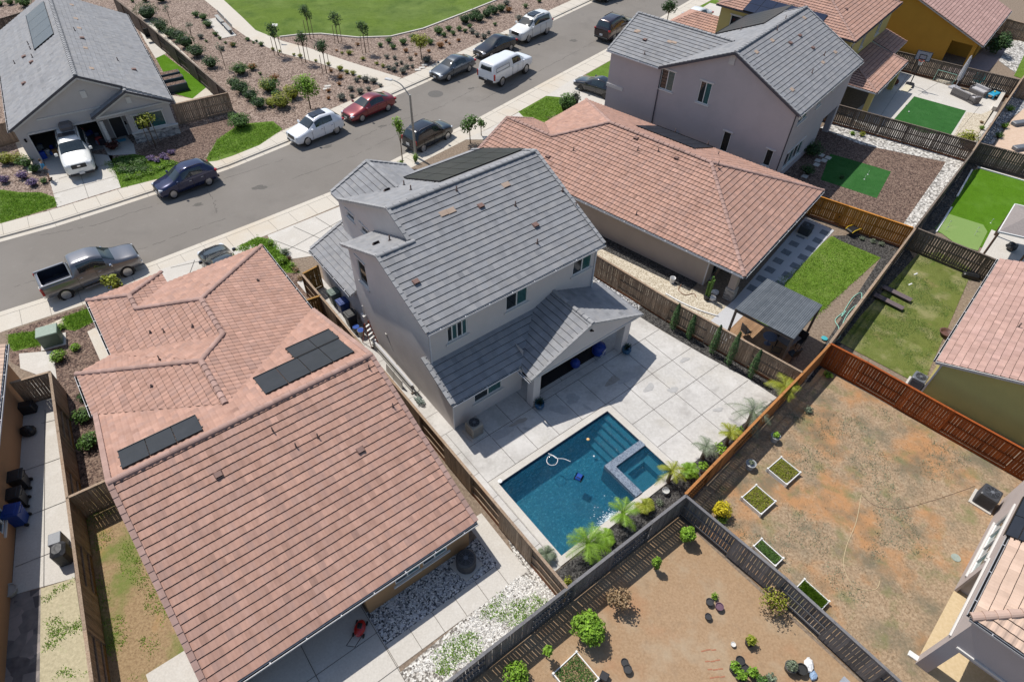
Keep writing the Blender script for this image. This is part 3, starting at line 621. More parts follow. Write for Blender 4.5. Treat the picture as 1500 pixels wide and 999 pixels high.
for (u,v,z0,z1) in ((.04,-.04,.05,2.5),(11.25,1.75,2.9,6.2),(.06,1.76,3.7,6.2)):
    mb=MB(); mb.beam((u,v,z0),(u,v,z1),.06,.08,up=(0,1,0)); mb.build('downspout',M_gut,hA)
# solar on the street slope
n,ud,vd=pn(PF); pf=plane(PF); s0=T(A,645,268,pf); 
cs=[T(A,x,y,pf) for x,y in ((600,260),(645,268.5),(764,220),(700,216))]
# module grid from measured corner
L1=(cs[2]-cs[1]).length; L2=(cs[0]-cs[1]).length
nu=max(4,round(L1/1.05)); wmod=L1/nu-.02
dirv=(cs[2]-cs[1]).normalized(); dirw=-vd
lo=cs[1]
hh=(cs[1]-cs[0]).dot(vd); hh=abs(hh)
solar(hA,lo-vd*hh,V3((1,0,0)),vd,n,nu,2,wmod,hh/2-.02)
for (x,y) in ((700,300),(853,302),(824,308),(784,353),(660+12,500-500+270),(753,305),(594,270)):
    pass
pb=plane([(1.62,1.4,6.3),(11.45,1.4,6.3),(11.45,7.65,9.11)])
nb,ub,vb_=pn([(1.62,1.4,6.3),(11.45,1.4,6.3),(11.45,7.65,9.11)])
M_tanv=tilemat('tan_vent',(.36,.27,.21),(.42,.33,.27)); M_brv=flat('brown_vent',(.16,.09,.075),rough=.7)
for x,y in ((669,280),(755,302),(753+71,281),(843.5,303),(787,357)): pipe(hA,T(A,x,y,pb),.035,.3)
for x,y in ((704,302),(784,330),(609,413)): boxvent(hA,T(A,x,y,pb),nb,ub,M_brv)
for x,y in ((741,271),(650,313),(661,309)): boxvent(hA,T(A,x,y,pb),nb,ub,M_tanv,'tile_vent',(.5,.34,.02))
for x,y in ((592,272),(602,279)): pipe(hA,T(A,x,y,pf),.04,.32)
p1=plane(P1); pipe(hA,T(A,571,353,p1),.04,.35); boxvent(hA,T(A,551,358,p1),pn(P1)[0],(1,0,0),M_vent,sz=(.4,.2,.12)); boxvent(hA,T(A,567,280,pf),n,(1,0,0),M_vent,sz=(.4,.2,.12))
# ================= left pink house
hB=root(B,'house','pink tiled single storey house with two dark solar arrays and cut-up hip roof')
r=Roof(); z5=5.53
back=[(-11.4,-.25,2.3),(.3,-.25,2.3),(.3,8.35,z5),(-11.4,8.35,z5)]; r.slope(back,'S')
S0=[(-11.4,8.35,z5),(.3,8.35,z5),(.2,16.1,2.62),(-6.25,10.12,4.86),(-11.4,14.95,3.03)]
r.slope([(-11.4,8.35,z5),(-6.25,8.35,z5),(-6.25,10.12,4.86),(-11.4,14.95,3.0)],'S'); r.slope([(-6.25,8.35,z5),(.3,8.35,z5),(.3,16.1,2.62),(-6.25,10.12,4.86)],'S')
W2=[(-11.5,14.95,3.03),(-6.25,10.15,4.86),(-6.25,13.4,4.86),(-11.5,18.15,3.03)]; r.slope(W2,'S')
S2=[(-11.5,18.15,3.03),(-6.25,13.4,4.86),(-4.72,15.1,4.34),(-9.8,18.95,2.62)]; r.slope([(-11.5,18.15,3.03),(-6.25,13.4,4.86),(-9.8,19.0,2.62)],'S'); r.slope([(-6.25,13.4,4.86),(-4.72,15.1,4.34),(-9.8,19.0,2.62)],'S')
W1=[(-9.8,19.0,2.58),(-4.72,15.1,4.34),(-4.72,18.4,4.34),(-7.73,20.98,3.31)]; r.slope(W1,'S'); W1b=[(-9.8,19.0,2.58),(-7.73,20.98,3.31),(-7.73,22.35,3.31),(-9.8,24.3,2.58)]; r.slope(W1b,'S')
r.slope([(-9.8,24.3,2.58),(-7.73,22.35,3.31),(-5.65,24.4,2.58)],'S'); r.slope([(-7.73,20.98,3.31),(-5.65,23.07,2.6),(-5.65,24.4,2.58),(-7.73,22.35,3.31)],'S')
S1=[(-5.65,23.2,2.6),(-7.73,20.98,3.31),(-4.72,18.4,4.34),(.2,23.35,2.6)]; r.slope(S1,'S')
F1=[(.2,23.35,2.6),(-4.72,18.4,4.34),(-4.72,15.1,4.34),(.2,16.1,2.6)]; r.slope([(.2,23.35,2.6),(-4.72,18.4,4.34),(-4.72,15.1,4.34),(.2,15.1,2.6)],'S')
r.slope([(.2,15.1,2.6),(-4.72,15.1,4.34),(-6.25,13.4,4.88),(-6.25,10.15,4.88)],'S')
for a,b in (((-11.4,8.35,z5+.04),(.3,8.35,z5+.04)),((-6.25,10.15,4.9),(-6.25,13.4,4.9)),((-11.5,18.15,3.05),(-6.25,13.4,4.9)),((-6.25,13.4,4.9),(-4.72,15.1,4.38)),((-4.72,15.1,4.38),(-4.72,18.4,4.38)),((-4.72,18.4,4.38),(.2,23.35,2.63)),((-4.72,18.4,4.38),(-7.73,20.98,3.35)),((-7.73,20.98,3.35),(-7.73,22.35,3.35)),((-7.73,22.35,3.35),(-9.8,24.3,2.6)),((-7.73,22.35,3.35),(-5.65,24.4,2.6))): r.cap(a,b,.15)
for a,b in (((-11.36,-.25,2.3),(-11.36,8.35,z5)),((.27,-.25,2.3),(.27,8.35,z5)),((-11.36,14.9,3.03),(-11.36,8.35,z5)),((.27,16,2.62),(.27,8.35,z5))): r.rake(a,b,.22,.07)
r.build(hB,M_tp,M_buttshade,M_tpcap,M_fasc)
for p,q in (((-11.4,-.33,2.26),(.3,-.33,2.26)),((.28,16.1,2.58),(.28,23.3,2.58)),((-9.88,19,2.55),(-9.88,24.3,2.55)),((-11.58,14.95,2.98),(-11.58,18.1,2.98))): gutter(hB,p,q,M_gut)
wb=[winpx(B,'v',0,-5.2,1,(580,857),(614,822),'slide'),winpx(B,'v',0,-5.2,1,(620,830),(654,795),'slide')]
wall(hB,(-5.2,0),(0,0),0,2.3,M_stB,wb); wall(hB,(0,0),(0,23),0,[(0,2.3),(8.35,5.35),(16,2.55),(23,2.5)],M_stB); wall(hB,(-5.2,3),(-5.2,0),0,2.3,M_stB); wall(hB,(-11.1,3),(-5.2,3),0,2.3,M_stB,[(1.5,4,.1,2.0,'slide')])
wall(hB,(-11.1,18),(-11.1,0.2),0,[(0,2.9),(3.1,2.9),(9.65,5.35),(17.8,2.35)],M_stB); wall(hB,(-9.4,24),(-9.4,18),0,2.5,M_stB); wall(hB,(-11.1,18),(-9.4,18),0,2.6,M_stB); wall(hB,(-5.8,23.9),(-9.4,23.9),0,2.5,M_stB); wall(hB,(0,23),(-5.8,23),0,2.5,M_stB)
mb=MB(); mb.bbox((-10.8,.3,1.15),(.45,.45,2.3),b=.01); mb.build('post',M_stB,hB)
mb=MB(); mb.poly([(-11.1,0,2.28),(-5.2,0,2.28),(-5.2,3,2.28),(-11.1,3,2.28)]); mb.build('patio_ceiling',M_fasc,hB)
pS=plane(S0[:3]); nS,uS,vS=pn([S0[0],S0[1],S0[2]])
def arr(par,F_,pl,quad,nu,nv,ud,vd,n,mat=None):
    c=[T(F_,x,y,pl) for x,y in quad]   # a lower-left in (u,v) sense and opposite extents are taken from the measured corners
    us=[q.dot(ud) for q in c]; vs=[q.dot(vd) for q in c]; k=n.dot(c[0])
    u0,v0=min(us),min(vs); wu=(max(us)-u0)/nu; hv=(max(vs)-v0)/nv
    solar(par,ud*u0+vd*v0+n*k,ud,vd,n,nu,nv,wu-.02,hv-.02,light=mat)
arr(hB,B,pS,[(174,666),(288,611),(298,631),(184,688)],3,1,uS,vS,nS); 
arr(hB,B,pS,[(374,560),(497,499),(519,517),(391,580)],4,1,uS,vS,nS); arr(hB,B,pS,[(421,516),(483,485),(496,498),(432,527)],2,1,uS,vS,nS)
pB=plane(back); nB,uB,vB=pn(back)
for x,y in ((220,561),(240,488)): pass
for x,y in ((541,541),(576,597),(434,655),(466,641),(400,632)): pipe(hB,T(B,x,y,pB),.03,.3)
for x,y in ((528,659),(320,695)): boxvent(hB,T(B,x,y,pB),nB,uB,M_brv)
pW2=plane(W2); pW1=plane(W1)
pipe(hB,T(B,223,567,pW2),.05,.18,'vent_cap'); pipe(hB,T(B,221,488,pW1),.05,.18,'vent_cap'); pipe(hB,T(B,283,479,pW1),.05,.18,'vent_cap'); pipe(hB,T(B,241,487,pW1),.03,.3)
pipe(hB,T(B,234,527,plane(S2[:3])),.03,.3); pipe(hB,T(B,378,412,plane(F1[:3])),.05,.16,'vent_cap')
# ================= right pink house
hC=root(C,'house','pink tiled single storey hip roof house right of the centre house'); r=Roof(); zr=5.1; e=2.6
r.slope([(-.6,-1.9,e),(5.85,4.5,5.12),(5.85,12.9,5.12),(3.0,16.05,3.98),(-.6,16.05,e)],'S'); r.slope([(-.6,16.05,e),(3.0,16.05,3.98),(3.0,20.5,3.98),(-.6,20.5,e)],'S')
r.slope([(-.6,-1.9,e),(12.3,-1.9,e),(5.85,4.5,5.12)],'S'); r.slope([(12.3,-1.9,e),(12.3,19.3,e),(5.85,12.9,5.12),(5.85,4.5,5.12)],'S')
S1c=[(12.3,19.3,e),(6.4,19.3,e),(3.0,16.05,3.98),(5.85,12.9,5.12)]; r.slope(S1c,'S'); r.slope([(6.4,19.3,e),(6.4,20.5,e),(3.0,20.5,3.98),(3.0,16.05,3.98)],'S')
for a,b in (((-.6,-1.9,e),(5.85,4.5,5.16)),((12.3,-1.9,e),(5.85,4.5,5.16)),((5.85,4.5,5.16),(5.85,12.9,5.16)),((5.85,12.9,5.16),(12.3,19.3,e)),((5.85,12.9,5.16),(3.0,16.05,4.02)),((3.0,16.05,4.02),(3.0,20.5,4.02))): r.cap(a,b,.15)
r.rake((-.57,20.47,e),(3,20.47,3.98),.22,.07); r.rake((6.37,20.47,e),(3,20.47,3.98),.22,.07)
r.build(hC,M_tp,M_buttshade,M_tpcap,M_fasc)
for p,q in (((-.68,-1.9,2.56),(-.68,20.5,2.56)),((-.6,-1.98,2.56),(12.3,-1.98,2.56)),((12.38,-1.9,2.56),(12.38,19.3,2.56))): gutter(hC,p,q,M_gut)
wall(hC,(0,20),(0,.6),0,2.5,M_stC); wall(hC,(0,.6),(4.2,.6),0,2.5,M_stC,[(1,3.6,.05,2.05,'slide')]); wall(hC,(4.2,.6),(4.2,-1.3),0,2.5,M_stC); wall(hC,(4.2,-1.3),(11.8,-1.3),0,2.5,M_stC,[(2.2,4.0,.9,2.1,'slide')]); wall(hC,(11.8,-1.3),(11.8,19),0,2.5,M_stC); wall(hC,(11.8,19),(6,19),0,2.5,M_stC); wall(hC,(6,20.2),(0,20.2),0,[(0,2.5),(3,3.7),(6,2.5)],M_stC); wall(hC,(6,19),(6,20.2),0,2.5,M_stC)
mb=MB(); mb.poly([(-.5,-1.8,2.45),(4.2,-1.8,2.45),(4.2,.6,2.45),(-.5,.6,2.45)]); mb.build('porch_ceiling',M_fasc,hC)
mb=MB(); mb.bbox((.1,-1.25,1.2),(.5,.5,2.4),b=.01); p_=mb.build('post',M_stC,hC); mb=MB(); mb.bbox((.1,-1.25,.45),(.66,.66,.9),b=.03); mb.build('post_base',surf('ledge_stone',[(.2,.19,.18),(.4,.37,.34),(.5,.47,.43)],vor=4,stretch=(1,1,3),bump=.6),p_)
mb=MB(); mb.beam((.02,.66,.05),(.02,.66,2.5),.06,.08,up=(0,1,0)); mb.build('downspout',M_gut,hC)
LS=[(-.6,-1.9,e),(5.85,4.5,5.12),(5.85,12.9,5.12)]; pL=plane(LS); nL,uL,vL=pn(LS); RS=[(12.3,-1.9,e),(12.3,19.3,e),(5.85,12.9,5.12)]; pR=plane(RS); nR,uR,vR=pn(RS)
for x,y in ((840,221),(934,221),(964,222),(932,315),(1050+2,158+84)): pipe(hC,T(C,x,y,pL),.035,.32)
for x,y in ((932,203),(991,232),(803,230)): boxvent(hC,T(C,x,y,pL),nL,uL,M_brv)
for x,y in ((989,194),(1037,212),(1052,227)): pipe(hC,T(C,x,y,pR),.035,.3)
arr(hC,C,pR,[(934,186),(962,186.5),(1042,218),(1015,219)],6,1,uR,vR,nR)
# ================= big grey right house
hD=root(D,'house','two storey mauve stucco house with grey tile roof at upper right'); r=Roof(); zr=9.15; k=.475
r.slope([(-.25,-.35,6.3),(12.8,-.35,6.3),(12.8,5.65,zr),(-.25,5.65,zr)])
zb=lambda v:zr-k*(v-5.65)
FS=[(-.25,5.65,zr),(12.8,5.65,zr),(12.8,11.6,zb(11.6)),(-.25,11.6,zb(11.6))]; r.slope(FS)
vv=5.65+(zr-8.2)/k
r.slope([(-.25,11.55,6.3),(4.0,vv,8.2),(4.0,16.7,8.2),(-.25,16.7,6.3)]); r.slope([(8.25,11.55,6.3),(8.25,16.7,6.3),(4.0,16.7,8.2),(4.0,vv,8.2)])
r.cap((-.25,5.65,zr+.04),(12.8,5.65,zr+.04)); r.cap((4,vv,8.24),(4,16.7,8.24))
for a,b in (((-.22,-.35,6.3),(-.22,5.65,zr)),((-.22,11.6,zb(11.6)),(-.22,5.65,zr)),((12.77,-.35,6.3),(12.77,5.65,zr)),((12.77,11.6,zb(11.6)),(12.77,5.65,zr)),((-.2,16.67,6.3),(4,16.67,8.2)),((8.2,16.67,6.3),(4,16.67,8.2))): r.rake(a,b,.16,.06)
r.build(hD,M_tg,M_buttshadeg,M_tgcap,M_fasc)
mb=MB(); 
for a,b in (((-.3,-.35,6.22),(-.3,5.65,zr-.08)),((-.3,11.6,zb(11.6)-.08),(-.3,5.65,zr-.08))): mb.beam(a,b,.05,.16)
mb.build('rake_board',M_fascd,hD)
for p,q in (((-.25,-.42,6.26),(12.8,-.42,6.26)),((-.32,11.6,6.26),(-.32,16.7,6.26))): gutter(hD,p,q,M_gut)
wu=[winpx(D,'u',0,16.4,-1,(965,129),(990,107),'slide_h'),winpx(D,'u',0,16.4,-1,(1020,149),(1044,124),'slide_h'),winpx(D,'u',0,16.4,-1,(1116,241),(1134,222),'hung_h'),winpx(D,'u',0,16.4,-1,(1053,220),(1072,196),'hung_h')]
wall(hD,(0,16.4),(0,0),0,[(0,6.2),(4.9,6.2),(10.75,zr-.12),(16.4,6.2)],M_stD,wu)
wl=[winpx(D,'v',0,0,1,(1167,184),(1185,161),'slide'),winpx(D,'v',0,0,1,(1195,159),(1206,142),'slide'),winpx(D,'v',0,0,1,(1219,133),(1223,124),'slide')]
g0=D.hit(1148,240,'v',0); g1=D.hit(1182,195,'v',0)
wl.append((max(.6,g0.x),g1.x,.9,2.3,'quad'))
wall(hD,(0,0),(12.55,0),2.6,6.2,M_stD,[x for x in wl if x[2]>2.6]); wall(hD,(0,0),(8.7,0),0,2.6,M_stD,[x for x in wl if x[2]<=2.6]); wall(hD,(8.7,0),(8.7,3),0,2.6,M_stD); wall(hD,(8.7,3),(12.55,3),0,2.6,M_stD,[(.8,3,.1,2.1,'slide')])
mb=MB(); mb.bbox((12.3,.25,1.3),(.5,.5,2.6),b=.01); mb.build('post',M_stD,hD); mb=MB(); mb.poly([(8.7,0,2.59),(12.55,0,2.59),(12.55,3,2.59),(8.7,3,2.59)]); mb.build('porch_ceiling',M_fasc,hD)
wall(hD,(12.55,3),(12.55,11.3),0,2.6,M_stD); wall(hD,(12.55,0),(12.55,11.3),2.6,[(0,6.2),(5.65,zr-.12),(11.3,6.2)],M_stD); wall(hD,(12.55,11.3),(8,11.3),0,6.2,M_stD); wall(hD,(8,11.3),(8,16.4),0,6.2,M_stD); wall(hD,(8,16.4),(0,16.4),0,[(0,6.2),(4,8.05),(8,6.2)],M_stD)
mb=MB(); c=D.hit(1073,88,'u',0); mb.box((-.03,c.y,c.z),(.06,.45,.7)); mb.build('gable_vent',M_fasc,hD)
mb=MB(); mb.beam((-.05,11.4,.1),(-.05,11.4,6.1),.07,.07,up=(0,1,0)); mb.beam((.05,-.05,.1),(.05,-.05,6.1),.06,.07,up=(0,1,0)); mb.build('downspout',M_fascd,hD)
mb=MB(); c=D.hit(899,127,'u',0); mb.box((-.03,c.y-.1,c.z),(.06,1.7,.3)); mb.build('band_trim',M_trim,hD)
mb=MB(); mb.box((-.12,9.6,.9),(.2,.5,.9)); mb.box((-.1,8.9,1.0),(.16,.4,1.1)); mb.build('meter_box',flat('meter_grey',(.3,.29,.28)),hD)
bk=[(-.25,-.35,6.3),(12.8,-.35,6.3),(12.8,5.65,zr)]; pb=plane(bk); nb,ub,vb_=pn(bk)
for x,y in ((1138,45),(1150,30),(1207,82),(1189,108)): pipe(hD,T(D,x,y,pb),.035,.35)
for x,y in ((1157,64),(1171,53),(1190,71)): boxvent(hD,T(D,x,y,pb),nb,ub,M_brv)
for x,y in ((1131,60),(1178,27),(1108,77),(1160,132),(1205,92),(1223,77)): boxvent(hD,T(D,x,y,pb),nb,ub,M_tanv,'tile_vent',(.45,.34,.02))
pw=plane([(-.25,11.55,6.3),(4.0,vv,8.2),(4.0,16.7,8.2)]); nw,uw,vw=pn([(-.25,11.55,6.3),(4.0,vv,8.2),(4.0,16.7,8.2)])
for x,y in ((935,46),(932.5,47),(981,62),(988,63)): boxvent(hD,T(D,x,y,pw),nw,uw,M_tanv,'tile_vent',(.45,.3,.02))
boxvent(hD,T(D,945,59,pw),nw,uw,M_brv); pipe(hD,T(D,944,80,pw),.035,.3)
pfs=plane(FS); nf,uf,vf=pn(FS); arr(hD,D,pfs,[(1059,47),(1120,36),(1162,9),(1090,27)],6,1,uf,vf,nf); pipe(hD,T(D,1085,45,pfs),.035,.3)
# ================= top-left grey house
hE=root(E,'house','single storey grey house with open garage door across the street'); r=Roof(); k=.52; zr=6.1; e=3.05; c5=4.85
r.slope([(-1.0,-.3,e),(c5,-.3,zr),(c5,21,zr),(-1.0,21,e)])
RSL=[(7.5,-.3,zr-k*(7.5-c5)),(10.7,-.7,e),(10.7,21,e),(c5,21,zr),(c5,-.3,zr)]; r.slope([(c5,-.3,zr),(7.6,-.3,zr-k*2.75),(7.6,21,zr-k*2.75),(c5,21,zr)]); r.slope([(7.6,-.35,zr-k*2.75),(10.7,-.7,e),(10.7,21,e),(7.6,21,zr-k*2.75)])
gz=4.45; r.slope([(4.6,-.75,2.9),(7.65,-.75,gz),(7.65,-.25,gz),(4.6,1.0,2.9)]); r.slope([(7.65,-.75,gz),(10.7,-.75,2.95),(10.7,-.3,2.95),(7.65,-.1,gz)])
r.cap((c5,-.3,zr+.04),(c5,21,zr+.04),.17); r.cap((7.65,-.75,gz+.04),(7.65,-.1,gz+.04))
r.build(hE,M_tg,M_buttshadeg,M_tgcap,M_fasc)
mb=MB()
for a,b in (((-1.0,-.34,e-.02),(c5,-.34,zr-.02)),((c5,-.34,zr-.02),(7.6,-.34,zr-k*2.75-.02)),((4.6,-.79,2.88),(7.65,-.79,gz-.02)),((7.65,-.79,gz-.02),(10.7,-.79,2.93))): mb.beam(a,b,.05,.17)
mb.build('rake_board',M_fascd,hE); mb=MB()
for a,b in (((-.75,-.3,e-.05),(c5,-.3,zr-.2)),((c5,-.3,zr-.2),(7.4,-.3,zr-k*2.75-.12)),((4.9,-.72,2.85),(7.65,-.72,gz-.18)),((7.65,-.72,gz-.18),(10.5,-.72,2.8))): mb.beam(a,b,.06,.12)
mb.build('rake_trim',M_fasc,hE)
for p,q in (((-1.08,-.3,3.0),(-1.08,21,3.0)),((10.78,-.7,3.0),(10.78,21,3.0))): gutter(hE,p,q,M_gut)
GD=(0.85,5.55)  # garage opening along wall from u=-.75
wall(hE,(-.75,0),(5.05,0),0,[(0,3.0),(.2,3.1),(5.6,zr-.15),(5.8,zr-.2)],M_stE,[(.75,5.55,.001,2.35,'open')]); wall(hE,(5.05,0),(7.5,0),2.4,[(0,zr-.2),(2.45,4.7)],M_stE); wall(hE,(5.05,1.4),(5.05,0),0,2.5,M_stE)
wall(hE,(-.75,20.5),(-.75,0),0,2.95,M_stE); wall(hE,(10.4,-.35),(10.4,20.5),0,2.95,M_stE); wall(hE,(10.4,20.5),(-.75,20.5),0,[(0,2.95),(5.6,zr-.15),(11.1,2.95)],M_stE)
we=[winpx(E,'v',-.35,6.95,1,(203.5,188),(241,160),'slide_h')]
wall(hE,(6.95,-.35),(10.4,-.35),0,2.8,M_stE,[(.45,2.75,.95,2.25,'slide_h')]); wall(hE,(4.85,-.4),(10.4,-.4),2.45,[(0,2.75),(2.8,gz-.15),(5.55,2.8)],M_stE); wall(hE,(6.95,1.4),(6.95,-.35),0,2.5,M_stE); wall(hE,(5.1,1.4),(6.95,1.4),0,2.5,M_stE)
mb=MB(); mb.box((6.1,1.36,1.05),(.95,.06,2.1)); d_=mb.build('front_door',flat('door_black',(.03,.03,.035),rough=.4),hE); mb=MB(); mb.box((5.6,1.33,1.05),(.08,.06,2.15)); mb.box((6.6,1.33,1.05),(.08,.06,2.15)); mb.box((6.1,1.33,2.14),(1.1,.06,.08)); mb.build('door_frame',M_white,d_)
mb=MB(); mb.box((8.7,-.45,.42),(3.55,.18,.84)); mb.build('stone_base',surf('stone_veneer',[(.12,.12,.13),(.3,.3,.3),(.5,.49,.47)],vor=3,stretch=(1,1,2.5),bump=.8),hE); mb=MB(); mb.box((8.7,-.46,.87),(3.65,.24,.07)); mb.build('stone_cap',M_trim,hE)
mb=MB(); mb.beam((.0,-.04,2.42),(4.9,-.04,2.42),.06,.14); mb.box((-.05,-.04,1.2),(.1,.06,2.4)); mb.box((4.86,-.04,1.2),(.1,.06,2.4)); mb.beam((1.0,-.03,3.35),(6.6,-.03,3.35),.05,.12); mb.beam((4.9,-.74,2.83),(10.4,-.44,2.83),.05,.12); mb.build('trim',M_fasc,hE)
mb=MB(); mb.bbox((5.1,-.3,1.2),(.28,.28,2.4),b=.02); mb.build('post',M_fasc,hE); mb=MB(); mb.box((4.8,-.05,4.55),(.4,.05,.55)); mb.box((7.65,-.44,3.6),(.35,.05,.5)); mb.build('gable_vent',M_trim,hE)
# garage interior
mb=MB(); mb.poly([(-.7,.05,.01),(5.0,.05,.01),(5.0,6,.01),(-.7,6,.01)]); mb.poly([(-.7,6,0),(5,6,0),(5,6,2.8),(-.7,6,2.8)]); mb.poly([(5.05,0.05,0),(5.05,6,0),(5.05,6,2.8),(5.05,.05,2.8)]); mb.poly([(-.7,.05,2.7),(5,.05,2.7),(5,6,2.7),(-.7,6,2.7)][::-1]); mb.build('garage_interior',surf('garage_drywall',[(.2,.19,.18),(.28,.27,.25)],scale=3),hE)
for (u,z) in ((-.35,2.0),(6.75,1.85)):
    mb=MB(); mb.lathe((u,-.12 if u<0 else -.45,z),[(.05,-.12),(.08,-.08),(.07,.1),(.1,.12),(.02,.18)],8); mb.build('wall_lantern',M_dark,hE)
LSl=[(-1.0,-.3,e),(c5,-.3,zr),(c5,21,zr)]; pLs=plane(LSl); nE,uE,vE=pn(LSl); arr(hE,E,pLs,[(41,24),(66,5),(78,53),(52,74)],4,1,uE,vE,nE,surf('solar_light',[(.05,.06,.085),(.075,.085,.11)],scale=1.5,bump=0,rough=.25,spec=.7))
for x,y in ((36,84),(47,92),(36,123)): boxvent(hE,T(E,x,y,pLs),nE,uE,M_brv,sz=(.4,.35,.12))
for x,y in ((42,66),(45,73),(22,94),(48,85)): pipe(hE,T(E,x,y,pLs),.035,.32)
RS2=[(c5,-.3,zr),(10.7,-.7,e),(10.7,21,e)]; pRs=plane(RS2); nQ,uQ,vQ=pn(RS2)
for x,y in ((105,8),(111,28),(116,42),(125,71),(134,101)): boxvent(hE,T(E,x,y,pRs),nQ,uQ,M_tanv,'tile_vent',(.5,.34,.02))
for x,y in ((120,57),(196,103)): boxvent(hE,T(E,x,y,pRs),nQ,uQ,M_brv,sz=(.4,.35,.12))
for x,y in ((110,46),(173,90)): pipe(hE,T(E,x,y,pRs),.035,.32)
# ================= swimming pool
M_plastcaustic=surf('pool_plaster_caustics',[(.055,.23,.31),(.10,.35,.43)],scale=4.5,detail=6,bump=.6,bscale=6,bdist=.1,bigs=(((.24,.55,.6),6.5,.54,.62,.6),((.02,.12,.22),.35,.42,.7,.6)),dist=2.2,rough=.8)  # pale ripple network paints caustic light into the plaster colour
M_mosaic=surf('spa_mosaic',[(.10,.125,.17),(.17,.205,.26),(.25,.29,.35)],vor=26,scale=8,vorjit=.8,bump=.3,bdist=.005,rough=.3)
M_tileb=surf('waterline_tile',[(.03,.05,.09),(.08,.12,.18)],vor=14,scale=8,vorjit=.8,bump=.2,rough=.25)
def watermat():
    m=bpy.data.materials.new('pool_water'); m.use_nodes=True; nt=m.node_tree; N=nt.nodes.new; L=nt.links.new; nt.nodes.remove(nt.nodes['Principled BSDF'])
    out=nt.nodes['Material Output']; tc=N('ShaderNodeTexCoord'); mp=N('ShaderNodeMapping'); mp.inputs['Rotation'].default_value=(0,0,.9); mp.inputs['Scale'].default_value=(1,1.9,1); L(tc.outputs['Object'],mp.inputs[0])
    n=N('ShaderNodeTexNoise'); n.inputs['Scale'].default_value=5.5; n.inputs['Detail'].default_value=4; n.inputs['Distortion'].default_value=1.2; L(mp.outputs[0],n.inputs['Vector'])
    bp=N('ShaderNodeBump'); bp.inputs['Strength'].default_value=.8; bp.inputs['Distance'].default_value=.08; L(n.outputs[0],bp.inputs['Height'])
    t=N('ShaderNodeBsdfTransparent'); t.inputs[0].default_value=(.6,.85,.93,1); g=N('ShaderNodeBsdfGlossy'); g.inputs['Roughness'].default_value=.03; L(bp.outputs[0],g.inputs['Normal'])
    d=N('ShaderNodeBsdfDiffuse'); d.inputs[0].default_value=(.015,.12,.22,1); bp2=N('ShaderNodeBump'); bp2.inputs['Strength'].default_value=1; bp2.inputs['Distance'].default_value=.3; L(n.outputs[0],bp2.inputs['Height']); L(bp2.outputs[0],d.inputs['Normal'])
    m1=N('ShaderNodeMixShader'); m1.inputs[0].default_value=.38; L(t.outputs[0],m1.inputs[1]); L(d.outputs[0],m1.inputs[2])
    f=N('ShaderNodeFresnel'); f.inputs[0].default_value=1.33; L(bp.outputs[0],f.inputs['Normal']); m2=N('ShaderNodeMixShader'); L(f.outputs[0],m2.inputs[0]); L(m1.outputs[0],m2.inputs[1]); L(g.outputs[0],m2.inputs[2]); L(m2.outputs[0],out.inputs[0]); return m
M_water=watermat()
pt_=thing('swimming_pool','rectangular blue swimming pool with raised corner spa and entry steps','pool',A.P(0,0,0),A.yaw)
u0,u1,v0,v1=-.1,7.45,-8.88,-4.12; ZF=-1.25; ZW=-.09
mb=MB(); mb.poly([(u0,v0,ZF),(u1,v0,ZF),(u1,v1,ZF),(u0,v1,ZF)])
for a,b in (((u0,v1),(u0,v0)),((u0,v0),(u1,v0)),((u1,v0),(u1,v1)),((u1,v1),(u0,v1))): mb.poly([(a[0],a[1],ZF),(b[0],b[1],ZF),(b[0],b[1],.0),(a[0],a[1],.0)])
mb.build('basin',M_plastcaustic,pt_)
mb=MB()
for a,b,o in (((u0,v1),(u0,v0),(.012,0)),((u0,v0),(u1,v0),(0,.012)),((u1,v0),(u1,v1),(-.012,0)),((u1,v1),(u0,v1),(0,-.012))): mb.poly([(a[0]+o[0],a[1]+o[1],-.26),(b[0]+o[0],b[1]+o[1],-.26),(b[0]+o[0],b[1]+o[1],PZ-.005),(a[0]+o[0],a[1]+o[1],PZ-.005)])
mb.build('waterline_tile',M_tileb,pt_)
mb=MB(); cw=.36
for q in (((u0-cw,v1),(u1+cw,v1),(u1+cw,v1+cw),(u0-cw,v1+cw)),((u0-cw,v0-cw),(u1+cw,v0-cw),(u1+cw,v0),(u0-cw,v0)),((u0-cw,v0),(u0,v0),(u0,v1),(u0-cw,v1)),((u1,v0),(u1+cw,v0),(u1+cw,v1),(u1,v1))):
    mb.poly([(a,b,PZ+.03) for a,b in q]); 
    for i in range(4): a=q[i]; b=q[(i+1)%4]; mb.poly([(a[0],a[1],PZ-.02),(b[0],b[1],PZ-.02),(b[0],b[1],PZ+.03),(a[0],a[1],PZ+.03)])
mb.build('coping',M_conc,pt_)
mb=MB(); ws=5.25
for i,(us,z) in enumerate(((7.1,-.22),(6.75,-.42),(6.4,-.62),(6.05,-.82),(5.75,-1.0))):
    mb.box(((us+u1)/2,(-4.12-6.6)/2,(z+ZF)/2),(u1-us,2.48,z-ZF))
so_=mb.build('entry_steps',surf('step_plaster',[(.09,.27,.33),(.13,.34,.4)],scale=4,bump=.2),pt_)
mb=MB()
for us,z in ((7.1,-.22),(6.75,-.42),(6.4,-.62),(6.05,-.82)): mb.box((us+.04,-5.36,z+.004),(.07,2.44,.01))
mb.build('step_edge_tile',M_mosaic,so_)
mb=MB(); ST=.13
mb.box((5.03,-7.73,(ZF+ST)/2),(.44,2.26,ST-ZF)); mb.box((6.34,-6.8,(ZF+ST-.002)/2),(2.2,.4,ST-ZF-.002)); mb.build('spa_wall',M_mosaic,pt_)
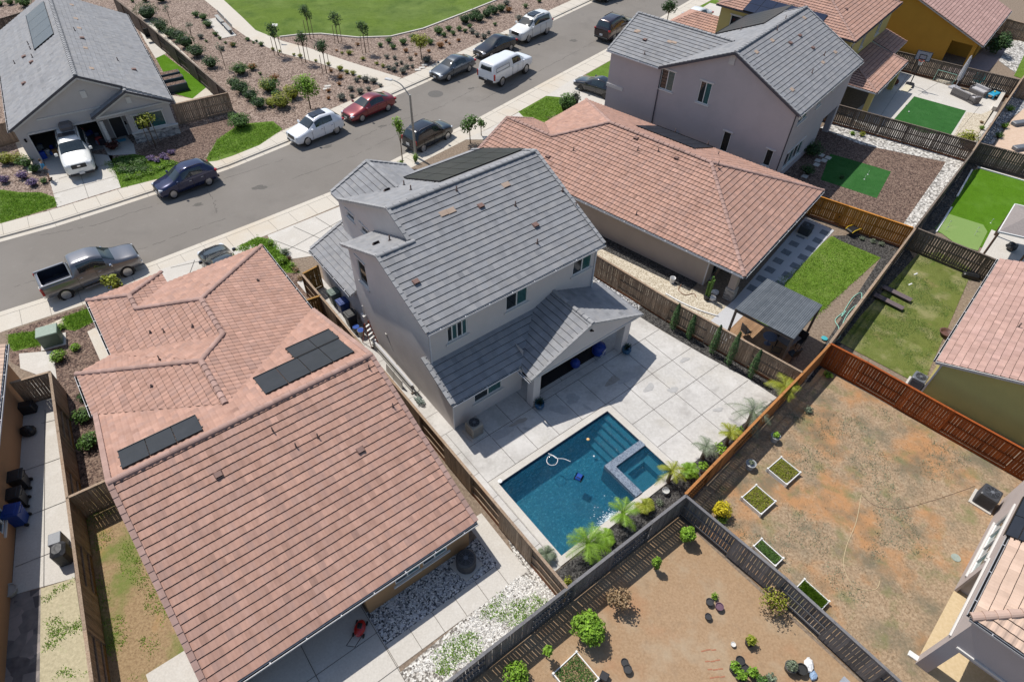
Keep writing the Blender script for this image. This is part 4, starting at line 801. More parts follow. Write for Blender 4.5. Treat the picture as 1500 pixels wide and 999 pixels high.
mb=MB(); mb.box((6.35,-7.93,-1.05),(2.2,1.86,.3)); mb.box((5.5,-7.93,-.68),(.48,1.84,.5)); mb.box((7.2,-7.93,-.68),(.48,1.84,.5)); mb.box((6.35,-7.25,-.68),(1.2,.46,.498)); mb.build('spa_bench',MATS['step_plaster'],pt_)
mb=MB(); mb.poly([(u0,v0,ZW),(4.8,v0,ZW),(4.8,-6.6,ZW),(u0,-6.6,ZW)]); mb.poly([(u0,-6.6,ZW),(u1,-6.6,ZW),(u1,v1,ZW),(u0,v1,ZW)]); mb.build('water',M_water,pt_); mb=MB(); mb.poly([(5.25,v0,.02),(u1,v0,.02),(u1,-7.0,.02),(5.25,-7.0,.02)]); mb.build('spa_water',M_water,pt_)
M_bluep=flat('blue_plastic',(.01,.06,.3),rough=.3); M_blk=flat('black_plastic',(.015,.015,.017),rough=.45); M_wp=flat('white_plastic',(.7,.7,.7),rough=.4)
c=A.loc(at(848,699,-.09)); k_=thing('pool_robot','blue robotic pool cleaner lying in the middle of the pool','pool cleaner',A.P(c.x,c.y,ZW-.02),A.yaw+.4)
mb=MB(); mb.bbox((0,0,.05),(.38,.32,.14),b=.04); mb.build('body',M_bluep,k_)
for s in (-1,1): mb=MB(); mb.bbox((0,s*.17,.03),(.42,.07,.14),b=.03); mb.build('track',M_blk,k_)
mb=MB(); mb.beam((-.1,-.1,.15),(-.1,.1,.15),.03,.03); mb.build('handle',M_blk,k_)
def tubeobj(name,pts,r,mat,label,cat,n=6,group=None,smooth=True):
    mb=MB(); mb.tube(pts,r,n); return tag(mb.build(name,mat,None,smooth),label,cat,group)
def smoothpts(P,k=6):
    P=[V3(p) for p in P]; o=[]
    for i in range(len(P)-1):
        p0=P[max(0,i-1)];p1=P[i];p2=P[i+1];p3=P[min(len(P)-1,i+2)]
        for j in range(k):
            t=j/k; o.append(.5*((2*p1)+(-p0+p2)*t+(2*p0-5*p1+4*p2-p3)*t*t+(-p0+3*p1-3*p2+p3)*t**3))
    return o+[P[-1]]
hz=[at(x,y,ZW+.01) for x,y in ((836,676),(826,672),(815,671),(809,667),(803,669),(801,676),(806,681),(814,680),(817,673),(812,668),(803,664))]
tubeobj('pool_hose',smoothpts(hz),.018,M_wp,'white looped hose floating on the dark blue shaded side of the pool','hose')
for (x,y,r_,c,l) in ((861.5,643.5,.09,(.8,.5,.2),'small orange and white float drifting near the pool steps'),(870,668,.05,(.8,.8,.8),'small white pool light float near the steps')):
    mb=MB(); mb.ell(at(x,y,ZW+.02),(r_,r_,r_*.7),12,8); tag(mb.build('pool_float',flat('float_%d'%x,c),None,True),l,'pool float')
M_foam=surf('foam',[(.5,.62,.66),(.85,.88,.9)],scale=9,bump=.8,rough=.6)
mb=MB(); random.seed(3)
for k in range(300):
    t=random.random(); p=A.P(3.0+random.gauss(0,.55)*(.35+.65*t),-8.85+abs(random.gauss(0,.13))+ (1.0*t*t if random.random()<.12 else 0),ZW+.006); s=random.uniform(.004,.02); mb.ell(p,(s*random.uniform(1,3),s,s*.4),5,3)
tag(mb.build('water_splash',M_foam),'white splash of churned water along the pool edge','splash',kind='stuff')
mb=MB()
for q in ((733,710),(861,643.5)):
    pass
p=A.P(.03,-4.05,PZ+.035); mb.lathe(p,[(.0,.012),(.11,.012),(.12,0)],16); tag(mb.build('skimmer_lid',M_wp),'round white skimmer lid at the left corner of the pool','skimmer lid')
# ================= fences
def woodmat(name,c1,c2,c3,big=None): return surf(name,[c1,c2,c3],scale=3,detail=10,rough=.9,bump=.4,bscale=30,bdist=.008,tint=True,stretch=(6,6,.6),bigs=((big or c2,.8,.5,.75,.5),((c1[0]*.7,c1[1]*.7,c1[2]*.7),3,.6,.8,.4)))
M_wbrown=woodmat('weathered_brown_wood',(.17,.115,.08),(.28,.205,.145),(.38,.29,.215),(.27,.15,.08))
M_wgold=woodmat('golden_wood',(.16,.085,.02),(.27,.15,.045),(.36,.21,.075),(.2,.1,.04))
M_worange=woodmat('orange_stained_wood',(.32,.12,.015),(.42,.17,.025),(.5,.22,.04)); M_wred=woodmat('red_stained_wood',(.16,.035,.008),(.26,.062,.012),(.36,.10,.02))
M_wdark=woodmat('dark_wood',(.075,.057,.044),(.14,.11,.088),(.21,.17,.14)); M_wgrey=woodmat('grey_painted_wood',(.11,.105,.105),(.15,.145,.15),(.19,.185,.19)); M_wblack=woodmat('charcoal_wood',(.035,.035,.04),(.06,.058,.065),(.09,.088,.095)); M_wrust=woodmat('rust_board',(.2,.07,.03),(.28,.11,.05),(.3,.14,.07))
FN=[0]
def fence(pts,label,mat,h=1.8,bay=2.35,first=0,kick=None,gap=.012,capm=None,base=0,lean=.0):
    pts=[V3((p[0],p[1],0)) for p in pts]; t=thing('wooden_fence',label,'fence',(pts[0].x,pts[0].y,base)); O=V3((pts[0].x,pts[0].y,0)); side=first
    random.seed(100+FN[0]); FN[0]+=1
    for i in range(len(pts)-1):
        a,b=pts[i]-O,pts[i+1]-O; L=(b-a).length; n=max(1,round(L/bay)); d=(b-a).normalized(); nn=V3((-d.y,d.x,0)); st=L/n; ang=math.atan2(d.y,d.x)
        for k in range(n):
            p=a+d*(k*st); mb=MB(); mb.box(p+V3((0,0,h/2+.02)),(.09,.09,h+.04),ang,tint=random.uniform(.8,1.05)); mb.build('post',mat,t)
            s=1 if side%2 else -1; side+=1; mb=MB(); x=.05
            hh=h+random.uniform(-.03,.03)
            while x<st-.08:
                w=.136; c=p+d*(x+w/2)+nn*(s*.05); mb.box(c+V3((0,0,.17+(hh-.17)/2)),(w,.017,hh-.17),ang+random.gauss(0,.01),tint=max(.55,random.gauss(1,.13)),ry=random.gauss(0,.004)); x+=w+gap*random.uniform(.4,1.6)
            mb.build('board_panel',mat,t)
            mb=MB(); q=p+d*st
            for z in (.32,.98,h-.12): mb.beam(p+V3((0,0,z)),q+V3((0,0,z)),.05,.085,tint=random.uniform(.8,1.05))
            mb.build('rail',mat,t)
            mb=MB(); mb.beam(p+V3((0,0,h+.015)),q+V3((0,0,h+.015)),.13,.03,tint=random.uniform(.95,1.2)); mb.build('cap_board',capm or mat,t)
            mb=MB(); mb.beam(p+V3((0,0,.09))-nn*0,q+V3((0,0,.09)),.035,.17,tint=random.uniform(.8,1.1)); mb.build('kick_board',kick or mat,t)
        if i==len(pts)-2: mb=MB(); mb.box(b+V3((0,0,h/2+.02)),(.09,.09,h+.04),ang); mb.build('post',mat,t)
    return t
def AU(*L): return [A.P(u,v) for u,v in L]
fence(AU((-1.5,14.4),(-1.5,-10.6)),'weathered brown board fence along the narrow side path beside the pool patio',M_wbrown,kick=M_wrust,first=1)
fence(AU((14.3,10.5),(14.75,4.7),(15.4,-1.2),(15.85,-3.9),(16.8,-9.55)),'weathered tan board fence behind the row of slim cypresses',M_wbrown,kick=M_wrust,first=0)
fence(AU((19.95,-9.25),(16.8,-9.6),(8.1,-10.45),(5.85,-10.68)),'orange brown board fence behind the potted palms of the patio',woodmat('amber_wood',(.22,.09,.03),(.33,.14,.045),(.42,.2,.07)),first=1)
fence(AU((20.0,-9.3),(20.35,-11.35),(20.87,-16.06),(21.3,-19.4),(21.8,-23)),'dark red stained fence between the brown yard and the olive house',M_wred,first=0,h=1.85)
fence(AU((5.8,-10.75),(-5.67,-10.58),(-14,-10.5)),'long grey painted fence behind the pool planter',M_wgrey,first=1,gap=.018)
fence(AU((5.78,-10.8),(5.97,-13.57),(6.15,-16),(6.2,-20.6),(6.2,-24)),'charcoal fence splitting the two bare brown yards',M_wgrey,first=1,gap=.016,kick=M_wblack)
fence(AU((20.05,-9.2),(34.95,-6.44)),'tan fence beside the two long planks',M_wbrown,first=1)
fence(AU((35.05,-6.4),(49.2,-3.85)),'dark weathered fence left of the bright green turf yard',M_wdark,first=1)
fence(AU((49.3,-3.8),(67.5,-.1),(76,1.5)),'brown fence left of the cobbled yard at far right',M_wbrown,first=1)
fence(AU((31.6,3.0),(32.9,0.1),(34.9,-6.3)),'bright orange stained fence below the putting patch',M_worange,first=0,kick=M_wrust)
fence(AU((35.1,-6.6),(35.93,-11.11),(36.6,-15)),'dark slatted fence between turf yard and lawn yard',M_wdark,first=0,gap=.03)
fence(AU((45.5,13),(47.3,8.2),(50.2,-.5),(51.0,-3.3)),'dark brown fence in front of the basketball yard',M_wdark,first=1,gap=.025,kick=M_wrust)
fence(AU((51.2,-3.6),(52.4,-7),(53.6,-11)),'dark slatted fence beyond the bright turf at right edge',M_wdark,first=1,gap=.04)
fence(AU((61.5,18),(63.7,10.9),(67.2,.0)),'weathered fence behind the basketball hoop',M_wdark,first=0,gap=.025,kick=M_wrust)
fence(AU((67.6,-.3),(69.5,-6),(71,-11)),'short fence run at the far right corner',M_wbrown,first=0)
g=[at(x,y,1.8) for x,y in ((1455,22),(1478,29),(1520,40))]; fence(g,'distant fence beside the amber house patio',M_wbrown)
fence([A.P(-1.45,14.4),A.P(-.35,14.55)],'golden gate panel beside the bins',M_wgold,bay=1.2,first=1)
fence([A.P(-1.5,11.9),A.P(-2.9,12.1)],'short golden cross fence between the two houses',M_wgold,bay=1.4)
g=[at(x,y,1.8) for x,y in ((73,545),(85,632),(98.6,730),(134.6,999),(142,1060))]; fence(g,'brown board fence of the leftmost side yard',M_wbrown,first=1,kick=M_wgold)
g=[at(x,y,1.8) for x,y in ((99,729),(163,700))]; fence(g,'short weathered fence joining the left pink house',M_wbrown)
g=[at(x,y,1.8) for x,y in ((16,561),(72,545))]; fence(g,'brown gate panel by the leftmost orange house',M_wbrown,bay=1.6)
g=[at(x,y,1.8) for x,y in ((165,-4),(215,36),(270,82),(333,136))]; fence(g,'long brown fence between grey house and planted slope',M_wdark,first=0)
g=[at(x,y,1.8) for x,y in ((252,154),(333,136.5))]; fence(g,'brown fence panel right of the grey house',M_wbrown,first=0)
g=[at(x,y,1.8) for x,y in ((-30,190),(12,178))]; fence(g,'brown fence left of the open garage',M_wbrown); g=[at(x,y,1.8) for x,y in ((-30,38),(0,28),(40,16),(100,0))]; fence(g,'dark fence behind the grey house at top left',M_wdark)
F=Fr(1252.7,61.6,51.7,6.2,(-.4,-.4)); G=Fr(1410,100,51.7); I=Fr(1372,529,48.7,2.7,(-.3,.3)); J=Fr(1340,972,46.0); K=Fr(17,860,116.5)
hF=root(F,'house','two storey yellow house with pink tile roof and solar behind the mauve house'); r=Roof(); e=6.2; c=6.4; zr=e+.34*6.8
r.slope([(-.4,-.4,e),(13.2,-.4,e),(6.4,6.4,zr)],'S'); r.slope([(-.4,-.4,e),(6.4,6.4,zr),(-.4,13.2,e)],'S'); r.slope([(13.2,-.4,e),(13.2,13.2,e),(6.4,6.4,zr)],'S'); r.slope([(13.2,13.2,e),(-.4,13.2,e),(6.4,6.4,zr)],'S')
for p in ((-.4,-.4,e),(13.2,-.4,e),(13.2,13.2,e),(-.4,13.2,e)): r.cap(p,(6.4,6.4,zr+.04))
r.slope([(-.74,-3.88,2.7),(8.5,-3.88,2.7),(8.3,0,3.5),(3.0,0,3.5)],'S'); r.slope([(-.74,-3.88,2.7),(3.0,0,3.5),(-.74,0,2.7)],'S'); r.slope([(8.9,-2.4,2.95),(13.2,-2.4,2.95),(13.2,0,3.6),(8.9,0,3.6)],'S')
r.cap((-.74,-3.88,2.72),(3.0,0,3.55)); r.cap((8.5,-3.88,2.74),(8.3,0,3.55))
r.slope([(-.6,12.5,2.6),(-.6,19,2.6),(3,16.5,3.9),(3,12.5,3.9)],'S'); r.slope([(3,12.5,3.9),(3,16.5,3.9),(6.6,19,2.6),(6.6,12.5,2.6)],'S'); r.slope([(-.6,19,2.6),(6.6,19,2.6),(3,16.5,3.9)],'S')
r.build(hF,M_tp,M_buttshade,M_tpcap,M_fasc)
for p,q in (((-.4,-.47,6.17),(13.2,-.47,6.17)),((-.47,-.4,6.17),(-.47,13.2,6.17)),((-.74,-3.95,2.67),(8.5,-3.95,2.67)),((-.82,-3.88,2.67),(-.82,0,2.67))): gutter(hF,p,q,M_fascd if p[2]>5 else M_gut)
wall(hF,(0,0),(12.8,0),0,6.05,M_stF,[(.8,1.5,4.3,5.4,'hung_h'),(4.2,5.2,4.1,5.5,'slide_h'),(8.8,10,4.1,5.5,'slide_h')]); wall(hF,(12.8,0),(12.8,12.8),0,6.05,M_stF); wall(hF,(12.8,12.8),(0,12.8),0,6.05,M_stF); wall(hF,(0,12.8),(0,0),0,6.05,M_stF,[(1.2,3.4,4.1,5.5,'slide_h'),(5,6.6,4.1,5.5,'slide_h')])
wall(hF,(6,18.4),(0,18.4),0,2.5,M_stF); wall(hF,(0,18.4),(0,12.8),0,2.5,M_stF)
for p in ((-.3,-3.5),(8.0,-3.5)): mb=MB(); mb.bbox((p[0],p[1],1.3),(.45,.45,2.6),b=.01); mb.build('post',M_stF,hF)
lf=[(-.4,-.4,e),(6.4,6.4,zr),(-.4,13.2,e)]; n_,u_,v_=pn(lf); pl_=plane(lf); M_sblue=surf('solar_blue',[(.012,.016,.035),(.02,.026,.05)],scale=1.5,bump=0,rough=.12,spec=.8)
arr(hF,F,pl_,[(1092,18),(1160,18),(1213,24),(1100,3)],6,2,u_,v_,n_,M_sblue)
pf_=plane([(-.4,-.4,e),(13.2,-.4,e),(6.4,6.4,zr)]); boxvent(hF,T(F,1239,14,pf_),(0,-.3,1),(1,0,0),M_brv)
# amber house
hG=root(G,'house','amber yellow stucco house with pink tile roof at the top right corner'); r=Roof(); k=.37; e=2.6; zr=e+k*8.5
r.slope([(-.45,-.77,e),(13.6,-.77,e),(13.6,7.73,zr),(-.45,7.73,zr)],'S'); r.slope([(-.45,7.73,zr),(13.6,7.73,zr),(13.6,16.2,e),(-.45,16.2,e)],'S'); r.rake((-.42,-.77,e),(-.42,7.73,zr),.2,.07); r.rake((-.42,16.2,e),(-.42,7.73,zr),.2,.07); r.build(hG,tilemat('rose_tile',(.40,.25,.22),(.47,.31,.28)),M_buttshade,M_tpcap,M_fasc)
gutter(hG,(-.45,-.84,e-.03),(13.6,-.84,e-.03),M_gut)
wall(hG,(0,15.8),(0,-.25),0,[(0,2.5),(8.07,zr-.1),(16.05,2.5)],M_stG,[(13.6,15.7,.02,2.3,'open')]); wall(hG,(0,-.25),(.5,-.25),0,2.5,M_stG); wall(hG,(3.2,-.25),(3.2,2.9),0,2.5,M_stG); wall(hG,(3.2,-.25),(13.2,-.25),0,2.5,M_stG); wall(hG,(13.2,-.25),(13.2,15.8),0,[(0,2.5),(8,zr-.1),(16,2.5)],M_stG); wall(hG,(.02,2.6),(3.2,2.6),0,2.5,M_stG,[(.6,2.6,.1,2.1,'slide')]); wall(hG,(13.2,15.8),(0,15.8),0,2.5,M_stG)
# olive house
hI=root(I,'house','olive yellow wall house with rosy tile roof behind the red fence'); r=Roof(); k=.34; e=2.7; W=14; zr=e+k*7.3
MT=tilemat('rosy_tile',(.40,.25,.21),(.50,.33,.28),(.38,.25,.24))
TS=[(-.3,.3,e),(12,.3,e),(12,-7,zr),(-.3,-7,zr)]; r.slope(TS,'S'); r.slope([(-.3,-14.3,e),(12,-14.3,e),(12,-7,zr),(-.3,-7,zr)],'S'); r.cap((-.3,-7,zr+.04),(12,-7,zr+.04)); r.build(hI,MT,M_buttshade,M_tpcap,M_fascd); gutter(hI,(-.3,.38,e-.03),(12,.38,e-.03),M_gut)
mb=MB(); mb.beam((-.33,.3,e-.1),(-.33,-7,zr-.1),.05,.16); mb.build('rake_board',M_fasc,hI)
wall(hI,(0,0),(0,-14),0,[(0,2.6),(7,zr-.12),(14,2.6)],M_stI); wall(hI,(11.7,0),(0,0),0,2.6,M_stF); wall(hI,(0,-14),(11.7,-14),0,2.6,M_stI); wall(hI,(11.7,-14),(11.7,0),0,[(0,2.6),(7,zr-.12),(14,2.6)],M_stI); pipe(hI,T(I,1491,480,plane(TS)),.04,.35)
mb=MB(); mb.beam((-.03,-.03,.1),(-.03,-.03,2.6),.08,.08,up=(0,1,0)); mb.build('downspout',M_gut,hI)
# bottom right house
hJ=root(J,'house','two storey pale stucco house with tan tiles cut off at lower right'); r=Roof(); e=5.1; k=.4
r.slope([(-.3,.3,e),(9,.3,e),(9,-5,e+k*5.3),(5,-5,e+k*5.3)],'S'); r.slope([(-.3,.3,e),(5,-5,e+k*5.3),(-.3,-10.3,e)],'S'); r.slope([(-.3,-10.3,e),(9,-10.3,e),(9,-5,e+k*5.3),(5,-5,e+k*5.3)],'S'); r.cap((-.3,.3,e+.02),(5,-5,e+k*5.3+.04),.17); r.cap((-.3,-10.3,e+.02),(5,-5,e+k*5.3+.04),.17); r.build(hJ,M_tt,M_buttshade,tilemat('tan_cap',(.45,.31,.25),(.5,.37,.31)),M_fascd)
gutter(hJ,(-.38,.3,e-.03),(-.38,-10.3,e-.03),M_gutg); gutter(hJ,(-.3,.38,e-.03),(9,.38,e-.03),M_gutg)
wall(hJ,(11,0),(0,0),0,5.0,M_stJ,[(2.6,6.1,.9,2.3,'quad'),(3.4,6.0,3.6,4.6,'slide_h'),(6.6,10.5,.001,2.6,'open')])
wall(hJ,(0,0),(0,-10),0,5.0,M_stD,[(.5,4,.001,2.5,'open')]); wall(hJ,(4.6,0.0),(4.6,-4),0,2.9,M_stD); wall(hJ,(4.6,-4),(0,-4),0,2.9,M_stJ)
fl('porch_slab',J,[(.0,-.0),(4.6,0),(4.6,-4),(0,-4)],surf('tan_slab',[(.5,.38,.22),(.6,.47,.3)],scale=8),.02)
mb=MB(); mb.beam((.2,.05,2.75),(4.7,.05,2.75),.07,.1); mb.beam((-.05,-.3,2.75),(-.05,-4.2,2.75),.07,.1); mb.beam((4.9,.04,2.45),(8.6,.04,2.45),.07,.1); mb.build('trim',M_trim,hJ)
mb=MB(); mb.poly([(0,0,2.7),(4.6,0,2.7),(4.6,-4,2.7),(0,-4,2.7)]); mb.build('porch_ceiling',M_fasc,hJ); n_,u_,v_=pn([(-.3,.3,e),(9,.3,e),(9,-5,e+k*5.3)]); arr(hJ,J,plane([(-.3,.3,e),(9,.3,e),(9,-5,e+k*5.3)]),[(1484,773),(1500,730),(1530,760),(1510,800)],2,2,u_,v_,n_)
# leftmost orange house
hK=root(K,'house','orange stucco house with tan tiles cut off by the left edge'); r=Roof(); e=2.8
r.slope([(-9,-.35,e),(12.9,-.35,e),(12.9,7,e+2.7),(-9,7,e+2.7)],'S'); r.slope([(12.9,14.3,e),(12.9,7,e+2.7),(-9,7,e+2.7),(-9,14.3,e)],'S'); r.build(hK,M_tt,M_buttshade,M_tpcap,M_fasc); gutter(hK,(-9,-.43,e-.03),(12.9,-.43,e-.03),M_gut)
M_stK=stucco('stucco_rust',(.42,.235,.125)); wall(hK,(-9,0),(12.5,0),0,2.65,M_stK,[(11.2,12.4,.9,2.1,'slide_h')]); wall(hK,(12.5,0),(12.5,14),0,[(0,2.65),(7,5.3),(14,2.65)],M_stK); wall(hK,(12.5,14),(-9,14),0,2.65,M_stK); wall(hK,(-9,14),(-9,0),0,[(0,2.65),(7,5.3),(14,2.65)],M_stK)
# grey gazebo at right edge
pz=2.7; g0=at(1463,339,pz); g1=at(1487,299,pz); g2=at(1520,352,pz); g3=g1+(g2-g0); cx=(g0+g1+g2+g3)/4
gz=thing('gazebo','grey fabric gazebo roof with white frame at the right edge','gazebo',(cx.x,cx.y,0))
o=V3((cx.x,cx.y,0)); q=[g0-o,g1-o,g3-o,g2-o]; ap=V3((0,0,pz+.55)); mb=MB()
for i in range(4): mb.poly([q[i],q[(i+1)%4],ap])
mb.build('canopy',flat('grey_canvas',(.24,.21,.2),rough=.9),gz); mb=MB()
for i in range(4): mb.beam(q[i]+V3((0,0,-.05)),q[(i+1)%4]+V3((0,0,-.05)),.08,.12)
mb.build('frame',M_white,gz)
for i in range(4): mb=MB(); c_=q[i]*.95; mb.box((c_.x,c_.y,pz/2),(.1,.1,pz)); mb.build('post',flat('brown_post',(.1,.06,.04)),gz)
# yards on the right
pg('lawn_yard',[(1183,473),(1290,378),(1218,346),(1075,460),(1120,480)],M_clawn,.01)
pg('paver_strip',[(1180,318),(1222,338),(1140,425),(1060,505),(1030,480),(1075,440)],surf('pale_gravel',[(.4,.4,.42),(.55,.55,.56)],scale=60,bump=.4),.012)
M_stepst=surf('stepping_stone',[(.13,.14,.16),(.22,.24,.26)],scale=8,bump=.3)
random.seed(5); mb=MB(); k=0
stn=thing('stepping_stones','two rows of square slate stepping stones beside the rear wall','paving',(0,0,0))
for j in range(2):
    for i in range(8):
        p=A.P(0,0,0); a=at(1186,333,.03) if j==0 else at(1209,340,.03); b=at(1101,424,.03) if j==0 else at(1128,432,.03); c=a.lerp(b,(i+.1)/7.2); mb=MB(); mb.box((c.x,c.y,.025),(.62,.62,.03),C.yaw+random.gauss(0,.02),tint=1); mb.build('stone',M_stepst,stn)
pg('garden_strip',[(1172,560),(1186,560),(1338,378),(1325,355),(1290,378)],M_blackm,.014); pg('soil_strip',[(1220,346),(1260,345),(1315,360),(1290,378),(1228,352)],M_blackm,.016)
pg('mulch_yard',[(1120,240),(1150,205),(1200,185),(1225,185),(1400,238),(1335,330),(1190,290)],M_mulch2,.010); pg('cobble_border',[(1200,188),(1225,178),(1425,225),(1338,337),(1322,330),(1378,250),(1385,238),(1260,212)],M_cobble,.014); pg('turf_patch',[(1216,226),(1258,238),(1305,252),(1284,291),(1202,264)],M_turf,.018)
pg('patio_slab',[(1238,172),(1270,150),(1318,105),(1470,150),(1437,205),(1380,230),(1310,205)],M_conc,.010); pg('turf_patch',[(1308,177),(1339,142),(1415,163),(1392,199),(1350,195)],M_turf,.018); pg('tan_gravel',[(1396,200),(1416,165),(1437,168),(1458,160),(1470,136),(1480,122),(1425,210)],M_pea,.016)
pg('cobble_bed',[(1426,214),(1490,128),(1530,140),(1478,175),(1455,212)],M_gravelG,.010); pg('tan_patio',[(1455,215),(1480,178),(1520,140),(1600,160),(1560,240),(1500,232)],surf('sand_slab',[(.5,.36,.26),(.6,.46,.36)],scale=4),.012)
pg('cobble_yard',[(1463,90),(1480,60),(1560,60),(1540,130),(1495,113)],M_cobble,.008); pg('side_patio',[(1375,100),(1410,100),(1450,65),(1480,60),(1462,90),(1440,112),(1400,110)],surf('stained_slab',[(.22,.17,.17),(.32,.26,.25)],scale=5),.01); pg('grass_verge',[(1485,112),(1510,60),(1560,80),(1540,130)],M_lawn,.014)
pg('turf_yard',[(1372,336),(1426,250),(1435,248),(1530,275),(1500,330),(1460,345),(1452,368),(1372,340)],M_turf2,.012); pg('putting_green',[(1369,335),(1389,314),(1440,330),(1446,340),(1432,368),(1400,358)],M_putt,.018); pg('concrete_strip',[(1452,337),(1466,343),(1447,377),(1434,372)],M_conc,.022); pg('patio_slab',[(1447,377),(1466,343),(1540,355),(1520,400)],M_conc,.016); pg('edging_gravel',[(1345,340),(1428,222),(1440,228),(1540,258),(1535,268),(1432,243),(1372,336)],M_blackm,.008)
for L,l in (([(1425,248),(1402,290)],'left'),([(1432,244),(1500,266)],'top')):
    pass
pg('patchy_lawn',[(1226,500),(1345,372),(1375,370),(1425,395),(1355,556),(1330,555)],M_dlawn,.012); pg('soil_strip',[(1216,505),(1341,337),(1350,345),(1230,503)],M_blackm,.014)
# bare yards behind
sheet('dry_yard',[A.P(19.9,-9.4),A.P(16.8,-9.7),A.P(8.1,-10.55),A.P(5.9,-10.8),A.P(6.3,-26),A.P(25,-26),A.P(21.3,-19.4)],M_dry,.006)
sheet('soil_yard',[A.P(5.7,-10.8),A.P(-5.6,-10.7),A.P(-14,-10.6),A.P(-14,-26),A.P(6.2,-26)],M_dryP,.006)
mb=MB()
for a,b in (((1446,232),(1500,248)),): pass
# white turf edging
mb=MB()
for a,b in (((1432,245),(1530,274)),((1424,249),(1402,288)),((1394,304),(1371,340))): mb.beam(at(*a,.05),at(*b,.05),.12,.1)
tag(mb.build('turf_edging',M_white),'white edging strip around the bright green turf','edging')
M_glass=flat('car_glass',(.02,.03,.035),rough=.03,spec=1,var=.2); M_tyre=flat('tyre',(.015,.015,.015),rough=.8); M_rim=flat('rim_alloy',(.45,.45,.46),rough=.3,metal=.8); M_rimd=flat('rim_dark',(.03,.03,.03),rough=.4,metal=.3)
M_hl=flat('headlight',(.6,.62,.65),rough=.1,spec=1); M_tl=flat('tail_light',(.35,.01,.012),rough=.15,spec=.8); M_chrome=flat('chrome',(.6,.6,.62),rough=.15,metal=1); M_plate=flat('plate',(.6,.6,.6),rough=.5); M_roofg=flat('roof_glass',(.02,.022,.03),rough=.05,spec=1)
def paint(n,c,metal=.2,rough=.3): return flat(n,c,rough=rough,metal=metal,spec=.6,var=.03,coat=1.0)
def carbody(root,L,W,st,paintm,sub=2):
    """st: stations (x, halfwidth, zbottom, zbelt, ztop, tophalf, flag) ; flag h hood, c cabin ; interval code on the station ahead: p paint, g glass side, w windscreen, r rear glass, b open bed"""
    bm=bmesh.new(); rows=[]
    for (x,w,zb,zs,zt,tw,fl_) in st:
        m_=(zb+zs)/2; half=[(0,zb),(w*.82,zb),(w*.965,zb+.1),(w,m_),(w*.985,zs-.1),(w*.95,zs),(tw,zt-.035),(tw*.72,zt),(0,zt+.015)]
        rows.append([bm.verts.new((x,y,z)) for y,z in half]+[bm.verts.new((x,-y,z)) for y,z in half[1:-1][::-1]])
    n=len(rows[0])
    for i in range(len(rows)-1):
        code=st[i][6]
        for k in range(n):
            a,b,c,d=rows[i][k],rows[i][(k+1)%n],rows[i+1][(k+1)%n],rows[i+1][k]
            seg=k if k<8 else 15-k    # symmetric segment index
            mi=0
            if code=='g' and seg==5: mi=3
            if code=='w' and seg in(6,7): mi=1
            if code=='r' and seg in(6,7): mi=2
            if code=='b' and seg in(6,7): continue
            f=bm.faces.new((a,d,c,b)); f.material_index=mi; f.smooth=True
    for r_,s in ((rows[0],1),(rows[-1],-1)): 
        f=bm.faces.new(r_ if s>0 else r_[::-1]); f.smooth=True
    me=bpy.data.meshes.new('b'); bmesh.ops.recalc_face_normals(bm,faces=bm.faces); bm.to_mesh(me); bm.free()
    for q in (paintm,M_glass,M_glass,M_glass): me.materials.append(q)
    o=bpy.data.objects.new('tmp',me); col.objects.link(o); md=o.modifiers.new('s','SUBSURF'); md.levels=sub; md.render_levels=sub
    dg=bpy.context.evaluated_depsgraph_get(); ev=bpy.data.meshes.new_from_object(o.evaluated_get(dg)); bpy.data.objects.remove(o)
    V=[v.co.copy() for v in ev.vertices]; groups={}
    for p in ev.polygons:
        mi=p.material_index; key=('body','windscreen','rear_window','side_window')[mi]
        if mi==3: key+='L' if p.center.y>0 else 'R'
        groups.setdefault(key,[]).append(tuple(p.vertices))
    body=None
    for key,fs in sorted(groups.items()):
        idx=sorted({i for f in fs for i in f}); mp={a:b for b,a in enumerate(idx)}; mb=MB(); mb.add([V[i] for i in idx],[[mp[i] for i in f] for f in fs])
        nm=key[:-1] if key.startswith('side') else key
        o=mb.build(nm,paintm if key=='body' else M_glass,root,True)
    bpy.data.meshes.remove(ev)
def wheels(root,wb,tr,r,w=.24,spokes=5,dark=False,fx=None):
    for sx in (1,-1):
        for sy in (1,-1):
            c=V3((sx*wb/2,sy*tr,r)); mb=MB(); mb.lathe(c,[(r*.62,w/2-.01),(r*.66,w/2+.0),(r*.9,w/2+.005),(r,w/2-.03),(r,-w/2),(r*.6,-w/2)],20,axis=(0,sy,0)); wo=mb.build('wheel',M_tyre,root,True)
            mb=MB(); mb.lathe(c,[(.0,w/2-.05),(r*.6,w/2-.05)],20,axis=(0,sy,0),mi=1); mb.lathe(c,[(r*.57,w/2-.03),(r*.6,w/2+.01),(r*.66,w/2+.006)],20,axis=(0,sy,0)); mb.lathe(c,[(0,w/2+.01),(r*.14,w/2+.005),(r*.16,w/2-.03)],10,axis=(0,sy,0))
            for k in range(spokes):
                a=2*math.pi*k/spokes+.3; d=V3((math.cos(a),0,math.sin(a))); p=c+V3((0,sy*(w/2-.02),0)); mb.beam(p+d*r*.1,p+d*r*.6,r*.13,.03,up=(0,1,0))
            mb.build('rim',[M_rimd if dark else M_rim,M_blk],wo)
            mb=MB(); rr=r*1.17; x0=c.x
            vs=[V3((x0,sy*(tr+w/2-.045),r))]; 
            for k in range(15): a=math.pi*(-.1+1.2*k/14); vs.append(V3((x0+rr*math.cos(a),sy*(tr+w/2-.045),r+rr*math.sin(a))))
            mb.add(vs,[(0,k,k+1) if sy<0 else (0,k+1,k) for k in range(1,15)]); mb.build('wheel_arch',M_blk,root)
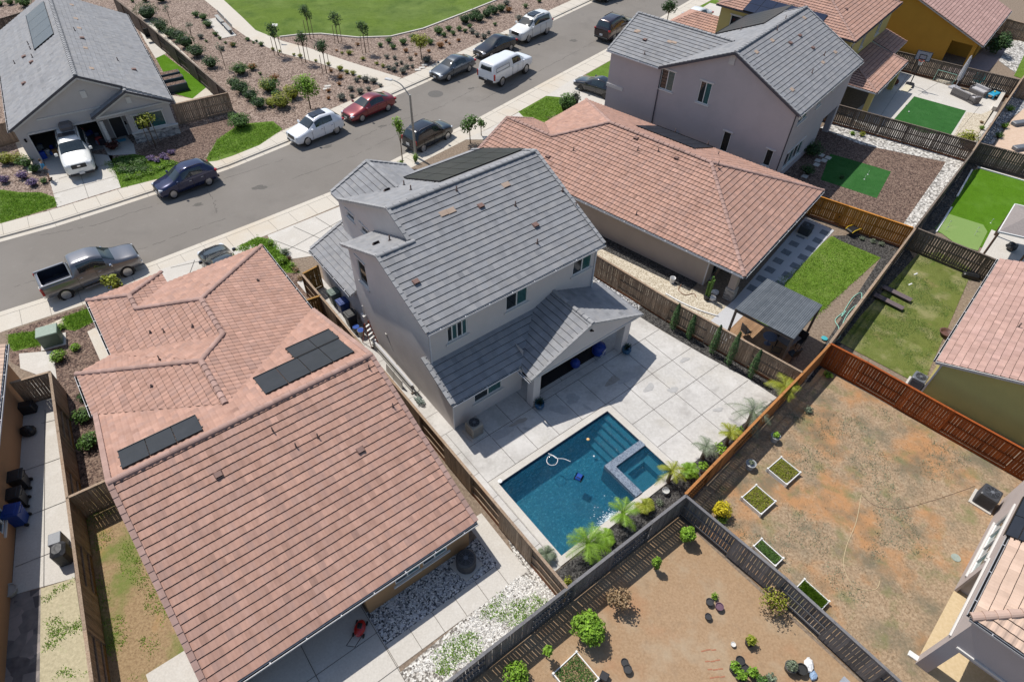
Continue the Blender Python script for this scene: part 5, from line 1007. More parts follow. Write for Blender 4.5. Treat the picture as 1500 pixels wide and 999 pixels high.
def part(root,name,mat,fn):
    mb=MB(); fn(mb); return mb.build(name,mat,root)
def car(kind,label,cat,name,fpx,rpx,near,paintm,z=ROADZ,opts=(),wbscale=None):
    """fpx, rpx: ground contact of the front and rear wheel on the visible side; near=+1 if that is the car's left side"""
    f=at(*fpx,z); b=at(*rpx,z); h=(f-b); wbm=h.length; h.normalize()
    K={'sedan':(2.75,4.75,1.80,1.45,.325),'suv':(2.8,4.65,1.88,1.66,.36),'mini':(2.62,4.15,1.78,1.56,.34),'bigsuv':(2.95,5.05,1.96,1.80,.385),'truck':(3.68,5.85,2.03,1.92,.41),'shell':(3.5,5.7,2.0,1.85,.4)}[kind]
    wb,L,W,H,r=K; s=wbm/wb if wbscale is None else wbscale; s=max(.93,min(1.12,s))
    lf=V3((-h.y,h.x,0)); c=(f+b)/2-lf*(near*(W/2-.03)*s)
    if near==0: c=(f+b)/2
    t=thing(name,label,cat,(c.x,c.y,z),math.atan2(h.y,h.x)); t.scale=(s,s,s*(1.17 if kind!='sedan' else 1.09))
    w=W/2; fo=L/2-(.06 if kind in('truck','shell') else .03); re=-(L-fo) if False else -L/2
    if kind=='sedan': st=[(L/2,w*.80,.32,.5,.62,w*.5,'p'),(L/2-.08,w*.93,.24,.62,.72,w*.72,'p'),(L/2-.55,w*.97,.2,.74,.84,w*.78,'p'),(.95,w,.19,.86,.96,w*.8,'w'),(.28,w,.19,.9,1.36,w*.62,'g'),(-.3,w,.19,.92,1.45,w*.64,'g'),(-.38,w,.19,.92,1.45,w*.64,'g'),(-1.05,w,.19,.93,1.38,w*.6,'r'),(-1.75,w*.98,.2,.94,1.04,w*.7,'p'),(-L/2+.2,w*.92,.25,.9,1.02,w*.68,'p'),(-L/2,w*.86,.36,.72,.9,w*.5,'p')]
    elif kind=='suv': st=[(L/2,w*.80,.35,.62,.76,w*.52,'p'),(L/2-.08,w*.94,.27,.74,.86,w*.74,'p'),(L/2-.5,w*.97,.22,.86,.97,w*.8,'p'),(1.0,w,.21,.98,1.08,w*.82,'w'),(.42,w,.21,1.0,1.54,w*.66,'g'),(-.25,w,.21,1.02,1.65,w*.69,'g'),(-.33,w,.21,1.02,1.65,w*.69,'g'),(-1.35,w,.21,1.06,1.6,w*.67,'p'),(-1.62,w,.22,1.06,1.56,w*.64,'r'),(-L/2+.16,w*.95,.26,1.06,1.14,w*.68,'p'),(-L/2,w*.86,.36,.8,.98,w*.6,'p')]
    elif kind=='mini': st=[(L/2,w*.80,.3,.6,.76,w*.55,'p'),(L/2-.08,w*.94,.24,.74,.86,w*.76,'p'),(L/2-.5,w*.97,.2,.86,.95,w*.8,'p'),(.85,w,.2,.95,1.03,w*.82,'w'),(.5,w,.2,.98,1.46,w*.7,'g'),(-.1,w,.2,1.0,1.55,w*.74,'g'),(-.18,w,.2,1.0,1.55,w*.74,'g'),(-1.45,w,.2,1.02,1.52,w*.72,'p'),(-1.7,w*.99,.22,1.02,1.48,w*.7,'r'),(-L/2+.12,w*.94,.26,1.0,1.1,w*.72,'p'),(-L/2,w*.86,.36,.8,.95,w*.62,'p')]
    elif kind=='bigsuv': st=[(L/2,w*.80,.4,.72,.88,w*.6,'p'),(L/2-.12,w*.92,.3,.86,.98,w*.78,'p'),(L/2-.5,w*.98,.25,.98,1.08,w*.82,'p'),(1.15,w,.24,1.08,1.16,w*.84,'w'),(.55,w,.24,1.1,1.68,w*.7,'g'),(-.3,w,.24,1.12,1.79,w*.73,'g'),(-.4,w,.24,1.12,1.79,w*.73,'g'),(-1.2,w,.24,1.12,1.78,w*.72,'g'),(-1.3,w,.24,1.12,1.78,w*.72,'g'),(-2.0,w,.24,1.13,1.74,w*.7,'p'),(-2.2,w*.99,.25,1.13,1.7,w*.68,'r'),(-L/2+.1,w*.95,.3,1.1,1.2,w*.74,'p'),(-L/2,w*.86,.42,.9,1.05,w*.66,'p')]
    elif kind=='truck': st=[(L/2,w*.8,.5,.86,1.02,w*.7,'p'),(L/2-.1,w*.94,.42,1.0,1.14,w*.82,'p'),(L/2-.5,w*.98,.4,1.08,1.22,w*.84,'p'),(1.45,w,.38,1.15,1.27,w*.84,'w'),(.95,w,.38,1.2,1.8,w*.68,'g'),(.28,w,.38,1.22,1.9,w*.72,'g'),(.2,w,.38,1.22,1.9,w*.72,'g'),(-.72,w,.38,1.22,1.88,w*.71,'p'),(-.95,w,.38,1.22,1.82,w*.7,'p'),(-1.02,w,.38,1.24,1.31,w*.86,'p'),(-1.1,w,.38,1.24,1.3,w*.86,'b'),(-2.7,w,.4,1.24,1.3,w*.86,'p'),(-L/2+.1,w*.98,.46,1.22,1.29,w*.84,'p'),(-L/2,w*.94,.5,1.1,1.22,w*.8,'p')]
    else: st=[(L/2,w*.8,.5,.84,.98,w*.7,'p'),(L/2-.1,w*.94,.42,.98,1.08,w*.82,'p'),(L/2-.5,w*.98,.4,1.04,1.16,w*.84,'p'),(1.5,w,.38,1.12,1.2,w*.84,'w'),(1.0,w,.38,1.16,1.72,w*.68,'g'),(.5,w,.38,1.18,1.8,w*.72,'g'),(.42,w,.38,1.18,1.8,w*.72,'g'),(-.25,w,.38,1.18,1.8,w*.72,'p'),(-.45,w,.38,1.18,1.8,w*.74,'p'),(-.55,w,.38,1.2,1.82,w*.84,'p'),(-2.6,w,.4,1.2,1.82,w*.84,'p'),(-L/2+.16,w*.98,.46,1.2,1.8,w*.82,'p'),(-L/2+.02,w*.96,.5,1.12,1.26,w*.8,'p'),(-L/2,w*.9,.52,1.0,1.15,w*.78,'p')]
    sh={'truck':.05,'shell':.05}.get(kind,.02)
    carbody(t,L,W,[(a[0]-0*sh,)+a[1:] for a in st],paintm)
    wheels(t,wb,w-.14,r,.24 if kind not in('truck','shell') else .28,spokes=6 if kind in('truck','suv','bigsuv') else 5,dark='darkrim' in opts)
    hz_={'sedan':.62,'suv':.76,'mini':.74,'bigsuv':.9,'truck':.98,'shell':.92}[kind]; bz={'sedan':.8,'suv':.95,'mini':.88,'bigsuv':1.05,'truck':1.0,'shell':.95}[kind]
    for s_ in (1,-1):
        part(t,'headlight',M_hl,lambda m:m.bbox((L/2-.2,s_*w*.68,hz_),(.3,.34,.14),rz=-s_*.35,b=.03)); 
        if kind in('truck','shell'): part(t,'tail_light',M_tl,lambda m:m.bbox((-L/2+.06,s_*w*.93,bz),(.14,.14,.42),b=.02))
        elif kind=='mini': part(t,'tail_light',M_tl,lambda m:m.bbox((-L/2+.1,s_*w*.84,bz),(.12,.16,.26),b=.02))
        else: part(t,'tail_light',M_tl,lambda m:m.bbox((-L/2+.14,s_*w*.78,bz),(.2,.34,.13),rz=s_*.35,b=.02))
        mx={'sedan':.85,'suv':.85,'mini':.72,'bigsuv':1.0,'truck':1.15,'shell':1.15}[kind]; mz=st[3][3]+.1
        part(t,'mirror',paintm if kind!='truck' else M_chrome,lambda m:m.bbox((mx,s_*(w+.1),mz),(.16,.2,.15),b=.03))
        # door gaps and handles
        xs={'sedan':(.78,-.34,-1.25),'suv':(.85,-.29,-1.25),'mini':(.72,-.14,-1.2),'bigsuv':(.95,-.35,-1.25),'truck':(1.2,.24,-.85),'shell':(1.2,.46,-.3)}[kind]; zbl=st[4][3]
        def seams(m):
            for x in xs: m.box((x,s_*(w-.004),(zbl+.3)/2+.02),(.014,.014,zbl-.38))
            m.box(((xs[0]+xs[2])/2,s_*(w-.02),.3 if kind not in('truck','shell') else .45),(xs[0]-xs[2],.02,.03))
        part(t,'door_seam',M_blk,seams)
        def hand(m):
            pass
        for x in (xs[1]+.2,xs[2]+.22): part(t,'door_handle',M_chrome if kind in('truck','suv') else paintm,lambda m:m.bbox((x,s_*(w-.01),zbl-.14),(.2,.05,.035),b=.008))
    part(t,'grille',M_blk,lambda m:m.bbox((L/2-.045,0,hz_-.06),(.1,w*.95,.24 if kind not in('truck','shell') else .38),b=.03)); part(t,'front_bumper',M_blk if 'blackbumper' in opts or kind not in('truck','shell') else M_chrome,lambda m:m.bbox((L/2-.06,0,.36 if kind not in('truck','shell') else .55),(.16,w*1.5,.12 if kind not in('truck','shell') else .2),b=.03))
    part(t,'rear_bumper',M_chrome if kind in('truck',) else M_blk,lambda m:m.bbox((-L/2+.03,0,.42 if kind not in('truck','shell') else .6),(.16,w*1.6,.14 if kind not in('truck','shell') else .2),b=.03)); part(t,'number_plate',M_plate,lambda m:m.box((-L/2-.05,0,.66 if kind not in('truck','shell') else .72),(.02,.34,.16))); part(t,'number_plate',M_plate,lambda m:m.box((L/2+.02,0,.42),(.02,.34,.14)))
    if 'badge' in opts: part(t,'badge',M_chrome,lambda m:m.ell((L/2+.01,0,hz_-.04),(.02,.12,.06),10,6))
    if 'rails' in opts or kind=='bigsuv':
        for s_ in (1,-1): part(t,'roof_rail',M_chrome if 'chromerail' in opts else M_blk,lambda m:m.tube([(.3,s_*w*.62,H-.1),(.2,s_*w*.62,H-.03),(-1.2,s_*w*.62,H-.02),(-1.4,s_*w*.62,H-.1)],.02,6))
    if 'sunroof' in opts:
        zt=st[5][4]+.012; part(t,'sunroof',M_roofg,lambda m:m.bbox((-.35,0,zt),(1.25,w*.85,.03),b=.02)); part(t,'sunroof_bar',M_rimd,lambda m:m.box((-.2,0,zt+.016),(.05,w*.85,.012)))
    if kind=='truck':
        def bed(m):
            bw=w*.8; x0,x1=-L/2+.14,-1.14; zf=.72; zt=1.3
            m.poly([(x0,-bw,zf),(x1,-bw,zf),(x1,bw,zf),(x0,bw,zf)]); m.poly([(x0,-bw,zf),(x0,-bw,zt),(x1,-bw,zt),(x1,-bw,zf)]); m.poly([(x0,bw,zf),(x1,bw,zf),(x1,bw,zt),(x0,bw,zt)]); m.poly([(x1,-bw,zf),(x1,-bw,zt),(x1,bw,zt),(x1,bw,zf)]); m.poly([(x0,-bw,zf),(x0,bw,zf),(x0,bw,zt),(x0,-bw,zt)])
        part(t,'bed_liner',surf('bed_liner',[(.015,.018,.03),(.03,.035,.05)],scale=20),bed)
        for s_ in (1,-1): part(t,'bed_rail',paintm,lambda m:m.bbox((-2.0,s_*w*.87,1.29),(1.75,.16,.06),b=.02))
        part(t,'cab_rear_window',M_glass,lambda m:m.add([(-.99,-w*.6,1.3),(-.99,w*.6,1.3),(-.93,w*.55,1.72),(-.93,-w*.55,1.72)],[(0,1,2,3),(3,2,1,0)]))
        for s_ in (1,-1): part(t,'running_board',M_chrome,lambda m:m.box((.2,s_*(w+.02),.42),(1.9,.16,.04)))
    if kind=='shell':
        part(t,'shell_window',M_glass,lambda m:m.add([(-L/2+.0,-w*.6,1.32),(-L/2+.0,w*.6,1.32),(-L/2+.12,w*.55,1.62),(-L/2+.12,-w*.55,1.62)],[(0,1,2,3),(3,2,1,0)]))
        for s_ in (1,-1):
            def sp(m):
                m.box((-1.6,s_*(w*.93),1.52),(1.7,.02,.02)); m.box((-1.6,s_*(w*.965),1.25),(1.9,.02,.02)); m.box((-.72,s_*(w*.94),1.38),(.02,.02,.28)); m.box((-2.5,s_*(w*.94),1.38),(.02,.02,.28))
            part(t,'shell_seam',M_blk,sp)
    return t
G1='cars parked along the street'
car('truck','silver grey crew cab pickup truck parked in front of the left pink house','pickup truck','pickup_truck',(191.3,406.5),(102.4,440),-1,paint('paint_silver',(.2,.2,.215),.6,.28),group if False else ROADZ)
car('suv','dark navy blue SUV parked facing left beside the green verge','car','parked_car',(257.5,291.5),(308.5,272.5),1,paint('paint_navy',(.012,.018,.07),.4,.2),opts=('rails',))
car('suv','white crossover with a large glass sunroof in front of the red sedan','car','parked_car',(452.6,214.5),(494.6,197.5),1,paint('paint_white',(.72,.74,.78),0,.25),opts=('sunroof',))
car('sedan','dark red sedan parked behind the white crossover','car','parked_car',(531.8,179.5),(569.6,163.8),1,paint('paint_red',(.22,.02,.025),.3,.25))
car('sedan','slate grey sedan parked where the path meets the street','car','parked_car',(658,119.5),(688,106),1,paint('paint_slate',(.085,.10,.12),.5,.25))
car('sedan','black sedan parked between the slate grey sedan and the white SUV','car','parked_car',(720,87),(748.5,75.5),1,paint('paint_black',(.012,.013,.018),.2,.2))
car('bigsuv','large white SUV parked behind the black sedan on the far kerb','car','parked_car',(773.5,64.2),(802,51),1,paint('paint_pearl',(.7,.7,.68),0,.25),opts=('sunroof',))
car('shell','white pickup truck with a utility shell on its bed','pickup truck','pickup_truck',(771.5,108),(734.7,128),-1,MATS['paint_white'],opts=('blackbumper',))
car('mini','glossy black compact hatchback parked beside the street lamp','car','parked_car',(656.3,206.2),(621.3,224.5),-1,MATS['paint_black'],opts=('rails','chromerail'))
car('bigsuv','dark maroon SUV half hidden behind the mauve house','car','parked_car',(927,47),(894,65),-1,paint('paint_maroon',(.03,.014,.018),.3,.22),opts=('rails',))
car('sedan','black sedan standing in the driveway beside the mauve house','car','parked_car',(850,134),(885,146),1,MATS['paint_black'],z=.02,opts=('darkrim',))
car('bigsuv','dark grey SUV cut off by the top edge of the photo','car','parked_car',(886,6),(915,-7),1,paint('paint_graphite',(.03,.033,.036),.3,.25))
car('sedan','white sedan parked beyond the mauve house roof','car','parked_car',(1002,42),(1028,30),0,MATS['paint_white'],z=.02)
car('sedan','dark grey car in the driveway behind the left pink roof','car','parked_car',(318,384),(352,428),0,paint('paint_char',(.012,.014,.02),.2,.25),z=.02)
# white SUV with cargo box in the open garage driveway
ts=car('bigsuv','white SUV with open tailgate and grey roof cargo box in the driveway','car','parked_car',(125,262),(112,215),0,MATS['paint_pearl'],z=.02,opts=('badge',))
part(ts,'cargo_box',flat('cargo_grey',(.12,.11,.11),rough=.4),lambda m:m.bbox((-1.3,.12,1.98),(1.5,.85,.34),b=.12)); part(ts,'sunroof',M_roofg,lambda m:m.bbox((-.2,0,1.8),(.55,1.1,.03),b=.02))
part(ts,'tailgate',MATS['paint_pearl'],lambda m:m.add([(-2.2,-.75,1.8),(-2.2,.75,1.8),(-3.0,.7,2.05),(-3.0,-.7,2.05),(-2.2,-.75,1.86),(-2.2,.75,1.86),(-3.0,.7,2.11),(-3.0,-.7,2.11)],[(0,1,2,3),(7,6,5,4),(0,4,5,1),(2,6,7,3),(1,5,6,2),(3,7,4,0)])); part(ts,'tailgate_glass',M_glass,lambda m:m.add([(-2.35,-.6,1.92),(-2.35,.6,1.92),(-2.85,.55,2.076),(-2.85,-.55,2.076)],[(3,2,1,0)]))
LF=dict(g=leaf('leaf_green',(0.065,0.145,0.026),(0.116,0.217,0.043)),y=leaf('leaf_yellow_green',(0.232,0.275,0.022),(0.348,0.362,0.043)),o=leaf('leaf_rust',(0.290,0.116,0.029),(0.435,0.203,0.058)),l=leaf('leaf_grey',(0.131,0.145,0.109),(0.217,0.225,0.189)),d=leaf('leaf_dark',(0.036,0.087,0.023),(0.072,0.145,0.041)),b=leaf('leaf_bright',(0.160,0.304,0.022),(0.246,0.406,0.043)),r=leaf('leaf_maroon',(0.087,0.022,0.017),(0.145,0.043,0.029)),p=leaf('leaf_purple',(.14,.09,.2),(.28,.2,.38)),t=leaf('leaf_tan',(.3,.19,.1),(.42,.3,.17)),Y=leaf('leaf_gold',(.5,.42,.01),(.65,.55,.03)),s=leaf('leaf_silver',(0.160,0.203,0.131),(0.261,0.304,0.203)),c=leaf('leaf_cypress',(0.051,0.116,0.036),(0.094,0.174,0.058)))
M_bark=surf('bark',[(.1,.07,.05),(.2,.15,.11)],scale=8,stretch=(3,3,.5),bump=.8); M_stem=flat('stem_brown',(.16,.11,.07),rough=.9)
def rndv():
    while 1:
        v=V3((random.uniform(-1,1),random.uniform(-1,1),random.uniform(-1,1)))
        if .05<v.length<1: return v.normalized()
def leafq(mb,p,n,s,tint,asp=1.6,mi=0):
    n=n.normalized(); a=n.cross(rndv())
    if a.length<.05: a=V3((1,0,0))
    a.normalize(); b=n.cross(a); w=s/asp/2; l=s/2
    mb.poly([p-a*l,p-b*w+n*s*.1,p+a*l,p+b*w+n*s*.1],tint,mi)
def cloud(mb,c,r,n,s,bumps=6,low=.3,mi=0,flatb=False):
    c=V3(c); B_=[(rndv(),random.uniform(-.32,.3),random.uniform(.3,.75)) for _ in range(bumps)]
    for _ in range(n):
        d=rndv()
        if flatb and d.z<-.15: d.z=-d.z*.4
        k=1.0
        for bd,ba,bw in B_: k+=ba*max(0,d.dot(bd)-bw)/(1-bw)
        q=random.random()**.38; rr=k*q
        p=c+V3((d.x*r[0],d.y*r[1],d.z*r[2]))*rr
        nn=(d+V3((0,0,.7))+rndv()*.9); ti=(low+.85*q)*random.uniform(.65,1.35)*(.8+.25*d.z)  # self-shading put into the tint: darker inside, lighter on top
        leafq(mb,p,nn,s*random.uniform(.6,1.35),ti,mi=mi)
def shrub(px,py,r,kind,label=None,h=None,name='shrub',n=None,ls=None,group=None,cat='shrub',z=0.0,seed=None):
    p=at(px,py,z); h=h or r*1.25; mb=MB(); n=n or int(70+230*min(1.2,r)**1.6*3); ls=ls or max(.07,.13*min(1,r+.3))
    mb.ell((0,0,h*.42),(r*.62,r*.62,h*.36),8,5,tint=.28,jit=.12); cloud(mb,(0,0,h*.5),(r,r,h*.56),n,ls,flatb=True)  # dark core tint paints the shaded inside of the bush
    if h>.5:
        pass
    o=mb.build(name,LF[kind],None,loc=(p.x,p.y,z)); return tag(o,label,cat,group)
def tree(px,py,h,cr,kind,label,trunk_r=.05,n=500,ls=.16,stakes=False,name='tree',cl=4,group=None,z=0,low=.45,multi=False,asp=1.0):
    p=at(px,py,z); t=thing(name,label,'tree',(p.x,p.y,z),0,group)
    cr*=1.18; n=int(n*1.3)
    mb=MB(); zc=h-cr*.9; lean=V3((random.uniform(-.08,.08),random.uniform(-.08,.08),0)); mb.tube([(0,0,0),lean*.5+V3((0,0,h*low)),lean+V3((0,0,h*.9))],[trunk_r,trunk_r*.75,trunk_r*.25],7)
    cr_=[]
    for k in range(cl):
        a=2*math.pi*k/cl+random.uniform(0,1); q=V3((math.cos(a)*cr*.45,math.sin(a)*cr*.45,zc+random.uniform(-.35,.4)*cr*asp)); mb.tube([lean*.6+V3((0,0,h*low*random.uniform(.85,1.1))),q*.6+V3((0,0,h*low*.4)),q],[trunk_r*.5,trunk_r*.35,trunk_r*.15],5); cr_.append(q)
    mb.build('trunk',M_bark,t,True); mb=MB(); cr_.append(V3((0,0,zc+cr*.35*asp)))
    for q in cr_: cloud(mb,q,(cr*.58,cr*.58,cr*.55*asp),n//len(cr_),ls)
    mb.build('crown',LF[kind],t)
    if stakes:
        for s in (-1,1): mb=MB(); a=R(40); mb.tube([(s*.4*math.cos(a),s*.4*math.sin(a),0),(s*.4*math.cos(a),s*.4*math.sin(a),h*.6)],.03,6); mb.build('stake',M_stem,t)
    return t
random.seed(11)
Z2=lambda x,y:(340+x/3.75,y/3.75); Z1=lambda x,y:(x/3.75,y/3.75)
GP='shrubs in the mulch beside the street'
kinds={'y':'yellow green','o':'rust orange','l':'greyish lavender','g':'round green','d':'dark green'}
SH=[(Z2,275,590,.75,'y'),(Z2,335,540,.7,'y'),(Z2,215,500,.6,'g'),(Z2,245,532,.4,'g'),(Z2,50,410,.62,'g'),(Z2,115,385,.35,'o'),(Z2,235,442,.3,'o'),(Z2,50,700,.62,'g'),(Z2,10,655,.3,'g'),(Z2,595,388,.3,'y'),(Z2,632,405,.2,'y'),(Z2,665,412,.27,'y'),(Z2,700,432,.2,'y'),(Z2,530,360,.2,'y'),(Z2,460,340,.15,'y'),(Z2,375,318,.2,'y'),(Z2,340,307,.14,'y'),(Z2,225,277,.17,'y'),(Z2,262,287,.13,'y'),(Z2,720,332,.22,'y'),(Z2,645,302,.25,'y'),(Z2,795,357,.17,'y'),(Z2,830,372,.2,'y'),(Z2,605,297,.15,'y'),(Z2,590,470,.18,'o'),(Z2,530,507,.18,'o'),(Z2,530,547,.18,'o'),(Z2,595,434,.22,'o'),(Z2,545,397,.16,'o'),(Z2,1145,262,.35,'o'),(Z2,1080,289,.2,'o'),(Z2,955,289,.22,'o'),(Z2,1245,230,.22,'o'),(Z2,1195,247,.15,'o'),(Z2,1175,234,.15,'o'),(Z2,1010,307,.16,'o'),(Z2,690,252,.16,'o'),(Z2,575,284,.13,'o'),
(Z2,605,550,.36,'l'),(Z2,655,500,.3,'l'),(Z2,705,515,.3,'l'),(Z2,735,450,.3,'l'),(Z2,780,458,.33,'l'),(Z2,685,450,.25,'l'),(Z2,815,478,.2,'l'),(Z2,750,498,.25,'l'),(Z2,660,538,.25,'l'),(Z2,860,383,.22,'l'),(Z2,890,393,.3,'l'),(Z2,940,405,.33,'l'),(Z2,960,378,.25,'l'),(Z2,990,372,.2,'l'),(Z2,850,322,.22,'l'),(Z2,895,328,.2,'l'),(Z2,930,353,.2,'l'),(Z2,980,332,.2,'l'),(Z2,905,362,.2,'l'),(Z2,1070,345,.38,'l'),
(Z2,862,237,.36,'g'),(Z2,815,259,.28,'g'),(Z2,885,269,.3,'g'),(Z2,940,245,.4,'g'),(Z2,1000,222,.4,'g'),(Z2,1090,245,.35,'g'),(Z2,1135,188,.4,'g'),(Z2,1190,170,.3,'g'),(Z2,1165,203,.3,'g'),(Z2,1215,194,.3,'g'),(Z2,1248,170,.3,'g'),(Z2,1280,180,.25,'g'),(Z2,1305,155,.25,'g'),(Z2,1280,130,.42,'d'),(Z2,1320,112,.42,'d'),(Z2,1360,120,.42,'d'),(Z2,1400,95,.42,'d'),(Z2,1440,78,.42,'d'),(Z2,1478,64,.42,'d'),(Z2,1340,93,.35,'d'),(Z2,1420,63,.35,'d'),(Z2,1320,185,.3,'l'),(Z2,1345,204,.3,'l'),(Z2,1385,214,.3,'l'),(Z2,85,224,.2,'g'),(Z2,118,240,.14,'g'),(Z2,160,254,.2,'g'),(Z2,8,258,.28,'g'),
(Z1,820,108,.72,'d'),(Z1,890,168,.6,'d'),(Z1,940,205,.5,'d'),(Z1,985,225,.6,'d'),(Z1,1030,262,.62,'d'),(Z1,1085,312,.62,'d'),(Z1,1162,372,.5,'d'),(Z1,1290,480,.42,'d'),(Z1,1335,510,.5,'d'),(Z1,1385,550,.5,'d'),(Z1,1430,590,.5,'d'),(Z1,1325,405,.55,'g'),(Z1,1388,386,.3,'g'),(Z1,1430,412,.17,'g'),(Z1,1475,500,.6,'y'),(Z1,1490,585,.4,'y'),(Z1,1080,95,.32,'g'),(Z1,1120,110,.36,'g'),(Z1,1145,150,.42,'g'),(Z1,1185,198,.3,'g'),(Z1,1208,218,.2,'g'),(Z1,1105,213,.3,'l'),(Z1,1240,242,.16,'g'),(Z1,1222,278,.25,'l'),(Z1,1280,258,.2,'o'),(Z1,1135,233,.15,'g'),(Z1,730,14,.2,'g'),(Z1,800,12,.4,'g'),(Z1,890,14,.55,'d'),(Z1,60,28,.36,'g'),(Z1,145,38,.6,'g'),(Z1,100,12,.3,'g'),(Z1,5,34,.3,'g'),(Z1,1278,650,.3,'g'),(Z1,1325,700,.62,'g'),(Z1,1410,232,.16,'g'),(Z1,1437,252,.22,'g'),(Z1,1362,225,.2,'g')]
desc={'y':'yellow green clipped shrub growing in reddish bark mulch','o':'small rusty orange shrub growing in reddish bark mulch','l':'grey leaved lavender tuft growing in reddish bark mulch','g':'green rounded shrub growing in reddish bark mulch','d':'dark green spreading juniper growing in reddish bark mulch'}
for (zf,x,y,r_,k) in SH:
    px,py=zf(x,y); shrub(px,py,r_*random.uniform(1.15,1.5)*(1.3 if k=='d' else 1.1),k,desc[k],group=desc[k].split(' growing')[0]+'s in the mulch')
for x,y,r_ in ((760,30,.5),(745,18,.5),(770,12,.4),(700,24,.35),(725,38,.3),(790,4,.4),(755,45,.25),(742,8,.5),(716,50,.3)): shrub(x,y,r_,random.choice('glo'),'low mixed shrub on the planted strip behind the parked cars',group='low shrubs behind the parked cars')
# staked young trees
for i,(b,h,c,lb) in enumerate(((Z2(430,215),3.4,.62,'young staked tree with thin dark crown, first at the lawn edge'),(Z2(585,238),3.2,.66,'young staked tree with thin dark crown, second along the lawn edge'),(Z2(735,292),3.2,.62,'young staked tree with thin dark crown, third along the lawn edge'),(Z2(255,305),3.2,.6,'young staked tree left of the path, nearest the pale sign'),(Z2(405,345),3.1,.62,'young staked tree left of the path, middle one of three'),(Z2(520,405),3.2,.68,'young staked tree left of the path, closest to the street'))):
    tree(b[0],b[1],h,c,'d',lb,.05,n=420,ls=.15,stakes=True,low=.55,asp=1.25)
tree(*Z2(1042,330),2.6,.85,'y','small yellow green leafy tree above the grey sedan',.06,n=900,ls=.15); tree(*Z2(432,600),3.1,1.0,'b','bright green full young tree beside golden shrubs',.07,n=1500,ls=.16,asp=1.2)
for (x,y,lb) in ((950,165,'bare thin sapling beside the slope path'),(1240,380,'thin sapling near the juniper row'),(1075,260,'thin staked sapling above the junipers'),(820,60,'thin sapling close to the long brown fence')):
    q=Z1(x,y); tree(q[0],q[1],2.6,.4,'s',lb,.03,n=90,ls=.13,low=.5)
tree(689,210,2.6,.75,'g','small leafy street tree by the pink roof tip',.05,n=420,ls=.2); tree(705,199,1.6,.4,'g','small bush tree beside the pink roof tip',.04,n=160,ls=.17); tree(590,240,3.6,.42,'b','slim bright green street tree behind the grey gable',.05,n=420,ls=.15,asp=2.2); tree(976,38,3.0,.85,'d','dark leafy street tree behind the mauve house roof',.06,n=420,ls=.22)
tree(175,434,1.75,.5,'y','small yellow green street tree beside the silver pickup',.05,n=360,ls=.2); tree(228,214,3.0,.75,'y','young yellow green tree in front of the grey house window',.06,n=420,ls=.16,stakes=True); tree(1000,200,2.6,.6,'b','small bright tree between pink roof and mauve wall',.05,n=420,ls=.15)
shrub(829,166,.85,'g','large green bush beside the small front lawn',h=2.0,n=1200,ls=.16); shrub(842,160,.5,'l','greyish flowering bush beside the large green bush',h=1.9,n=420,ls=.14); shrub(588,240,.25,'b','low bright tuft behind the grey street gable'); shrub(609,238,.3,'b','low green tuft at the foot of the street lamp',h=.8)
shrub(167,219,.62,'r','round maroon shrub by the grey house entry',h=.8); 
for x,y,r_,k in ((178,240,.7,'g'),(192,238,.7,'g'),(206,240,.65,'g'),(182,250,.7,'g'),(197,251,.7,'g'),(213,250,.6,'g'),(188,262,.5,'b'),(205,258,.5,'b'),(222,253,.5,'b'),(236,247,.5,'b'),(250,241,.45,'b')): shrub(x,y,r_,k,'spreading ground cover juniper beside the driveway',h=r_*.6,group='spreading junipers beside the driveway')
for x,y,r_ in ((222,235,.4),(231,238,.35),(240,232,.4),(252,226,.35),(246,236,.25)): shrub(x,y,r_,'p','purple flowering clump in front of the grey house',h=.4,group='purple flowers before the grey house')
for x,y,r_,k in ((10,240,.7,'y'),(26,238,.6,'y'),(40,244,.65,'g'),(52,252,.5,'g'),(35,262,.5,'p'),(50,272,.5,'p'),(8,268,.5,'p'),(66,268,.35,'g')): shrub(x,y,r_,k,'mixed bush left of the driveway by the person',group='mixed bushes left of the driveway')
for x,y,r_,k,lb in ((88,528,.5,'b','bright bush below the green utility box'),(112,512,.35,'b','small bright bush in brown mulch'),(124,585,.35,'d','small dark bush against the pink house'),(125,614,.55,'g','middle green bush along the pink house'),(133,652,.62,'g','lowest green bush along the pink house'),(90,482,.3,'b','tuft beside the rocky front bed')): shrub(x,y,r_,k,lb,n=int(900*r_))
for x,y,r_,k in ((418,372,.35,'s'),(414,385,.4,'b'),(428,392,.3,'b'),(424,380,.22,'r'),(434,397,.25,'t'),(440,410,.25,'t'),(396,358,.3,'b')): shrub(x,y,r_,k,'small front bed plant beside the light driveway',group='front bed plants beside the driveway')
for x,y,r_,k,lb in ((1188,228,.95,'d','leafy green bush against the mauve house wall'),(1182,255,.6,'d','lower dark bush against the mauve house wall'),(1413,212,1.0,'y','large yellow green strappy plant by the dark fence'),(1248,198,.3,'b','small bright plant in the cobble border'),(1262,200,.35,'y','yellowish plant in the cobble border'),(1232,262,.25,'d','small plant by the turf patch'),(1437,190,.3,'b','bright plant in the grey cobble bed'),(1478,163,.4,'b','upper bright plant in the grey cobble bed'),(1470,188,.4,'b','middle bright plant in the grey cobble bed'),(1462,202,.4,'g','lower plant in the grey cobble bed'),(1437,181,.2,'t','small dry plant in tan gravel')): shrub(x,y,r_,k,lb,n=int(700*max(.3,r_)))
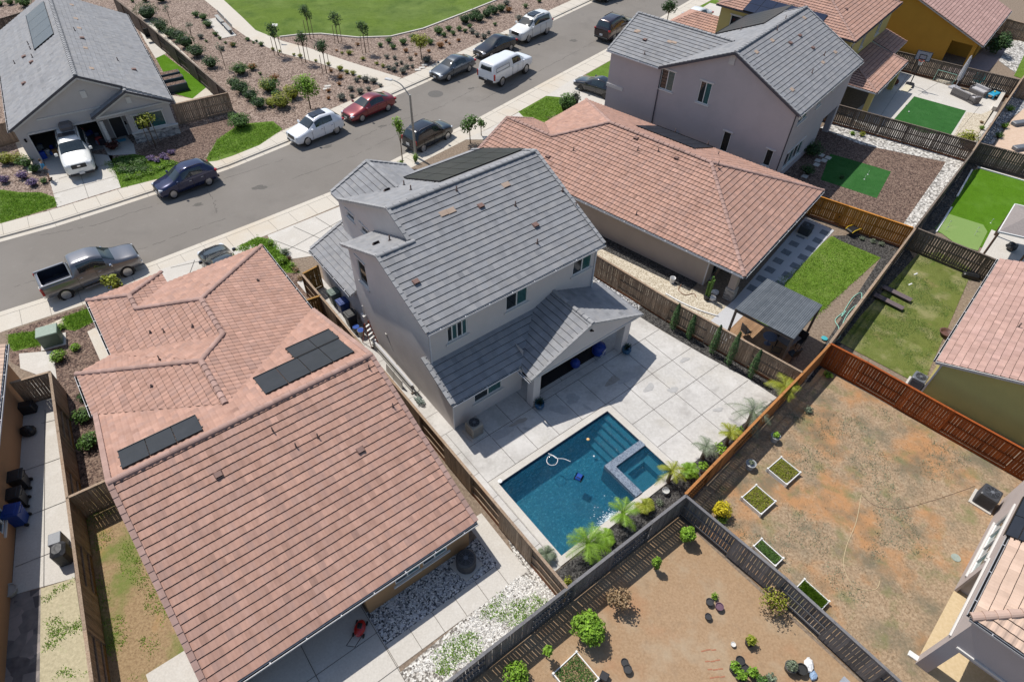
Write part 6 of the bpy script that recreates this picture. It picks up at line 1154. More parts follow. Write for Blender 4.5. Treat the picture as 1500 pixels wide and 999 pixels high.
# yard trees and bushes near the camera
def px_tree(x,y,*a,**k): return tree(x,y,*a,**k)
tree(860,928,1.4,.6,'b','round bright green citrus tree in the bare yard',.06,n=2800,ls=.13,low=.2,cl=7); tree(903,887,1.2,.5,'t','small tan and russet shrub tree by the grey fence',.04,n=520,ls=.12,low=.4); tree(1002,792,1.0,.33,'b','bright green small tree in the fence corner',.04,n=900,ls=.13,low=.4,asp=1.5); tree(958,834,.9,.19,'b','slim bright sapling leaning near the fence corner',.03,n=380,ls=.11,asp=2.4); tree(800,964,1.1,.2,'b','slim green sapling beside the grey fence',.03,n=260,ls=.11,asp=2)
shrub(757,992,.5,'b','yellow green bush at the bottom edge by the fence',h=1.0,n=900); shrub(1053,753,.45,'Y','vivid yellow bush in the corner of the brown yard',h=.9,n=1100,ls=.1); shrub(1057,762,.3,'b','green tuft below the vivid yellow bush',h=.3)
tree(1131,893,1.2,.6,'t','sprawling pale dry vine against the charcoal fence',.03,n=260,ls=.1,low=.4); tree(1127,890,1.2,.55,'y','sprawling sage green vine mixed into the dry vine',.03,n=420,ls=.1,low=.4)
# palms
M_palmt=surf('palm_trunk',[(.09,.07,.055),(.22,.18,.14)],scale=9,bump=1,stretch=(1,1,5))
def palm(px,py,th,fl_len,nf,kind,label,droop=.9,seed=1,z=.02,lean=(0,0),tr=.11,wid=.34,group=None):
    random.seed(seed); p=at(px,py,z); t=thing('palm_tree',label,'palm',(p.x,p.y,z),0,group)
    mb=MB(); top=V3((lean[0],lean[1],th)); mb.tube([(0,0,0),top*.5+V3((0,0,0)),top],[tr,tr*.85,tr*.95],9); mb.build('trunk',M_palmt,t)
    nf=max(7,int(nf*.72)); fl_len*=.92
    for k in range(nf):
        a=2*math.pi*k/nf+random.uniform(-.25,.25); el=random.uniform(.15,1.15); L=fl_len*random.uniform(.8,1.1); d=V3((math.cos(a),math.sin(a),0)); mb=MB(); pts=[]; N=11
        for i in range(N+1):
            s=i/N; pts.append(top+d*(L*s*math.cos(el*(1-s*.3)))+V3((0,0,L*(math.sin(el)*s-droop*.62*s*s))))
        for i in range(N): mb.beam(pts[i],pts[i+1],.022*(1.2-i/N),.014,tint=.9)
        for i in range(1,N*3):
            s=i/(N*3); j=min(N-1,int(s*N)); q=pts[j].lerp(pts[j+1],s*N-j); dr=(pts[j+1]-pts[j]).normalized(); sd=dr.cross(V3((0,0,1))); sd.normalize(); up=sd.cross(dr); ll=wid*math.sin(math.pi*(.12+.83*s))*random.uniform(.85,1.1)
            for sg in (-1,1):
                e=q+(sd*sg*.78+dr*.55+up*random.uniform(-.25,.2)).normalized()*ll-V3((0,0,ll*.25)); w_=dr*.012; ti=random.uniform(.7,1.25); mb.poly([q-w_,q+w_,e],ti)
        mb.build('frond',LF[kind],t)
    return t
def palmc(px,py,zc,*a,**k):
    c=at(px,py,zc); l=A.loc(c); v=max(l.y,-9.55) if l.x<8 else max(l.y,-9.5); q=A.P(l.x,v,0); 
    global at_; t=palm(0,0,zc,*a,**k); t.location=(q.x,q.y,.02); return t
palmc(1103,603,1.5,1.6,15,'s','tall palm with drooping grey green fronds at the patio corner',droop=1.3,seed=2,wid=.42); palmc(1150,566,1.45,1.2,16,'y','yellow green palm leaning over the orange fence corner',seed=3,droop=1.0,wid=.42); palmc(1090,650,1.0,.8,12,'y','small yellow green palm below the tall grey palm',seed=13,wid=.34)
palmc(862,796,1.05,1.3,19,'b','large bushy bright palm at the bottom of the pool',seed=4,wid=.42); palmc(913,752,1.1,1.0,13,'b','palm in black mulch right of the bushy palm',seed=5,wid=.34); palmc(984,690,1.0,1.0,12,'y','palm behind the raised spa wall',seed=6,droop=1.2,wid=.3); palmc(800,812,.4,.55,12,'s','small grey fan palm at the left pool corner',seed=7,wid=.28)
palmc(1035,655,1.0,.95,10,'s','slim arching palm over the patio edge',seed=8,droop=1.3); palmc(890,790,.3,.55,10,'b','low palm tuft beside the large bushy palm',seed=9); palmc(950,745,.4,.55,11,'y','low palm tuft between two pool palms',seed=10); palmc(1012,690,.5,.6,16,'b','dense strappy green palm by the white pots',seed=14,wid=.3)
for x,y,r_,k,lb in ((831,852,.22,'y','small variegated clump at the fence corner'),(966,738,.2,'s','small blue green succulent behind the spa'),(1212,552,.3,'b','small sapling clump in red fence shade'),(1183,603,.3,'s','pale weed clump near the orange fence')): shrub(x,y,r_,k,lb)
# cypresses
for i,(x,y,h,lb) in enumerate(((985,482,2.15,'slim cypress at the left end of the fence row'),(1008,495,1.95,'slim cypress second from the left in the row'),(1042,517,2.35,'slim cypress in the middle of the fence row'),(1066,534,2.75,'tallest slim cypress fourth in the fence row'),(1098,552,2.3,'slim cypress at the right end of the fence row'))):
    p=at(x,y,.01); t=thing('cypress',lb,'cypress',(p.x,p.y,.01),0,'slim cypresses along the tan fence'); mb=MB(); mb.tube([(0,0,0),(0,0,h*.9)],[.03,.01],6); mb.build('trunk',M_bark,t); mb=MB(); random.seed(50+i)
    for k in range(1500):
        s=random.random()**.8; a=random.uniform(0,6.28); rr=(.25*(1-s)**.6*(.6+.4*min(1,s*6))+.03)*random.uniform(.5,1.1)*(1+.2*math.sin(3*a+s*9)); q=V3((math.cos(a)*rr,math.sin(a)*rr,.08+s*(h-.08))); leafq(mb,q,V3((math.cos(a),math.sin(a),.6))+rndv()*.5,.075,random.uniform(.6,1.3)*(.65 if rr<.1 else 1))  # inner leaves tinted darker as painted self-shading
    mb.build('crown',LF['c'],t)
# weeds / grass as stuff
def inpoly(p,P):
    c=False; j=len(P)-1
    for i in range(len(P)):
        if (P[i].y>p.y)!=(P[j].y>p.y) and p.x<(P[j].x-P[i].x)*(p.y-P[i].y)/(P[j].y-P[i].y)+P[i].x: c=not c
        j=i
    return c
from mathutils import noise as mnoise
def weeds(name,L,n,h,kind,label,thr=.1,sc_=.9,blades=6,z=.01,spread=.09,world=False,w=.018):
    P=L if world else pxs(L); xs=[p.x for p in P]; ys=[p.y for p in P]; mb=MB(); k=0; tries=0
    while k<n and tries<n*30:
        tries+=1; q=V3((random.uniform(min(xs),max(xs)),random.uniform(min(ys),max(ys)),0))
        if not inpoly(q,P) or mnoise.noise(q*sc_)<thr: continue
        k+=1; ti=random.uniform(.6,1.3)
        for b in range(blades):
            o=V3((random.gauss(0,spread),random.gauss(0,spread),0)); d=V3((random.uniform(-1,1),random.uniform(-1,1),random.uniform(.4,1.5))).normalized(); s=V3((-d.y,d.x,0)).normalized()*w*random.uniform(.7,1.5); hh=h*random.uniform(.5,1.3); mb.poly([q+o-s+V3((0,0,z)),q+o+s+V3((0,0,z)),q+o+d*hh+V3((0,0,z))],ti)
    return tag(mb.build(name,LF[kind]),label,'grass',kind='stuff')
weeds('weeds',[(600,990),(760,845),(790,850),(825,862),(700,985)],420,.12,'b','green weeds sprouting through the white gravel',thr=.12,sc_=.7); 
yard=[A.P(19.5,-10),A.P(16.5,-10.2),A.P(8.1,-11),A.P(6.6,-11.5),A.P(6.8,-21),A.P(20.6,-18)]
weeds('weeds',yard,1100,.09,'s','sparse green weeds scattered over the dry yard',thr=.12,sc_=.45,world=True,blades=7); weeds('dry_grass',yard,2600,.09,'t','dry straw scattered over the dry yard',thr=-.2,sc_=.6,world=True,blades=3,spread=.15,w=.012)
weeds('weeds',[(110,745),(170,720),(260,900),(200,999),(140,960)],520,.07,'b','green weeds on the narrow left side yard',thr=.05,sc_=.8); weeds('weeds',[(66,870),(110,850),(130,990),(66,990)],160,.1,'b','weeds on the pale soil strip',thr=.15,sc_=.9)
weeds('grass_tufts',[(1190,470),(1285,378),(1222,350),(1085,455),(1125,475)],5200,.1,'b','rough green grass of the small lawn yard',thr=-1,blades=4,spread=.1,w=.02); weeds('grass_tufts',[(1232,498),(1348,374),(1420,398),(1352,550),(1335,550)],3200,.08,'g','patchy grass of the lawn yard by the olive house',thr=-.1,sc_=.5,blades=4,spread=.12,w=.02)
weeds('dry_grass',[A.P(5.4,-11.4),A.P(-5,-11.4),A.P(-6,-22),A.P(5.8,-22)],700,.06,'t','fine straw on the bare soil yard',thr=.0,sc_=.7,world=True,blades=3,spread=.12,w=.01)
for L,nn in (([(0,280),(30,284),(60,284),(81,292),(82,301),(40,314),(0,325)],1300),([(302,236),(318,206),(352,184),(400,180),(412,190),(378,212)],1500),([(152,238),(196,228),(260,239),(229,262),(180,274)],900),([(344,365),(378,349),(400,354),(412,370),(434,396),(420,398),(395,374)],900),([(762,166),(800,144),(822,147),(826,168),(800,178)],900),([(92,467),(128,454),(138,470),(110,483)],500),([(14,491),(60,486),(61,504),(20,512)],400)):
    weeds('grass_tufts',L,nn,.13,'b','bright green front verge grass',thr=-1,blades=4,spread=.12,w=.022,sc_=.6)
random.seed(21)
def obj1(name,mat,label,cat,fn,loc=(0,0,0),rz=0,group=None,smooth=False):
    mb=MB(); fn(mb); o=mb.build(name,mat,None,smooth,loc=loc); o.rotation_euler=(0,0,rz); return tag(o,label,cat,group)
# street lamp
p=at(609,230,0); M_galv=flat('galvanised_steel',(.30,.30,.29),rough=.5,metal=.5)
tl=thing('street_lamp','grey steel street lamp with curved arm over the road','street lamp',(p.x,p.y,0))
# solve pole height from the measured bend, arm end from measured head
def ontop(px,py,base):
    d=raydir(px,py); best=min((abs((V3((base.x,base.y,z))-V3((0,0,CH))).cross(d.normalized()).length),z) for z in [i*.05 for i in range(60,180)]); return best[1]
zh=ontop(598,142,p); 
d=raydir(572,117); zz=zh+1.0; t_=(zz-CH)/d.z; hd=V3((d.x*t_-p.x,d.y*t_-p.y,zz))
part(tl,'base',M_galv,lambda m:m.lathe((0,0,0),[(.2,0),(.2,.06),(.13,.1),(.13,.3)],12)); part(tl,'pole',M_galv,lambda m:m.tube([(0,0,0),(0,0,zh*.5),(0,0,zh+.15)],[.12,.1,.08],12))
part(tl,'arm',M_galv,lambda m:m.tube(smoothpts([(0,0,zh),(hd.x*.4,hd.y*.4,zh+.75),(hd.x*.75,hd.y*.75,zh+.98),(hd.x,hd.y,zh+1.0)]),.045,8)); ang=math.atan2(hd.y,hd.x)
lh=part(tl,'lamp_head',flat('lamp_grey',(.5,.5,.5),rough=.4),lambda m:m.bbox((hd.x*1.1,hd.y*1.1,zz),(.65,.28,.1),rz=ang,b=.04)); part(lh,'lens',M_white,lambda m:m.box((hd.x*1.14,hd.y*1.14,zz-.055),(.35,.2,.02),rz=ang))
# manhole
c=at(638,138,ROADZ+.004); obj1('manhole_cover',M_asph,'round dark manhole cover patch in the road','manhole cover',lambda m:(m.lathe((0,0,0),[(0,.002),(.72,.002),(.74,0)],28),m.lathe((0,0,.003),[(0,.006),(.34,.006),(.36,0)],24)),c).data.materials[0]=surf('manhole',[(.10,.095,.09),(.15,.14,.13)],scale=30,bump=.3)
# AC units
M_acg=flat('ac_grey',(.30,.29,.27),rough=.5,var=.08); M_acd=flat('ac_dark',(.045,.048,.055),rough=.5); M_acm=flat('ac_blue_grey',(.13,.14,.16),rough=.5)
def ac(px,py,yaw,w,h,body,label,roundb=False,z=.03,pad=True):
    p=at(px,py,z); t=thing('air_conditioner',label,'air conditioner',(p.x,p.y,z),yaw)
    if pad: part(t,'pad',M_conc,lambda m:m.bbox((0,0,.03),(w+.22,w+.22,.07),b=.01))
    if roundb: part(t,'cabinet',body,lambda m:m.lathe((0,0,.06),[(w*.5,0),(w*.54,.05),(w*.54,h*.9),(w*.46,h),(w*.36,h),(w*.34,h-.06)],20)).data.polygons.foreach_set('use_smooth',[False]*0)
    else:
        def cab(m):
            m.bbox((0,0,h/2+.06),(w,w,h),b=.05)
            for k in range(12):
                for s in (-1,1): m.box((s*w*.5,0,.14+k*(h-.2)/12),(.015,w*.82,.012),tint=.5); m.box((0,s*w*.5,.14+k*(h-.2)/12),(w*.82,.015,.012),tint=.5)
        part(t,'cabinet',body,cab)
    part(t,'fan_well',M_blk,lambda m:m.lathe((0,0,h+.065),[(0,.0),(w*.38,.004),(w*.4,0)],24)); 
    def gr(m):
        for k in range(1,7): 
            rr=w*.38*k/6; m.tube([(rr*math.cos(a*math.pi/10),rr*math.sin(a*math.pi/10),h+.095) for a in range(21)],.005,4,cap=False)
        for a in range(8): m.beam((0,0,h+.095),(w*.4*math.cos(a*math.pi/4),w*.4*math.sin(a*math.pi/4),h+.09),.01,.008)
    part(t,'fan_grille',M_acm,gr); part(t,'fan_hub',M_acm,lambda m:m.lathe((0,0,h+.07),[(0,.03),(w*.11,.02),(w*.12,0)],12)); return t
ac(695,633,A.yaw,.72,.82,flat('ac_beige',(.27,.25,.22),rough=.6),'beige air conditioner in the patio shade by the centre house'); ac(683,828,B.yaw+.2,.85,.72,M_acd,'dark round air conditioner in grey gravel by the pink house',True); ac(1178,342,C.yaw,.8,.7,M_acd,'dark air conditioner beside the stepping stones'); ac(1340,564,I.yaw,.72,.7,M_acm,'grey air conditioner between red fence and olive house'); ac(1439,735,R(46),.82,.85,M_acd,'dark air conditioner on a pale pad at the far right of the dry yard')
# potted agaves
M_pot=surf('blue_glaze',[(.01,.05,.12),(.03,.12,.22)],scale=4,rough=.15,bump=0,spec=.8); M_agave=leaf('agave',(.02,.05,.04),(.05,.09,.07),.05)
def agave(px,py,label):
    p=at(px,py,PZ); t=thing('potted_agave',label,'potted plant',(p.x,p.y,PZ)); part(t,'pot',M_pot,lambda m:m.lathe((0,0,0),[(.14,0),(.25,.12),(.28,.28),(.24,.42),(.26,.46),(.22,.46),(.2,.4),(0,.4)],20)).data.polygons.foreach_set('use_smooth',[True]*141 if False else [False]*0)
    mb=MB()
    for k in range(46):
        a=random.uniform(0,6.28); el=random.uniform(.1,1.3); d=V3((math.cos(a)*math.cos(el),math.sin(a)*math.cos(el),math.sin(el))); s=V3((-math.sin(a),math.cos(a),0))*.028; L=random.uniform(.32,.46); b=V3((0,0,.42)); mb.poly([b-s*.6,b+d*L*.4-s,b+d*L,b+d*L*.4+s,b+s*.6],random.uniform(.6,1.3))
    mb.build('leaves',M_agave,t)
agave(790,597,'spiky agave in a blue pot at the left patio post'); agave(917,517,'spiky agave in a blue pot at the right patio post')
# rug and covered furniture
M_rug=surf('black_rug',[(.008,.008,.01),(.03,.028,.03)],scale=14,stretch=(8,1,1),bump=.3); g=A.z(830,545,.04); 
obj1('patio_rug',M_rug,'black rug spread under the covered patio','rug',lambda m:m.box((0,0,0),(5.2,1.9,.015)),A.P(8.0,.25,PZ+.012),A.yaw)
M_bcov=surf('blue_cover',[(.005,.02,.14),(.012,.05,.3)],scale=6,rough=.35,bump=.5,bscale=9,bdist=.05)
q=A.z(843,530,.5); obj1('ball_seat',M_bcov,'smaller crumpled blue covered seat on the black rug','seat',lambda m:m.ell((0,0,.32),(.3,.3,.32),14,9,jit=.05),V3((q.x,q.y,0)) if False else A.P(q.x,q.y,PZ+.02))
q=A.z(878,508,.6); t=thing('bean_bag','large royal blue bag with white lettering on the black rug','bean bag',A.P(q.x,q.y,PZ+.02),A.yaw)
part(t,'bag',M_bcov,lambda m:m.lathe((0,0,0),[(.32,0),(.42,.15),(.42,.5),(.34,.72),(.16,.82),(0,.84)],18))
def text(par,body,size,loc,rot,mat,ext=.004,name='lettering'):
    cu=bpy.data.curves.new('t','FONT'); cu.body=body; cu.size=size; cu.extrude=ext; cu.align_x='CENTER'; cu.align_y='CENTER'; o=bpy.data.objects.new('t',cu); col.objects.link(o); dg=bpy.context.evaluated_depsgraph_get(); dg.update(); me=bpy.data.meshes.new_from_object(o.evaluated_get(dg)); bpy.data.objects.remove(o); o=bpy.data.objects.new(name,me); col.objects.link(o); me.materials.clear(); me.materials.append(mat); o.parent=par; o.location=loc; o.rotation_euler=rot; return o
text(t,'Goldn',.24,(-.05,-.435,.42),(R(78),R(-62),0),M_wp)
# boxes, bins along side path
def bin_(px,py,col_,label,lid=None,s=1.0,z=.03,yaw=None,group=None):
    p=at(px,py,z); t=thing('wheelie_bin',label,'bin',(p.x,p.y,z),A.yaw if yaw is None else yaw,group); b=flat('bin_'+label[:8],col_,rough=.45); 
    def bd(m):
        w0,w1,h=.24*s,.31*s,.95*s; vs=[(-w0,-w0,.05),(w0,-w0,.05),(w0,w0,.05),(-w0,w0,.05),(-w1,-w1,h),(w1,-w1,h),(w1,w1,h),(-w1,w1,h)]; m.add(vs,[(3,2,1,0),(0,1,5,4),(1,2,6,5),(2,3,7,6),(3,0,4,7)]); m.beam((-w1,-w1,h),(w1,-w1,h),.05,.05); m.beam((-w1,w1,h),(w1,w1,h),.05,.05)
    part(t,'body',b,bd); part(t,'lid',lid or b,lambda m:(m.bbox((0,0,.99*s),(.68*s,.7*s,.07),b=.03),m.bbox((0,0,1.03*s),(.4*s,.5*s,.04),b=.02)))
    part(t,'handle',b,lambda m:m.tube([(.3*s,-.2*s,.93*s),(.4*s,-.18*s,.95*s),(.4*s,.18*s,.95*s),(.3*s,.2*s,.93*s)],.02,6))
    for q in (-1,1): part(t,'wheel',M_tyre,lambda m:m.lathe((.26*s,q*.27*s,.1),[(0,-.03),(.1,-.03),(.1,.03),(0,.03)],10,axis=(0,1,0)))
    return t
bin_(492,444,(.10,.14,.12),'grey green bin nearest the golden gate'); bin_(505,458,(.01,.035,.16),'blue lidded bin on the narrow side path'); bin_(516,476,(.02,.02,.022),'black bin on the narrow side path'); 
for x,y,c,lb in ((523,487,(.03,.035,.04),'small dark bucket behind the white tub'),(530,492,(.28,.27,.24),'small beige tub with blue bag beside the bins')):
    p=at(x,y,PZ); t=thing('tub',lb,'bucket',(p.x,p.y,PZ)); part(t,'tub_body',flat('tub'+lb[:7],c),lambda m:m.lathe((0,0,0),[(.17,0),(.22,.5),(.23,.52),(.2,.5),(.18,.3),(0,.3)],14)); part(t,'liner',M_bluep,lambda m:m.lathe((0,0,.4),[(0,.05),(.15,.09),(.2,.11)],14))
p=at(549,506,PZ); t=thing('step_ladder','orange red fibreglass step ladder on the side path','ladder',(p.x,p.y,PZ),A.yaw+.3); M_lad=flat('ladder_red',(.3,.06,.03),rough=.5)
for s in (-1,1): part(t,'rail',M_lad,lambda m:(m.beam((s*.26,0,0),(s*.16,.35,1.75),.03,.07),m.beam((s*.24,.75,0),(s*.16,.38,1.72),.03,.05)))
for k in range(5): part(t,'step',flat('ladder_step',(.6,.6,.58)),lambda m:m.box((0,.06*k+.06,.3*(k+1)),(.46-.03*k,.1,.03)))
# boards stacked along the house wall
t=thing('plank_stack','long pale planks and gutters stacked against the left wall of the centre house','plank stack',A.P(-.28,3.2,PZ),A.yaw); M_pl=surf('pale_plank',[(.38,.36,.33),(.5,.48,.45)],scale=4,stretch=(4,.5,4),bump=.2)
for k in range(7): part(t,'plank',M_pl if k%3 else M_gutg,lambda m:m.box((random.uniform(-.14,.16),2.4+random.uniform(-.2,.2),.06+k*.085),(random.uniform(.1,.2),4.6+random.uniform(-.4,.4),.06)))
for y in (.2,2.6,4.6): part(t,'support',M_wdark,lambda m:m.box((0,y,.03),(.5,.1,.08)))
for y,lb in ((4.5,'upper small grey box leaning beside the stacked planks'),(5.3,'lower pale board leaning beside the stacked planks')): 
    obj1('leaning_board',M_pl,lb,'board',lambda m:(m.box((0,0,.3),(.06,.9,.6),ry=.12)),A.P(-.7,y,PZ),A.yaw)
hp=[V3((random.gauss(0,.12),random.gauss(0,.22),.05+.05*k/8)) for k in range(34)]; o=obj1('garden_hose',flat('hose_green',(.12,.16,.14)),'tangled grey green hose heap at the end of the planks','hose',lambda m:m.tube(smoothpts(hp,4),.022,5,cap=False),A.P(-.45,2.6,PZ+.05),A.yaw)
obj1('conduit',flat('conduit_white',(.5,.48,.45)),'pale conduit on the shaded left wall','conduit',lambda m:(m.box((-.03,0,.9),(.05,.12,.12)),m.beam((-.03,0,.9),(-.03,-.6,.02),.03,.03)),A.P(0,6.6,1.0),A.yaw)
for v,lb in ((9.2,'meter box near the ladder'),): obj1('meter_box',M_trim,'pale meter box and pipes near the step ladder','meter box',lambda m:(m.box((-.1,0,1.2),(.2,.4,.6)),m.beam((-.06,0,.1),(-.06,0,2.2),.05,.05,up=(0,1,0))),A.P(0,v,0),A.yaw)
# left neighbours bins, covered grill
bin_(37,712,(.015,.017,.02),'black bin farthest up the leftmost side path',yaw=R(25)); bin_(34,738,(.016,.018,.021),'black bin between the other black bin and the blue bin',yaw=R(22)); bin_(33,764,(.008,.04,.22),'royal blue bin by the leftmost wall',yaw=R(18),s=1.08)
p=at(98,812,.02); t=thing('covered_grill','black covered grill with grey table against the leftmost fence','grill',(p.x,p.y,.02),R(116)); part(t,'cart',M_acm,lambda m:m.bbox((.45,.15,.45),(.6,.5,.85),b=.02)); part(t,'cover',surf('black_fabric',[(.02,.02,.022),(.05,.05,.055)],scale=4,bump=.6,bscale=5,bdist=.06,rough=.5),lambda m:(m.bbox((-.2,0,.5),(.75,.62,.95),b=.12)))
obj1('dark_bush_pot',M_blk,'dark covered lump beside the leftmost wall','cover',lambda m:m.ell((0,0,.2),(.4,.32,.3),10,6,jit=.1),at(44,634,.02)); obj1('storage_chest',M_blk,'dark chest in the gate corner of the leftmost side yard','chest',lambda m:m.bbox((0,0,.3),(.8,.5,.6),b=.05),at(43,602,.02),R(20))
def pot(px,py,r,h,c,label,plant=None,z=.01,name='plant_pot',group=None,pr=.25,n=160):
    p=at(px,py,z); t=thing(name,label,'plant pot',(p.x,p.y,z),0,group); m_=flat('pot_%s'%(c,),c,rough=.6); part(t,'pot',m_,lambda m:m.lathe((0,0,0),[(r*.75,0),(r,h*.95),(r*1.08,h),(r*.92,h),(r*.88,h*.82)],16)); part(t,'soil',M_mulch2,lambda m:m.lathe((0,0,h*.8),[(0,.0),(r*.9,.0)],16))
    if plant: mb=MB(); cloud(mb,(0,0,h+pr*.55),(pr,pr,pr*.7),n,.11,flatb=True); mb.build('foliage',LF[plant],t)
    return t
pot(18,868,.3,.3,(.4,.39,.36),'pale round pot by the leftmost wall',None)
# raised beds
def bed(px,py,w,l,h,yaw,fill,label,soil=None):
    p=at(px,py,.01); t=thing('raised_bed',label,'raised bed',(p.x,p.y,.01),yaw)
    for a,b in (((-w/2,-l/2),(w/2,-l/2)),((w/2,-l/2),(w/2,l/2)),((w/2,l/2),(-w/2,l/2)),((-w/2,l/2),(-w/2,-l/2))): part(t,'side_board',M_white,lambda m:m.beam((a[0],a[1],h/2),(b[0],b[1],h/2),.04,h))
    for a in ((-1,-1),(1,-1),(1,1),(-1,1)): part(t,'corner_post',M_white,lambda m:(m.bbox((a[0]*w/2,a[1]*l/2,h/2+.02),(.09,.09,h+.06),b=.01)))
    part(t,'soil',soil or M_mulch2,lambda m:m.poly([(-w/2,-l/2,h*.75),(w/2,-l/2,h*.75),(w/2,l/2,h*.75),(-w/2,l/2,h*.75)]))
    if fill:
        mb=MB()
        for k in range(1500 if fill!='b2' else 2600):
            q=V3((random.uniform(-w/2+.06,w/2-.06),random.uniform(-l/2+.06,l/2-.06),h*.75)); 
            if fill=='b2': d=V3((random.uniform(-.4,.4),random.uniform(-.4,.4),1)).normalized(); s=V3((1,0,0))*.014; mb.poly([q-s,q+s,q+d*.2],random.uniform(.6,1.2))
            else: leafq(mb,q+V3((0,0,random.random()*.1)),V3((0,0,1))+rndv()*.8,.06,random.uniform(.5,1.2))
        mb.build('planting',LF[{'y':'y','g':'g','b2':'b'}[fill]],t)
bed(1146,693,1.15,1.15,.26,A.yaw,'y','white framed bed of yellow green weeds nearest the orange fence'); bed(1109,735,1.15,1.15,.26,A.yaw,'y','white framed bed of weeds closest to the vivid yellow bush'); bed(1123,812,.6,1.2,.26,A.yaw,'g','narrow white framed bed of dark soil along the charcoal fence'); bed(1187,874,.65,1.25,.26,A.yaw,'b2','narrow white framed bed of bright green grass along the charcoal fence'); bed(843,992,1.3,1.3,.22,A.yaw+.03,'g','white framed bed cut off at the bottom edge',M_dryP)
pot(1133,645,.24,.42,(.36,.38,.4),'grey pot with green sprout nearer the orange fence','b',pr=.18); pot(1097,685,.25,.42,(.34,.36,.38),'grey pot nearest the black shadowed fence strip','s',pr=.14,n=60); pot(1097+2,0+613,.16,.3,(.5,.5,.5),'pale pot tucked behind the orange fence','b',pr=.2)
for x,y,c,lb in ((1078,640,(.6,.6,.6),'white pot right of the arching palm'),(1053,664,(.62,.62,.62),'white pot below the arching palm'),(1008,697,(.3,.32,.35),'blue grey pot with strappy plant by the spa corner'),(1027,690,(.4,.4,.42),'grey pot second from the spa corner'),(974,722,(.5,.5,.48),'round pale pot in black mulch by the spa')): pot(x,y,.17,.26,c,lb,'b' if y<705 else None,z=.02,pr=.3,n=220)
for x,y,r_,lb,pl,cc in ((914,968,.15,'upper black pot of the pair near the bottom edge',None,(.02,.02,.022)),(918,978,.17,'lower black pot of the pair near the bottom edge',None,(.025,.025,.027)),(1038,880,.16,'black pot left of the plum pot',None,(.03,.03,.033)),(1052,887,.17,'plum coloured pot of soil','n',(.12,.06,.09)),(1036,901,.14,'small black pot standing alone below the plum pot',None,(.025,.025,.03)),(1096,939,.19,'black pot with yellow green plant leaning out','y',(.03,.025,.025)),(1073,941,.1,'small white pot standing alone in the bare yard',None,(.6,.58,.55)),(1082,966,.18,'topmost black pot of the cluster',None,(.02,.02,.022)),(1073,977,.18,'left black pot of the cluster with sprouts','b',(.02,.02,.022)),(1089,977,.17,'middle black pot of the cluster',None,(.022,.02,.022)),(1100,985,.18,'green planted pot right in the cluster','b',(.03,.03,.03)),(1083,990,.2,'bushy planted pot low in the cluster','b',(.03,.03,.03)),(1112,997,.18,'planted pot at the bottom of the cluster','g',(.03,.03,.03)),(1125,994,.17,'spiny planted pot right of the cluster','s',(.2,.2,.18)),(1155,976,.24,'large grey pot of dry grass beside the sack','s',(.08,.08,.075)),(1171,979,.22,'black pot beside the blue and white sack',None,(.02,.02,.02))): pot(x,y+4,r_,r_*1.5,cc,lb,None if pl=='n' else pl,pr=.24)
for x,y in ((1046,876),): shrub(x,y,.2,'b','green seedling between the black pots',h=.3)
obj1('square_tray',M_blk,'square black plastic planter near the bottom edge','planter',lambda m:(m.bbox((0,0,.15),(.34,.34,.3),b=.02)),at(884,993,.01),A.yaw+.4); obj1('compost_sack',M_wp,'crumpled white and blue sack beside the big grey pot','sack',lambda m:m.ell((0,0,.12),(.32,.2,.14),10,6,jit=.12),at(1183,975,.01),1.2); obj1('sack_tip',flat('pale_blue_sack',(.25,.35,.5)),'pale blue end of the crumpled sack','sack',lambda m:m.ell((0,0,.1),(.22,.15,.1),10,6,jit=.15),at(1190,990,.01),1.0)
M_brick=flat('red_brick',(.33,.14,.08),rough=.9)
for k,(x,y) in enumerate(((1037,952),(1043,968),(1047,980),(1050,992))): obj1('brick_row',M_brick,'row of thin bricks laid in the bare soil','brick row',lambda m:[m.box((i*.22-.2,random.uniform(-.02,.02),.012),(.2,.05,.03),rz=random.gauss(0,.05)) for i in range(3)],at(x,y,.008),R(8),group='thin brick rows in the bare soil')
tubeobj('garden_hose',smoothpts([at(x,y,.03) for x,y in ((1262,724),(1254,765),(1240,800),(1236,830),(1248,855),(1266,864),(1284,862),(1289,850))]),.02,flat('hose_tan',(.42,.33,.2)),'tan hose curving across the dry yard','hose'); tubeobj('cable',smoothpts([at(x,y,.02) for x,y in ((1260,723),(1285,742),(1320,745),(1360,735),(1400,722),(1428,712))]),.018,flat('cable_brown',(.10,.06,.04)),'brown cable running to the dark air conditioner','cable')
obj1('utility_cover',flat('lid_green',(.28,.32,.28)),'round green utility lid near the pale house wall','lid',lambda m:m.lathe((0,0,0),[(0,.05),(.2,.05),(.22,0)],18),at(1400,817,.01)); obj1('downspout_block',M_wp,'white splash block at the pale house corner','splash block',lambda m:m.bbox((0,0,.05),(.5,.25,.1),b=.02),at(1339,962,.01),R(-40))
# shed roof at the bottom edge
g0=at(1236,998,1.9); obj1('lean_to_roof',flat('grey_sheet',(.28,.29,.32),rough=.6),'grey lean-to roof at the bottom edge beside the charcoal fence','roof',lambda m:(m.box((0,0,1.9),(1.5,1.6,.06)),m.box((-.7,.7,.95),(.08,.08,1.9)),m.box((.7,.7,.95),(.08,.08,1.9)),m.box((-.7,-.7,.95),(.08,.08,1.9)),m.box((.7,-.7,.95),(.08,.08,1.9))),V3((g0.x,g0.y-.9,0)),A.yaw)
